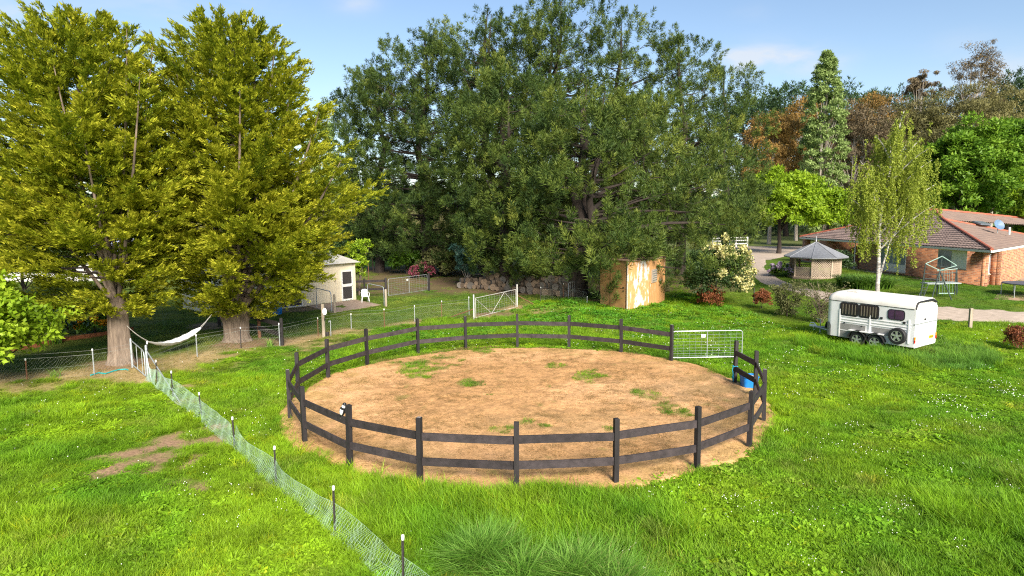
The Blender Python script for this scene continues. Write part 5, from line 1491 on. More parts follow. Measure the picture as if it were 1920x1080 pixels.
for px_ in (1764, 1774, 1783):
    a_ = q3(px_, 508, -.3); b_ = q3(px_, 550, -.3); m = MB(); m.tube([a_ + V((-.09, 0, 0)), b_ + V((-.09, 0, 0))], .008, 4); m.tube([a_ + V((.09, 0, 0)), b_ + V((.09, 0, 0))], .008, 4); m.box(b_, (.30, .12, .05)); m.build('swing_seat', M_pg, pf)
p = at(1925, 556); tp2 = thing('trampoline', p, 'round trampoline on thin legs over a bare earth pad', 'trampoline')
m = MB(); m.lathe([(1.25, 0), (1.28, .03), (1.05, .035), (1.0, .02), (.001, .0)], p + up * .82, 26, None, False); m.build('mat', mat('trampoline mat', (.09, .085, .10), .7), tp2)
m = MB(); m.lathe([(1.3, -.03), (1.33, 0), (1.3, .03), (1.27, 0), (1.3, -.03)], p + up * .82, 26, None, False); m.build('rim', M_dg, tp2)
for k in range(6):
    a = k * math.pi / 3 + .4; c = p + V((1.28 * math.cos(a), 1.28 * math.sin(a), 0)); m = MB(); m.tube([c + up * .8, c], .024, 6); m.build('leg', M_galv, tp2)
strip('earth_pad', pxl([(1862, 562), (1960, 566)]), pxl([(1872, 550), (1960, 551)]), mat('bare earth', (.30, .20, .13), .95, .3, 4, .3), .02)
p = at(1818.5, 616); m = MB(); m.box(p + up * .5, (.15, .13, 1.06)); props(m.build('timber_post', M_greypost, None, bevel=.012), 'lone square grey post in the grass behind the horse trailer', 'post')
p = at(1413, 569); m = MB(); m.box(p + up * .5, (.05, .05, 1.06)); props(m.build('steel_picket', M_picket, None), 'lone dark steel picket beside the red-leaved shrub', 'picket')
# white far rail fence, far white object
wfp = [at(1338, 448), at(1398, 450)]; Yf = wfp[0].y
wf = thing('white_rail_fence', wfp[0], 'white post-and-rail fence far beyond the gravel road', 'fence')
a_ = atY(1337, 441, 95); b_ = atY(1402, 437, 98); a_.z = gz(a_.x, a_.y); b_.z = gz(b_.x, b_.y)
for k in range(4):
    p = a_ + (b_ - a_) * k / 3; m = MB(); m.box(p + up * .75, (.16, .16, 1.5)); m.build('post', M_white, wf)
for zz_ in (.5, 1.0, 1.42):
    m = MB(); m.bar(a_ + up * zz_ + V((0, -.1, 0)), b_ + up * zz_ + V((0, -.1, 0)), .06, .16); m.build('rail', M_white, wf)
# garden edging at the left, hose
el = pxl([(20, 660), (60, 652), (120, 641), (170, 634), (207, 628), (250, 620)]); 
for k, (a_, b_) in enumerate(zip(el, el[1:])):
    pass
ge = thing('garden_edging', V(el[2]), 'low rusty board edging along the shrub bed', 'edging')
for a_, b_ in zip(el, el[1:]):
    m = MB(); m.bar(V(a_) + up * .09, V(b_) + up * .09, .05, .24); m.build('edging_board', mat('rusty edging', (.27, .095, .04), .85, .3, 6) if 'rusty edging' not in bpy.data.materials else bpy.data.materials['rusty edging'], ge)
A = pxl([(10, 657), (60, 649.5), (120, 638.5), (207, 626)]); B = pxl([(10, 646), (60, 639), (120, 629), (207, 620)])
strip('mulch_bed', A, B, mat('bark mulch', (.30, .19, .11), .95, .35, 8, .4), .02)
hp_ = [at(q[0], q[1]) + up * .03 for q in ((170, 704), (185, 699), (198, 701), (212, 696), (224, 693), (236, 692.5), (240, 694))]
m = MB(); m.tube(hp_, .028, 6); props(m.build('garden_hose', mat('teal hose', (.02, .30, .30), .5), None, True), 'teal garden hose lying on dry ground by the trunk', 'hose')

# farm shed seen through the left tree, dark hut behind the pine
M_bluer = mat('blue grey roofing', (.33, .37, .46), .5, .12, 1.5)
c = atY(115, 470, 62); c.z = 0
fs_ = thing('farm_shed', c, 'long shed with blue-grey roof glimpsed through the left tree', 'shed')
m = MB(); m.box(c + up * 1.4, (17, 8, 3.0)); m.build('wall', M_whiteold, fs_)
m = MB(); m.prism([c + V((-9, -4.6, 2.85)), c + V((-9, 0, 4.6)), c + V((-9, 4.6, 2.85))], (18, 0, 0)); m.build('roof', M_bluer, fs_)
for k in range(5):
    m = MB(); m.box(c + V((-6.5 + 3.2 * k, -4.03, 1.5)), (1.5, .08, 1.2)); m.build('window', M_screen, fs_)
c = atY(1168, 440, 68); c.z = gz(c.x, c.y)
ht = thing('garden_hut', c, 'small brown-roofed hut hidden behind the pine branches', 'hut')
m = MB(); m.box(c + up * 1.1, (3.6, 3, 2.2)); m.build('wall', M_brown, ht)
m = MB(); m.prism([c + V((-2.1, -1.8, 2.15)), c + V((-2.1, 0, 3.4)), c + V((-2.1, 1.8, 2.15))], (4.2, 0, 0)); m.build('roof', M_tile, ht)


# ================================================================== VEGETATION
M_bark_g = mat('grey brown bark', (.27, .205, .155), .95, .35, 6, 1.0, 16, col2=(.10, .074, .056), mapping=(1.4, 1.4, .22))
M_bark_d = mat('dark pine bark', (.055, .041, .033), .95, .35, 5, .7, 18, col2=(.028, .021, .018), mapping=(1, 1, .3))
M_bark_p = mat('pale gum bark', (.46, .42, .37), .8, .3, 2.2, .2, 20, col2=(.25, .20, .16), mapping=(1, 1, .3))
M_bark_b = mat('white birch bark', (.62, .59, .54), .75, .2, 7, .2, 20, col2=(.10, .09, .08), mapping=(.6, .6, 2.2))
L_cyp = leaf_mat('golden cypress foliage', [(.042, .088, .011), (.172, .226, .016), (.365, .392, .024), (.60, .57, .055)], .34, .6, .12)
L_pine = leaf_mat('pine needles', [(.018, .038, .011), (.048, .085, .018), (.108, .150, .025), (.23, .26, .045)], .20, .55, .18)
L_pine_far = leaf_mat('far pine needles', [(.022, .050, .020), (.045, .088, .030), (.085, .125, .042)], .15, .6, .2)
L_brown = leaf_mat('brown gum leaves', [(.14, .085, .028), (.27, .165, .045), (.40, .24, .065)], .25, .6, .2)
L_grey = leaf_mat('grey olive gum leaves', [(.085, .082, .032), (.165, .155, .058), (.26, .235, .085)], .25, .6, .2)
L_purp = leaf_mat('purplish gum leaves', [(.075, .058, .036), (.15, .118, .07), (.24, .18, .095)], .25, .6, .2)
L_bright = leaf_mat('fresh bright leaves', [(.10, .19, .012), (.25, .38, .018), (.42, .55, .04)], .4, .5, .25)
L_mid = leaf_mat('mid green leaves', [(.05, .12, .012), (.125, .245, .018), (.24, .37, .035)], .35, .5, .25)
L_poplar = leaf_mat('poplar leaves', [(.12, .19, .055), (.23, .32, .095), (.36, .46, .16)], .3, .5, .25)
L_birch = leaf_mat('birch leaves', [(.13, .18, .022), (.27, .33, .04), (.42, .46, .07)], .4, .5, .2)
L_shrub = leaf_mat('dark shrub leaves', [(.014, .035, .010), (.035, .07, .018), (.07, .115, .03)], .2, .5, .3)
L_olive = leaf_mat('olive shrub leaves', [(.06, .075, .022), (.12, .13, .045), (.20, .20, .08)], .25, .6, .2)
L_teal = leaf_mat('teal gum leaves', [(.02, .06, .045), (.05, .12, .09), (.10, .19, .14)], .2, .5, .3)
L_red = leaf_mat('red young leaves', [(.12, .045, .022), (.25, .085, .035), (.36, .14, .06)], .3, .5, .25)
L_cream = leaf_mat('cream blossom', [(.36, .36, .10), (.58, .54, .22), (.72, .66, .36)], .25, .7, .1)
L_pink = leaf_mat('pink blossom', [(.13, .025, .045), (.24, .055, .085), (.34, .12, .15)], .3, .7, .1)
L_lilac = leaf_mat('lilac blossom', [(.42, .30, .44), (.62, .48, .62), (.72, .62, .72)], .3, .7, .1)
L_orange = leaf_mat('orange blossom', [(.55, .20, .01), (.72, .34, .02), (.75, .45, .04)], .3, .7, .1)
L_strap = leaf_mat('strap leaves', [(.04, .10, .012), (.10, .22, .022), (.2, .34, .05)], .3, .45, .35)


def unit(a): return a / np.maximum(np.linalg.norm(a, axis=-1, keepdims=True), 1e-9)


def rvec(n): return unit(rng.normal(0, 1, (n, 3)))


class Leaves:
    def __init__(s): s.V = []; s.T = []
    def tri(s, pos, d, nrm, L, W, tint):
        d = unit(d); side = unit(np.cross(d, nrm)); L = np.broadcast_to(np.asarray(L, float), (len(pos),))[:, None]; W = np.broadcast_to(np.asarray(W, float), (len(pos),))[:, None]
        s.V.append(np.stack([pos - side * W * .5, pos + side * W * .5, pos + d * L], 1).astype(np.float32)); s.T.append(np.broadcast_to(np.asarray(tint, float), (len(pos),)).astype(np.float32))
    def add(s, pos, d, nrm, L, W, tint, mid=.45):
        d = unit(d); side = unit(np.cross(d, nrm)); L = np.broadcast_to(np.asarray(L, float), (len(pos),))[:, None]; W = np.broadcast_to(np.asarray(W, float), (len(pos),))[:, None]
        c = pos + d * L * mid
        s.V.append(np.stack([pos, c - side * W * .5, pos + d * L, c + side * W * .5], 1).astype(np.float32)); s.T.append(np.broadcast_to(np.asarray(tint, float), (len(pos),)).astype(np.float32))
    def build(s, name, m, parent):
        Vv = np.concatenate(s.V); T = np.clip(np.concatenate(s.T), 0, 1); n = len(Vv)
        global NQ; k = Vv.shape[1]; NQ += n * (k - 2)
        return np_mesh(name, Vv.reshape(-1, 3), np.arange(n * k).reshape(-1, k), m, parent, {'tint': ('FACE', 'FLOAT', T)})


NQ = 0


def env_fn(pts, Y, cx):
    """crown outline from (y_pixel, left_px, right_px) rows, at depth Y, about the pixel column cx -> radius functions of height"""
    z = []; l = []; r = []
    for (py, lp, rp) in sorted(pts, key=lambda q: -q[0]):
        p = atY(cx, py, Y); a = atY(lp, py, Y); b = atY(rp, py, Y); z.append(p.z); l.append(p.x - a.x); r.append(b.x - p.x)
    z, l, r = map(np.array, (z, l, r))
    def R(zz, ca):
        L_ = np.interp(zz, z, l); R_ = np.interp(zz, z, r); m = (np.maximum(L_, .1) + np.maximum(R_, .1)) * .5
        return np.where(ca > 0, m + (R_ - m) * ca, m + (L_ - m) * -ca)
    return R, z[0], z[-1]


def trunk_pts(p, q, n=7, wob=.12):
    p = V(p); q = V(q); L = (q - p).length
    return [p + (q - p) * (k / n) + V((random.uniform(-1, 1), random.uniform(-1, 1), 0)) * wob * math.sin(math.pi * k / n) * L * .12 for k in range(n + 1)]


# ------------------------------------------------ the two golden cypresses
def cypress(px, base_y, rows, leaders, fork_h, r0, label, nb, seed):
    global rng
    rng = np.random.default_rng(seed); random.seed(seed)
    b = at(px, base_y); Y = b.y; R, zlo, zhi = env_fn(rows, Y, px)
    t = thing('golden_cypress', b, label, 'tree', 'big golden conifers')
    m = MB(); fork = b + up * fork_h
    if fork_h > 2:
        prof = [(-.3, 1.5), (0, 1.35), (.18, 1.12), (.5, 1.0), (1.2, .93), (fork_h, .82)]
    else:
        prof = [(-.3, 1.5), (0, 1.3), (.25, 1.05), (fork_h * .6, 1.1), (fork_h, 1.5)]
    nn = 20; rg = []
    for (z_, f) in prof:
        rg.append(m.add([b + V((r0 * f * (1 + .10 * math.sin(5 * a + 1) * (1 if z_ < .6 else .5) + .05 * math.sin(9 * a)) * math.cos(a), r0 * f * (1 + .10 * math.sin(5 * a + 1) + .05 * math.sin(9 * a)) * math.sin(a), z_)) for a in [2 * math.pi * k / nn for k in range(nn)]]))
    for a_, b_ in zip(rg, rg[1:]):
        for k in range(nn): m.face(a_ + k, a_ + (k + 1) % nn, b_ + (k + 1) % nn, b_ + k)
    m.face(*[rg[-1] + k for k in range(nn)])
    lead = []
    for (lx, ly, dy, w_) in leaders:
        q = atY(lx, ly, Y + dy); s_ = fork + V(((q.x - fork.x) * .03, (q.y - fork.y) * .03, -.2)); midp = s_ * .45 + q * .55 + V(((q.x - fork.x) * .12, (q.y - fork.y) * .12, 0))
        pts = []
        for k in range(9):
            u = k / 8; pts.append(s_ * (1 - u) ** 2 + midp * 2 * u * (1 - u) + q * u * u)
        rr0 = r0 * (.52 if w_ > 1.2 else .15) * (1 if fork_h > 2 else 1.35)
        m.tube(pts, [rr0 * (1 - k / 8) ** .8 + .015 for k in range(9)], 9); lead.append((np.array([tuple(p) for p in pts]), w_))
    lv = Leaves(); bm = MB(); V_ = V
    axis = np.array(b)
    tot = sum(w_ for _, w_ in lead)
    mainp = np.array([tuple(b + up * zlo * 0 + up * .2)] + [tuple(q) for q in lead[0][0]])
    jobs = []
    nm_ = int(nb * .62)
    for i in range(nm_):
        u = (i + rng.uniform(0, 1)) / nm_; zz_ = zlo + .25 + (zhi - zlo) * .87 * u ** 1.2
        p = np.array([np.interp(zz_, mainp[:, 2], mainp[:, 0]), np.interp(zz_, mainp[:, 2], mainp[:, 1]), zz_]); jobs.append((p, i * 2.39996, mainp[-1][2], True, 0))
    for pts, w_ in lead:
        n = int(nb * .85 * w_ / tot)
        for i in range(n):
            u = .16 + .84 * ((i + rng.uniform(0, 1)) / n) ** .8; k = min(int(u * 8), 7); f = u * 8 - k
            jobs.append((pts[k] * (1 - f) + pts[k + 1] * f, i * 2.39996 + w_, pts[-1][2], False, u))
    for (p, az, ztop, ismain, u) in jobs:
        az += rng.uniform(-.45, .45); h = np.array([math.cos(az), math.sin(az), 0])
        Rm = float(R(p[2], h[0])); off = float(np.dot((p - axis) * [1, 1, 0], h)); rel = (p[2] - zlo) / (zhi - zlo); tip = ztop - p[2]
        L = max(.35, (Rm - off) * (rng.uniform(.60, .97) if rng.uniform() < .76 else rng.uniform(.97, 1.2)))
        L = min(L, (.25 + tip * .80) if ismain else (.13 + tip * .40))
        el = np.interp(rel, [0, .12, .3, .55, .8, 1], [-.02, .04, .18, .36, .66, 1.05]) + rng.uniform(-.12, .14)
        droop = np.interp(rel, [0, .3, 1], [-.10, -.12, .10])
        def bp(s): s = np.asarray(s)[:, None]; return p + h * L * s + np.array([0, 0, 1]) * (el * L * s + droop * L * s * s + .16 * L * s ** 4)
        if L > 1.2 and rng.uniform() < .4:
            pp = bp(np.linspace(0, .9, 5)); bm.tube([V(q) for q in pp], [max(.012, .04 * L / 4 * (1 - s * .9)) for s in (0, .25, .5, .75, 1)], 5, False)
        nt_ = int(5 + L * 6.5); s = rng.uniform(.10, 1.0, nt_) ** .62; s[:2] = [.98, 1.0]
        base = bp(s); sd = np.array([-h[1], h[0], 0]); sgn = np.where(np.arange(nt_) % 2 == 0, 1, -1)
        fan = rng.uniform(.15, .85, nt_); fan[:2] = .15
        lift = rng.uniform(-.34, .50, nt_) + el * .55 + .15
        td = unit(h * np.cos(fan)[:, None] + sd * (np.sin(fan) * sgn)[:, None] + np.array([0, 0, 1]) * lift[:, None])
        tl_ = (.30 + .30 * L * (1.12 - s)) * rng.uniform(.7, 1.25, nt_); tl_ = np.clip(tl_, .30, 1.35)
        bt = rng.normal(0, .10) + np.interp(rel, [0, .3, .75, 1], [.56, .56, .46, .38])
        nl = (tl_ * 36).astype(int) + 7; N_ = int(nl.sum()); ix = np.repeat(np.arange(nt_), nl)
        v = rng.uniform(.03, 1, N_); sg = np.where(rng.uniform(0, 1, N_) < .5, 1, -1); T_ = td[ix]; sq_ = unit(np.cross(T_, np.array([[0, 0, 1.0]])))
        tl2 = tl_[ix]
        pos = base[ix] + T_ * (v * tl2)[:, None] + np.array([0, 0, -1]) * (.10 * v * v * tl2)[:, None] + sq_ * (sg * rng.uniform(0, .11, N_) * (1.05 - v) * np.minimum(1, tl2))[:, None] + rng.normal(0, .020, (N_, 3)) + np.array([0, 0, 1]) * (rng.normal(0, .030, N_))[:, None]
        dirv = T_ * .75 + sq_ * (sg * rng.uniform(.2, .75, N_) * (1 - .6 * v))[:, None] + rng.normal(0, .15, (N_, 3)) + np.array([0, 0, .16])
        nr = np.array([0, 0, 1.0]) + rng.normal(0, .5, (N_, 3))
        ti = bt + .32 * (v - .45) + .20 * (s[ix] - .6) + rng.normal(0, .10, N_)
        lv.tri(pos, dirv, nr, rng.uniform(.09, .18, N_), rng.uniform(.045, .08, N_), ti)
    m.build('trunk', M_bark_g, t, True)
    if bm.v: bm.build('bough', M_bark_d, t, True)['kind'] = 'stuff'
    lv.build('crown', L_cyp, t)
    return t


cypress(228, 680, [(10, 60, 245), (60, 25, 275), (110, -10, 300), (180, -60, 325), (250, -90, 335), (350, -120, 345), (430, -120, 365), (480, -60, 360), (530, 40, 330), (572, 110, 300), (598, 170, 275)],
        [(128, 36, .3, 1.5), (65, 52, -.8, .8), (190, 42, .6, .8), (238, 54, -.5, .7), (22, 104, -1.2, .7), (-40, 200, -1, .8), (262, 150, -1.8, .6), (150, 215, -2.6, .8), (286, 88, .8, .45), (100, 120, -1.8, .6)], 2.7, .40,
        'golden conifer on a single thick trunk at the hammock end nearest the netting', 430, 21)
cypress(445, 640, [(20, 325, 505), (60, 305, 520), (110, 280, 552), (160, 265, 592), (230, 255, 625), (300, 262, 648), (360, 262, 692), (430, 262, 712), (465, 280, 706), (505, 310, 680), (540, 335, 610), (572, 370, 545), (598, 400, 490)],
        [(432, 44, 0, 1.6), (392, 66, -.8, .8), (482, 56, .5, .8), (340, 66, .8, .8), (516, 76, -.4, .7), (548, 152, .2, .9), (600, 205, -.6, .8), (330, 130, -1.6, .7), (450, 170, -2.8, .8), (640, 300, -.5, .6)], 1.5, .5,
        'golden conifer with many stems rising from a low fork beside the black timber fence', 480, 22)


# ------------------------------------------------ pines
def pine(px, Y, rows, top, label, nb, shoots, seed, lean=(0, 0), r0=.45, cat_group='dark pines in the windbreak', needle=(.19, .33, .042, .07), leafm=None, tintb=0.0, trunks=1, base=None, name='pine_tree', up_b=.85, kq=64, extra=()):
    global rng
    rng = np.random.default_rng(seed); random.seed(seed)
    q = atY(px, 530, Y); b = V((q.x, Y, gz(q.x, Y)))
    R, zlo, zhi = env_fn(rows, Y, px)
    t = thing(name, b, label, 'tree', cat_group)
    m = MB(); tp_ = atY(top[0], top[1], Y)
    axis = []
    for k in range(trunks):
        off = V((random.uniform(-1, 1), random.uniform(-1, 1), 0)) * (1.6 if trunks > 1 else 0)
        e = tp_ + V((random.uniform(-1, 1) * 2.5, random.uniform(-1, 1) * 2, -random.uniform(0, 4))) * (1 if k else 0)
        pts = trunk_pts(b + off * .3 - up * .3, e, 8, .25); rr = r0 * (1 if k == 0 else .7)
        m.tube(pts, [rr * (1.15 - .15 * min(j, 1)) * (1 - j / 8) ** .7 + .03 for j in range(9)], 10); axis.append(np.array([tuple(p) for p in pts]))
    lv = Leaves(); bm = MB(); ax0 = np.array(b)
    per = max(4, shoots // nb)
    for i in range(nb):
        pts = axis[i % len(axis)]; u = ((i + rng.uniform(0, 1)) / nb); zt_ = zlo + (zhi - zlo) * (u ** .9)
        el = np.interp(u, [0, .15, .5, .85, 1], [-.12, .1, .40, .85, 1.4]) + rng.uniform(-.15, .15)
        az = i * 2.39996 + rng.uniform(-.5, .5); h = np.array([math.cos(az), math.sin(az), 0])
        Rm = float(R(zt_, h[0])) * rng.uniform(.75, 1.08)
        L = max(.7, Rm); rise = min(L * el * .55, 4.5)
        z0_ = max(zt_ - rise, zlo * .8 + .4 + rng.uniform(0, 1.6)); z0_ = min(z0_, pts[-1][2] - .1)
        p = np.array([np.interp(z0_, pts[:, 2], pts[:, 0]), np.interp(z0_, pts[:, 2], pts[:, 1]), z0_])
        off = float(np.dot((p - ax0) * [1, 1, 0], h)); L = max(.6, L - off)
        rise = zt_ - z0_
        if i >= nb - len(extra):
            ex = np.array(extra[i - nb + len(extra)]); z0_ = ex[3]; p = np.array([np.interp(z0_, pts[:, 2], pts[:, 0]), np.interp(z0_, pts[:, 2], pts[:, 1]), z0_]); dv = (ex[:3] - p) * [1, 1, 0]; L = np.linalg.norm(dv); h = dv / L; rise = ex[2] - z0_; u = .1
        w1, w2, w3 = rng.uniform(0, 6.28), rng.uniform(-.16, .16), rng.uniform(-.05, .05)
        def bp(s): s = np.asarray(s)[:, None]; return p + h * L * s + np.array([-h[1], h[0], 0]) * (L * w2 * np.sin(s * 2.6 + w1) - L * w2 * math.sin(w1)) + np.array([0, 0, 1]) * (rise * (s ** 1.6) + L * w3 * np.sin(s * 5 + w1) - L * w3 * math.sin(w1))
        if L > 1.5 and rng.uniform() < .6:
            pp = bp(np.array([0, .15, .3, .45, .6, .75])); bm.tube([V(q) for q in pp], [max(.018, .019 * L * (1 - s * .88)) for s in (0, .2, .4, .6, .8, 1)], 5, False)
        # shoots: short upright bottle brushes in pads along the outer bough
        ncl = max(1, per // 7); n = ncl * 7; sc_ = needle[0] / .19 if needle[0] < .3 else needle[0] / .22
        s = 1 - .82 * rng.uniform(0, 1, ncl) ** 1.25; s[0] = 1.0; lat = (.10 + .42 * (1.1 - s)) * L * .85
        cc_ = bp(s) + np.stack([-h[1] * np.ones(ncl), h[0] * np.ones(ncl), np.zeros(ncl)], -1) * (rng.uniform(-1, 1, ncl) * np.clip(lat, .3, 2.4))[:, None] + np.array([0, 0, 1]) * rng.normal(0, .25, ncl)[:, None]
        of_ = rng.normal(0, 1, (n, 3)) * [.52, .52, .28] * sc_
        bb = np.repeat(cc_, 7, 0) + of_
        sd = unit(of_ * .75 / sc_ + h * .22 + rng.normal(0, .14, (n, 3)) + np.array([0, 0, 1]) * (up_b + .25 + .35 * u))
        sl_ = rng.uniform(.45, 1.0, n) * sc_; rw = rng.uniform(.22, .38, n) * sc_
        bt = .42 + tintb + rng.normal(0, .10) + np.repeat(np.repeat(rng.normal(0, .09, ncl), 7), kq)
        k = kq; N_ = n * k
        v = rng.uniform(0, 1, N_) ** .85; S_ = np.repeat(sd, k, 0); rd_v = rvec(N_); rd_v = unit(rd_v - S_ * np.sum(rd_v * S_, 1, keepdims=True))
        pos = np.repeat(bb, k, 0) + S_ * (v * np.repeat(sl_, k))[:, None] + rd_v * (np.repeat(rw, k) * (1.02 - v) ** .6 * rng.uniform(.1, 1, N_))[:, None]
        d_ = S_ * (.45 + .6 * v)[:, None] + rd_v * .85 + rng.normal(0, .15, (N_, 3))
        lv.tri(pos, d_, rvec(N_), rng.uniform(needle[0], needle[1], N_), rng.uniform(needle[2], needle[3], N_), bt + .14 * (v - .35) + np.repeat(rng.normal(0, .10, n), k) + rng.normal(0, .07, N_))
        # bare twigs
        if rng.uniform() < .5 and L > 2:
            for _ in range(3):
                c = bp(np.array([rng.uniform(.25, .7)]))[0]; dq = unit(h * .5 + rng.normal(0, .7, 3)); bm.tube([V(c), V(c + dq * rng.uniform(.7, 1.8))], [.025, .008], 4, False)
    m.build('trunk', M_bark_d, t, True)
    bm.build('bough', M_bark_d, t, True)['kind'] = 'stuff'
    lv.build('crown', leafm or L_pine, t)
    return t


pine(712, 66, [(148, 690, 740), (190, 640, 790), (260, 632, 830), (340, 645, 840), (420, 660, 850), (480, 680, 850)], (715, 125), 'outermost dark pine of the windbreak, nearest the golden conifers', 115, 1700, 31, tintb=-.10)
pine(800, 63, [(76, 760, 830), (110, 700, 880), (180, 660, 920), (260, 650, 940), (340, 670, 950), (420, 690, 950), (490, 715, 945)], (795, 55), 'dark pine of the windbreak above the teal-leaved sapling', 140, 2300, 32, tintb=-.08)
pine(905, 60, [(48, 870, 950), (70, 820, 990), (140, 785, 1020), (230, 790, 1030), (320, 800, 1040), (400, 800, 1040), (500, 830, 1020)], (915, 12), 'tall windbreak pine with twin stems above the firewood stack', 140, 2300, 33, trunks=2)
pine(1045, 58, [(6, 1012, 1095), (40, 960, 1140), (110, 920, 1170), (200, 905, 1180), (300, 910, 1190), (400, 910, 1190), (490, 930, 1170)], (1052, 2), 'tallest windbreak pine with its top cut by the picture edge', 125, 1800, 34, trunks=2)
pine(1165, 61, [(48, 1130, 1200), (100, 1090, 1240), (170, 1050, 1270), (260, 1040, 1290), (350, 1040, 1300), (430, 1050, 1290)], (1165, 45), 'slender-topped windbreak pine next to the tallest one', 105, 1450, 35, tintb=.0)
pine(1275, 60, [(80, 1245, 1300), (130, 1210, 1335), (200, 1170, 1370), (290, 1150, 1400), (380, 1150, 1420), (450, 1170, 1400)], (1272, 72), 'yellowish windbreak pine behind the brown shed', 110, 1500, 36, tintb=.02)
pine(1362, 64, [(130, 1335, 1385), (180, 1300, 1400), (250, 1280, 1425), (320, 1270, 1436), (400, 1270, 1430), (455, 1290, 1400)], (1358, 128), 'end pine of the windbreak with bare forked top near the gravel road', 70, 800, 37, tintb=.0, r0=.35)
pine(945, 50, [(150, 900, 985), (220, 860, 1040), (300, 850, 1070), (380, 850, 1080), (450, 865, 1080), (500, 890, 1060), (525, 920, 1010)], (940, 140), 'forward windbreak pine whose low boughs hang over the firewood', 100, 1500, 38, trunks=2, tintb=.02)
pine(1085, 45.6, [(170, 1050, 1150), (240, 1000, 1230), (310, 965, 1310), (370, 955, 1375), (420, 950, 1400), (460, 955, 1390), (500, 975, 1340), (528, 1010, 1270)], (1100, 160), 'spreading windbreak pine whose boughs droop onto the brown shed', 137, 2200, 39, trunks=3, tintb=.06, r0=.5, extra=[(6.2, 38.9, 3.3, 5.2), (7.2, 38.2, 3.5, 5.6), (8.2, 38.8, 3.6, 5.4), (5.6, 40.0, 3.4, 5.0), (9.2, 40.0, 3.5, 5.0), (10.4, 41.5, 3.2, 4.6), (7.6, 40.2, 3.9, 5.5), (11.2, 43.2, 2.9, 4.2), (6.6, 40.5, 3.9, 5.4), (4.6, 40.2, 2.7, 4.2), (9.0, 42.0, 3.9, 5.0), (3.4, 41.5, 2.3, 3.8)])
pine(1215, 52.5, [(190, 1180, 1250), (250, 1130, 1330), (320, 1110, 1390), (380, 1110, 1432), (430, 1120, 1425), (470, 1150, 1370)], (1212, 180), 'broad olive-tinted pine reaching towards the flowering shrub', 100, 1500, 40, trunks=2, tintb=.09)


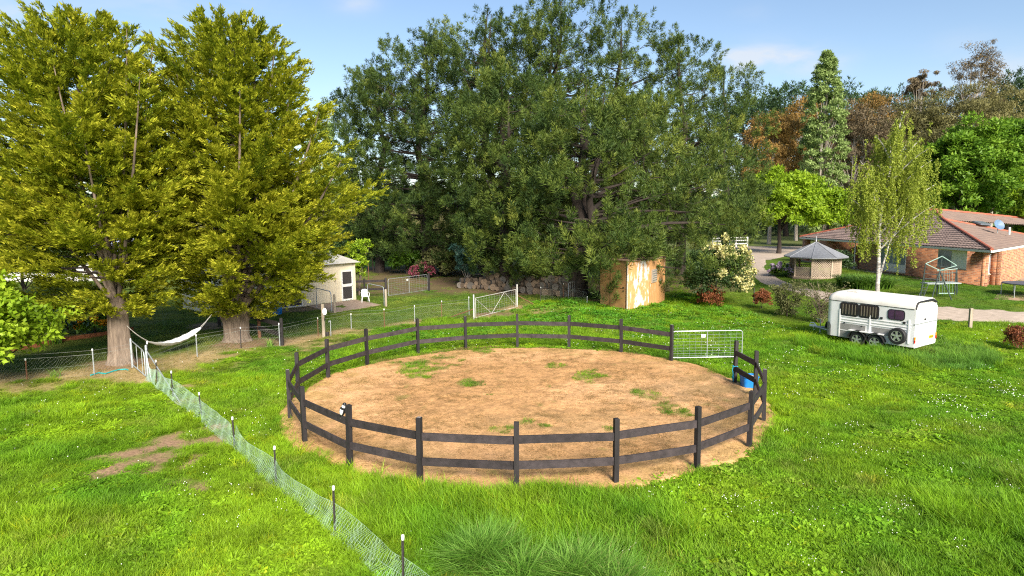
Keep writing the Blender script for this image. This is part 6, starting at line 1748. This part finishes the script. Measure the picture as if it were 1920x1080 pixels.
# ------------------------------------------------ broad-leaved trees and shrubs
def broad(name, b, H, Rx, label, cat, leafm, barkm, ncl, per, lsize, seed, z0f=.25, shape='round', group=None, rc=.2, droop=0.0, tintb=.5, trunk_r=None, limbs=10, Ry=None, gap=0.0, flower=None, hollow=.55, trunk=True, lean=(0, 0), crown_name='crown'):
    global rng
    rng = np.random.default_rng(seed); random.seed(seed)
    b = V(b); t = thing(name, b, label, cat, group); Ry = Ry or Rx
    n = ncl
    # cluster centres within the crown volume, towards its outside
    u = rng.uniform(0, 1, n); a = rng.uniform(0, 2 * np.pi, n)
    if shape == 'round':
        d = rvec(n); d[:, 2] = np.where(d[:, 2] < -.55, -d[:, 2], d[:, 2]); rr = (hollow + (1 - hollow) * u ** .6) * (1 + .22 * np.sin(a * 3 + seed) * .5 + rng.normal(0, .10, n))
        c = d * rr[:, None]; zc = z0f * H + (1 - z0f) * H * .5; c = c * np.array([Rx, Ry, (1 - z0f) * H * .5]) + [0, 0, zc]
    elif shape == 'column':
        zz = rng.uniform(0, 1, n) ** .9; prof = np.sin(np.pi * np.clip(zz * .86 + .14, 0, 1)) ** .6; rr = prof * np.sqrt(rng.uniform(.25, 1, n)); c = np.stack([Rx * rr * np.cos(a), Ry * rr * np.sin(a), z0f * H + (1 - z0f) * H * zz], -1)
    elif shape == 'cone':
        zz = rng.uniform(0, 1, n) ** 1.2; rr = (1.02 - zz) * np.sqrt(rng.uniform(.3, 1, n)); c = np.stack([Rx * rr * np.cos(a), Ry * rr * np.sin(a), z0f * H + (1 - z0f) * H * zz], -1)
    else:  # vase
        zz = rng.uniform(0, 1, n); prof = .35 + .65 * zz; rr = prof * np.sqrt(rng.uniform(.15, 1, n)); c = np.stack([Rx * rr * np.cos(a), Ry * rr * np.sin(a), z0f * H + (1 - z0f) * H * zz * (1 - .25 * rr)], -1)
    c = c + np.array([lean[0], lean[1], 0]) * (c[:, 2:3] / H)
    if gap: k = rng.uniform(0, 1, n) > gap * (vnoise(c[:, 0] * .9 + seed, c[:, 2] * .9) > .5); c = c[k]; n = len(c)
    c = c + np.array(b)
    top = np.array(b) + [lean[0], lean[1], H]
    if trunk:
        m = MB(); tr_ = trunk_r or H * .022
        pts = trunk_pts(b - up * .15, V(b) + V((lean[0] * .7, lean[1] * .7, H * (.8 if shape != 'vase' else .45))), 6, .2); m.tube(pts, [tr_ * (1.25 if j == 0 else 1) * (1 - j / 6.6) ** .8 for j in range(7)], 9)
        for i in range(min(limbs, n)):
            q = V(c[rng.integers(0, n)]); hq = max(.12, (q.z - b.z) / H - rng.uniform(.12, .35)); j = min(int(hq / .8 * 6), 5); s_ = pts[j]
            mid_ = s_ * .5 + q * .5 + V((0, 0, .12 * (q - s_).length)) * (1 if shape != 'column' else .3)
            m.tube([s_, s_ * .62 + mid_ * .38, mid_ * .7 + q * .3, q], [tr_ * .42, tr_ * .33, tr_ * .2, tr_ * .06], 5, False)
        m.build('trunk', barkm, t, True)
    lv = Leaves(); fl = Leaves(); N_ = n * per
    cen = np.array(b) + np.array([0, 0, H * (z0f + .3)])
    r_c = rc * Rx * rng.uniform(.65, 1.3, n)
    off = rvec(N_) * (rng.uniform(0, 1, N_) ** .45 * np.repeat(r_c, per))[:, None] * np.array([1, 1, .62])
    pos = np.repeat(c, per, 0) + off
    outw = unit(off + .5 * unit(np.repeat(c, per, 0) - cen) * np.repeat(r_c, per)[:, None])
    d = unit(outw * .5 + rvec(N_) * .8 + np.array([0, 0, -droop]))
    nr = unit(outw * .5 + np.array([0, 0, .8]) + rvec(N_) * .7)
    ti = tintb + np.repeat(rng.normal(0, .13, n), per) + rng.normal(0, .11, N_) 
    Ls = lsize * rng.uniform(.7, 1.35, N_)
    (lv.add if lsize < .145 or name == 'lime_tree' else lv.tri)(pos, d, nr, Ls, Ls * rng.uniform(.5, .75, N_) * (.5 if droop > .5 else 1), ti)
    lv.build(crown_name, leafm, t)
    if flower:
        fm, frac, fs, cond = flower
        k = rng.uniform(0, 1, n) < frac
        if cond: k &= cond(c - np.array(b))
        cc = c[k]; nf_ = 80
        for q in range(len(cc)):
            pass
        M_ = len(cc) * nf_
        if M_:
            oo = unit(cc - cen); pp = np.repeat(cc + oo * np.repeat(r_c[k][:, None], 3, 1) * .55, nf_, 0) + rvec(M_) * (rng.uniform(0, 1, M_) ** .5 * .5 * np.repeat(r_c[k], nf_))[:, None]
            fl.add(pp, rvec(M_) + [0, 0, .5], rvec(M_) + [0, 0, .8], fs * rng.uniform(.7, 1.3, M_), fs * .8, rng.uniform(.1, .95, M_)); fl.build('blossom', fm, t)
    return t


def gp(px, py): return at(px, py)
def gY(px, Y): q = atY(px, 500, Y); return V((q.x, Y, gz(q.x, Y)))
def hgt(px, py, b): return atY(px, py, b.y).z - b.z

# right background
for i, (px, Y, ty, rx, lab) in enumerate(((1395, 150, 190, 60, 'dark far pine just past the end of the windbreak'), (1470, 140, 168, 55, 'dark far pine showing between the windbreak and the poplar'), (1580, 150, 172, 62, 'dark far pine showing right behind the poplar top'), (1660, 160, 175, 60, 'dark far pine above the dull brown gum'), (1880, 150, 150, 42, 'dark narrow pine beside the tall purplish gum'), (1925, 145, 165, 45, 'dark pine cut by the picture edge above the bright maples'), (1330, 160, 205, 60, 'dark far pine mostly hidden behind the windbreak end'), (1430, 158, 188, 58, 'dark far pine above the rusty orange gum'), (1620, 165, 182, 66, 'dark far pine filling the gap right of the poplar'), (1730, 160, 178, 66, 'dark far pine behind the grey olive gums'), (1530, 165, 176, 60, 'dark far pine directly behind the poplar'))):
    pine(px, Y, [(ty, px - rx * .3, px + rx * .3), (ty + 35, px - rx * .8, px + rx * .8), (ty + 90, px - rx, px + rx), (ty + 200, px - rx, px + rx), (ty + 250, px - rx * .9, px + rx * .9)], (px, ty), lab, 46, 900, 70 + i, needle=(.55, .9, .16, .28), kq=20, leafm=L_pine_far, cat_group='far dark pines', r0=.5)
Gs = 'gum trees behind the house'
def gum(px, Y, ty, by, rx, lab, lm, seed, ncl=120, per=70, gap=.35, ls=.46, z0=.3, dr=.7, shape='round', tb=.5, limbs=16, bark=None, rc=.22):
    b = gY(px, Y); H = hgt(px, ty, b); return broad('gum_tree', b, H, rx * Y / FPX, lab, 'tree', lm, bark or M_bark_p, int(ncl * 1.25), int(per * 1.7), ls, seed, z0, shape, Gs, rc, dr, tb, .3, limbs, gap=gap)
gum(1440, 105, 205, 0, 62, 'rusty orange gum tree beside the poplar', L_brown, 81, z0=.2, tb=.6)
gum(1490, 118, 190, 0, 60, 'orange-brown gum mostly hidden by the poplar', L_brown, 82, z0=.2, tb=.55)
gum(1590, 108, 195, 0, 66, 'dull brown gum between the poplar and the birch', L_purp, 83, 130, 75, z0=.15, tb=.55)
gum(1625, 125, 180, 0, 70, 'tan-topped gum behind the dull brown one', L_brown, 84, z0=.3, tb=.35)
gum(1695, 112, 190, 0, 66, 'grey olive gum directly behind the birch top', L_grey, 85, 150, 75, z0=.2, tb=.5)
gum(1790, 108, 165, 0, 78, 'broad grey olive gum above the bright maples', L_grey, 86, 170, 80, z0=.2, tb=.55)
gum(1850, 118, 160, 0, 52, 'yellow-olive gum at the shoulder of the tall purplish gum', L_grey, 87, 110, 75, z0=.2, tb=.7)
gum(1803, 122, 88, 0, 46, 'tallest purplish gum with open airy crown', L_purp, 88, 150, 42, .30, .40, .45, .6, tb=.65, limbs=34, rc=.22)
gum(1708, 128, 132, 0, 26, 'thin twin-topped gum poking above the grey olive gums', L_purp, 89, 46, 50, .5, .5, .72, .8, tb=.6, limbs=14, rc=.25)
gum(1560, 130, 215, 0, 60, 'brown gum low behind the poplar trunk', L_purp, 90, 110, 70, z0=.1, tb=.5)
gum(1750, 100, 235, 0, 60, 'pale-limbed gum with bare forked white trunk beside the birch', L_grey, 91, 80, 60, .5, .55, .45, .7, tb=.5, limbs=24)
gum(1905, 120, 190, 0, 50, 'olive gum at the picture edge above the maples', L_grey, 92, 100, 70, z0=.2, tb=.62)
b = gY(1532, 96); poplar = broad('poplar_tree', b, hgt(1532, 98, b), 42 * 96 / FPX, 'tall narrow poplar behind the young green tree', 'tree', L_poplar, M_bark_p, 720, 72, .30, 93, .04, 'column', None, .15, .2, .58, .2, 60, gap=.15)
for i, (px, ty, Y, lab) in enumerate(((612, 205, 130, 'far poplar in the gap beside the golden conifer'), (628, 232, 138, 'shorter far poplar in the gap against the pine edge'), (590, 240, 135, 'far poplar almost hidden by the golden conifer'))):
    b = gY(px, Y); broad('poplar_tree', b, hgt(px, ty, b), 15 * Y / FPX, lab, 'tree', L_poplar, M_bark_p, 60, 50, .7, 95 + i, .1, 'column', 'far poplars in the gap', .4, .2, .4, .2, 6)
# bright trees
b = gp(1460, 476); broad('young_tree', b, hgt(1470, 322, b), 66 * b.y / FPX, 'fresh lime-green tree on a clear trunk by the gravel road', 'tree', L_bright, M_bark_d, 190, 190, .36, 101, .22, 'round', None, .24, .15, .52, .28, 14, hollow=.4)
b = gY(1548, 86); broad('young_tree', b, hgt(1545, 352, b), 44 * 86 / FPX, 'lower lime-green tree leaning against the house roof end', 'tree', L_bright, M_bark_d, 80, 130, .46, 102, .25, 'round', None, .28, .15, .5, .25, 8, hollow=.4)
Y = 80; b = gY(1800, Y); broad('maple_tree', b, hgt(1800, 232, b), 78 * Y / FPX, 'large bright green maple directly behind the house roof', 'tree', L_mid, M_bark_d, 260, 200, .40, 103, .12, 'round', 'green maples behind the house', .22, .1, .58, .3, 12, hollow=.5)
Y = 84; b = gY(1905, Y); broad('maple_tree', b, hgt(1905, 226, b), 74 * Y / FPX, 'bright green maple cut by the picture edge behind the roof', 'tree', L_mid, M_bark_d, 220, 200, .40, 104, .12, 'round', 'green maples behind the house', .22, .1, .62, .3, 10, hollow=.5)
Y = 60; b = gY(1930, Y); broad('lime_shrub_tree', b, hgt(1925, 335, b), 38 * Y / FPX, 'yellow-green round tree at the picture edge in front of the maples', 'tree', L_bright, M_bark_d, 110, 120, .3, 105, .1, 'round', None, .26, .1, .42, .16, 6)
# lime green tree at the left edge
b = gp(-22, 722); broad('lime_tree', b, hgt(0, 528, b), 108 * b.y / FPX, 'fresh lime-green small tree at the picture edge before the garden', 'tree', L_bright, M_bark_d, 130, 130, .17, 106, .1, 'round', None, .26, .15, .58, .09, 10, hollow=.35)
b = gY(40, 46); broad('garden_tree', b, 5.2, 3.2, 'dark leafy tree in the garden behind the shrub bed', 'tree', L_shrub, M_bark_d, 120, 90, .3, 107, .25, 'round', None, .25, .2, .55, .14, 8)


# weeping birch
def birch(px, base_py, seed):
    global rng
    rng = np.random.default_rng(seed); random.seed(seed)
    b = gY(px + 4, 40.5); Y = b.y; t = thing('weeping_birch', b, 'weeping birch with white trunk standing before the brick house', 'tree')
    topp = atY(1695, 208, Y); m = MB(); s1 = atY(1650, 400, Y); s2 = atY(1672, 300, Y)
    main = [b - up * .2, b + up * 1.2 + V((-.05, 0, 0)), s1, s2, topp]
    pts = []
    for (a_, c_) in zip(main, main[1:]):
        for k in range(4): pts.append(a_ + (c_ - a_) * k / 4 + V((random.uniform(-.05, .05), random.uniform(-.05, .05), 0)))
    pts.append(topp); n = len(pts); m.tube(pts, [.135 * (1 - k / n) ** .75 + .012 for k in range(n)], 10)
    P_ = np.array([tuple(p) for p in pts]); lv = Leaves()
    st_ = []
    limbs = [(1597, 340), (1612, 300), (1640, 255), (1725, 262), (1748, 300), (1755, 345), (1732, 330), (1622, 330), (1690, 235), (1668, 262), (1705, 300), (1645, 310), (1600, 375), (1752, 385), (1680, 330), (1715, 360), (1630, 385), (1660, 350), (1700, 270), (1740, 280)]
    for i, (lx, ly) in enumerate(limbs):
        q = atY(lx, ly, Y + random.uniform(-2.2, 2.2)); zs = q.z - abs(q.x - pts[8].x) * .55 - random.uniform(.6, 1.8); zs = min(max(zs, b.z + 1.4), topp.z - .6)
        s_ = V((np.interp(zs, P_[:, 2], P_[:, 0]), np.interp(zs, P_[:, 2], P_[:, 1]), zs)); mid_ = s_ * .4 + q * .6 + up * .5
        L_ = [s_ * (1 - u) ** 2 + mid_ * 2 * u * (1 - u) + q * u * u for u in (0, .2, .4, .6, .8, 1)]
        m.tube(L_, [.06, .05, .04, .03, .02, .012], 6, False)
        for u in np.linspace(.35, 1, 9):
            c = s_ * (1 - u) ** 2 + mid_ * 2 * u * (1 - u) + q * u * u
            for _ in range(3): st_.append((np.array(c) + rng.normal(0, .27, 3) * [1, 1, .4], rng.uniform(.8, 3.3)))
    for k in range(16, n): 
        for _ in range(4): st_.append((P_[k] + rng.normal(0, .22, 3), rng.uniform(.3, 1.2)))
    for k in range(8, 16):
        for _ in range(9): st_.append((P_[k] + rng.normal(0, .75, 3) * [1, 1, .4], rng.uniform(.6, 2.0)))
    low = gz(b.x, b.y) + 1.3
    for c, L in st_:
        L = min(L, max(.3, c[2] - low)); nl = int(L * 36) + 6; v = np.sort(rng.uniform(0, 1, nl)); dx = rng.normal(0, .16, 2)
        pos = c + np.stack([dx[0] * v ** .6 * L * .6 + .05 * np.sin(v * 9), dx[1] * v ** .6 * L * .6, .12 * np.sin(np.minimum(v * 6, 3.1)) - v * L], -1) + rng.normal(0, .035, (nl, 3))
        d = rng.normal(0, .6, (nl, 3)) + [0, 0, -.9]; lv.add(pos, d, rvec(nl), rng.uniform(.09, .16, nl), rng.uniform(.05, .085, nl), .5 + rng.normal(0, .12) + rng.normal(0, .1, nl))
    sl = atY(1668, 455, Y - .3); m.tube([pts[3] + up * .1, sl, atY(1694, 405, Y - .6)], [.07, .045, .015], 6, False)
    m.build('trunk', M_bark_b, t, True); lv.build('crown', L_birch, t)
birch(1645, 540, 111)

# shrubs of the paddock edge
b = gp(1340, 570); broad('flowering_shrub', b, hgt(1340, 466, b), 62 * b.y / FPX, 'tall cream-flowering shrub with red tips beside the brown shed', 'shrub', L_shrub, M_bark_d, 170, 90, .13, 121, .08, 'round', None, .24, .1, .6, .07, 10, hollow=.5, flower=(L_cream, .95, .15, lambda c: (c[:, 0] > -.5) & (c[:, 2] > .95)))
b = gp(1318, 574); broad('red_tipped_shrub', b + V((.35, -.2, 0)), 1.15, .75, 'low red-tipped shrub at the foot of the cream-flowering one', 'shrub', L_red, M_bark_d, 50, 60, .11, 122, .05, 'round', None, .3, .1, .45, .03, 6)
b = gp(1428, 579); broad('red_shrub', b, 1.15, .5, 'small red-leaved shrub beside the lone steel picket', 'shrub', L_red, M_bark_d, 50, 60, .085, 123, .1, 'round', None, .3, .1, .5, .02, 8)
b = gp(1476, 594); broad('olive_shrub', b, hgt(1475, 522, b), 33 * b.y / FPX, 'upright sparse olive-green shrub between the red shrub and the trailer', 'shrub', L_olive, M_bark_g, 70, 55, .10, 124, .1, 'vase', None, .26, .1, .6, .04, 16)
b = gp(1538, 606); broad('bare_shrub', b, hgt(1545, 512, b), 52 * b.y / FPX, 'wide half-bare twiggy shrub behind the trailer nose', 'shrub', L_olive, M_bark_g, 110, 22, .085, 125, .1, 'vase', None, .22, .1, .45, .05, 60)
b = gp(1914, 655); broad('russet_shrub', b, .95, .62, 'russet rounded shrub at the picture edge in the grass', 'shrub', L_red, M_bark_d, 60, 60, .075, 126, .1, 'round', None, .3, .1, .3, .02, 10)
b = gp(1472, 518); broad('lilac_shrub', b, 1.0, 1.1, 'lilac-flowered low shrub beside the gazebo', 'shrub', L_mid, M_bark_d, 40, 40, .13, 127, .1, 'round', None, .3, .1, .5, .03, 4, flower=(L_lilac, .9, .14, None))
b = gp(1590, 517); broad('porch_shrub', b + V((0, 1.5, 0)), 1.9, 1.0, 'dark shrub in the porch shade behind the gazebo', 'shrub', L_shrub, M_bark_d, 50, 60, .16, 128, .1, 'round', None, .3, .1, .5, .03, 4)


def strappy(b, n, h, spread_, label, seed, width=.045, name='strap_leaf_plant', tb=.55, nseg=4):
    r = np.random.default_rng(seed); t = thing(name, b, label, 'plant')
    vs = []; fs = []; ti = []
    a = r.uniform(0, 6.28, n); rr = spread_ * np.sqrt(r.uniform(0, 1, n)); hh = h * r.uniform(.6, 1.15, n); az = a + r.normal(0, .9, n); ln = r.uniform(.25, .9, n) * h
    for i in range(n):
        c = np.array(b) + [rr[i] * math.cos(a[i]), rr[i] * math.sin(a[i]), 0]; o = np.array([math.cos(az[i]), math.sin(az[i]), 0]); s_ = np.array([-o[1], o[0], 0]) * width / 2
        k0 = len(vs)
        for k in range(nseg + 1):
            u = k / nseg; p = c + o * ln[i] * u ** 1.5 * 1.2 + np.array([0, 0, hh[i] * (1.5 * u - .75 * u * u * (1 + .3 * r.uniform()))]); w_ = 1 - .85 * u ** 2
            vs += [p - s_ * w_, p + s_ * w_]
        for k in range(nseg): fs.append((k0 + 2 * k, k0 + 2 * k + 1, k0 + 2 * k + 3, k0 + 2 * k + 2)); ti.append(tb + r.normal(0, .12) + .1 * k / nseg)
    np_mesh('foliage', np.array(vs), np.array(fs), L_strap, t, {'tint': ('FACE', 'FLOAT', np.clip(np.array(ti), 0, 1))})
for i, (px, py, s_, n_, lab) in enumerate(((1596, 537, .9, 420, 'glossy strap-leaved clump beside the gazebo floor'), (1624, 541, 1.0, 520, 'largest strap-leaved clump at the birch foot'), (1650, 541, .8, 360, 'strap-leaved clump between the birch and the brick wall'))):
    strappy(gp(px, py), n_, 1.2, s_, lab, 130 + i, .06, tb=.72)

# bushes under the windbreak
Yb = 62
for i, (px, Y, ty, rx, lm, lab, ls) in enumerate(((700, 66, 425, 40, L_shrub, 'dark bush against the windbreak end behind the thin pole', .22), (762, 64, 468, 30, L_mid, 'mid-green bush above the long farm gate', .2), (826, 61, 468, 36, L_olive, 'olive bush between the farm gate and the teal sapling', .2), (735, 70, 440, 44, L_shrub, 'dark tall bush behind the mid-green one', .25), (800, 68, 440, 40, L_shrub, 'dark bush in the deep shade under the pines', .25), (865, 66, 450, 44, L_shrub, 'dark bush behind the teal sapling', .25), (650, 66, 430, 40, L_shrub, 'dark bush behind the cream shed corner', .25))):
    b = gY(px, Y); broad('bush', b, hgt(px, ty, b), rx * Y / FPX, lab, 'bush', lm, M_bark_d, 90, 70, ls, 140 + i, .04, 'round', 'bushes under the windbreak', .26, .1, .5 if lm is not L_mid else .3, .08, 5)
b = gY(876, 52); broad('teal_sapling', b, hgt(868, 440, b), 38 * 52 / FPX, 'teal-leaved sapling with pale stems behind the firewood', 'tree', L_teal, M_bark_p, 60, 60, .17, 151, .3, 'vase', None, .24, .4, .5, .06, 18)
b = gY(792, 60); broad('pink_bush', b, 1.15, 1.1, 'pink-flowering bush seen through the farm gate', 'bush', L_shrub, M_bark_d, 40, 40, .16, 152, .05, 'round', None, .3, .1, .5, .04, 4, flower=(L_pink, 1.0, .16, None))
b = gY(672, 47); broad('sapling', b, hgt(676, 440, b), 26 * 47 / FPX, 'yellow-green sapling against the cream shed corner', 'tree', L_bright, M_bark_g, 60, 60, .16, 153, .35, 'vase', None, .26, .2, .5, .07, 12)
# garden bed at the left
b = gp(85, 636); broad('garden_shrub', b, 2.3, 1.3, 'dark shrub in the bed beside the lime-green tree', 'shrub', L_shrub, M_bark_d, 70, 60, .16, 161, .05, 'round', 'shrubs of the garden bed', .28, .1, .5, .05, 5)
b = gp(128, 630); broad('garden_shrub', b, 2.0, 1.2, 'blue-green shrub in the middle of the garden bed', 'shrub', L_teal, M_bark_d, 60, 60, .16, 162, .05, 'round', 'shrubs of the garden bed', .28, .1, .15, .05, 5)
b = gp(178, 624); broad('orange_shrub', b, 1.4, 1.2, 'orange-flowering shrub at the end of the garden bed', 'shrub', L_mid, M_bark_d, 60, 60, .14, 163, .05, 'round', None, .28, .1, .35, .04, 5, flower=(L_orange, .55, .11, lambda c: c[:, 2] > .5))
strappy(gp(102, 644), 60, .9, .3, 'blue-green strap-leaved plant at the bed edge', 164, .05, tb=.5)
strappy(gp(48, 650), 60, .9, .3, 'dark strap-leaved plant behind the lime-green tree', 165, .05, tb=.2)
strappy(gp(104, 706), 90, .38, .18, 'small yellowish grass tuft by the garden pickets', 166, .012, 'grass_tuft', .9)
strappy(gp(507, 648), 24, .5, .15, 'small spiky plant at the black fence post', 167, .03, 'spiky_plant', .8)

# far wood on the horizon and low hills
def far_wood(name, Y0, Y1, n, h0, h1, ls, tb, seed, lm, xr=(-1.1, 1.2)):
    global rng
    rng = np.random.default_rng(seed); lv = Leaves()
    Y = rng.uniform(Y0, Y1, n); x = rng.uniform(*xr, n) * Y; hh = h0 + (h1 - h0) * fbm(x, Y * .3, 22, seed, 3) ** 1.2 * 1.5
    z = hh * rng.uniform(0, 1, n) ** .6; pos = np.stack([x, Y, z], -1) + rng.normal(0, .8, (n, 3)) * [1, 1, .3]
    lv.add(pos, rvec(n) + [0, 0, .6], rvec(n) + [0, -.4, .6], ls * rng.uniform(.6, 1.4, n), ls * rng.uniform(.4, .8, n), tb + .8 * (fbm(x, Y, 16, seed + 5, 2) - .5) + rng.normal(0, .1, n))
    return props(lv.build(name, lm, None), kind='stuff')
far_wood('far_woodland', 190, 240, 16000, 7, 17, 3.2, .5, 171, L_pine_far)
far_wood('far_woodland', 100, 130, 9000, 3, 9, 1.6, .45, 172, L_grey, (-1.1, -.1))
hx_ = np.linspace(-3000, 3000, 160); hv = []; hf = []
for i, x in enumerate(hx_):
    hz_ = 30 + 60 * vnoise(np.array([x / 500.]), np.array([2.]), 9)[0] + 18 * vnoise(np.array([x / 130.]), np.array([5.]), 12)[0]
    for (yy, f) in ((1500, -.1), (1700, .6), (2000, 1), (2600, .5)): hv.append((x, yy, hz_ * f))
idx = np.arange(160 * 4).reshape(160, 4)
props(np_mesh('hills', np.array(hv), np.stack([idx[:-1, :-1], idx[1:, :-1], idx[1:, 1:], idx[:-1, 1:]], -1).reshape(-1, 4), mat('wooded hill', (.06, .09, .05), .95, .3, .02), None, None, True), kind='structure')
print('leaf quads', NQ)
bpy.context.view_layer.update()
print('polys', sum(len(o.data.polygons) for o in S.objects if o.type == 'MESH'), 'objects', len(S.objects))
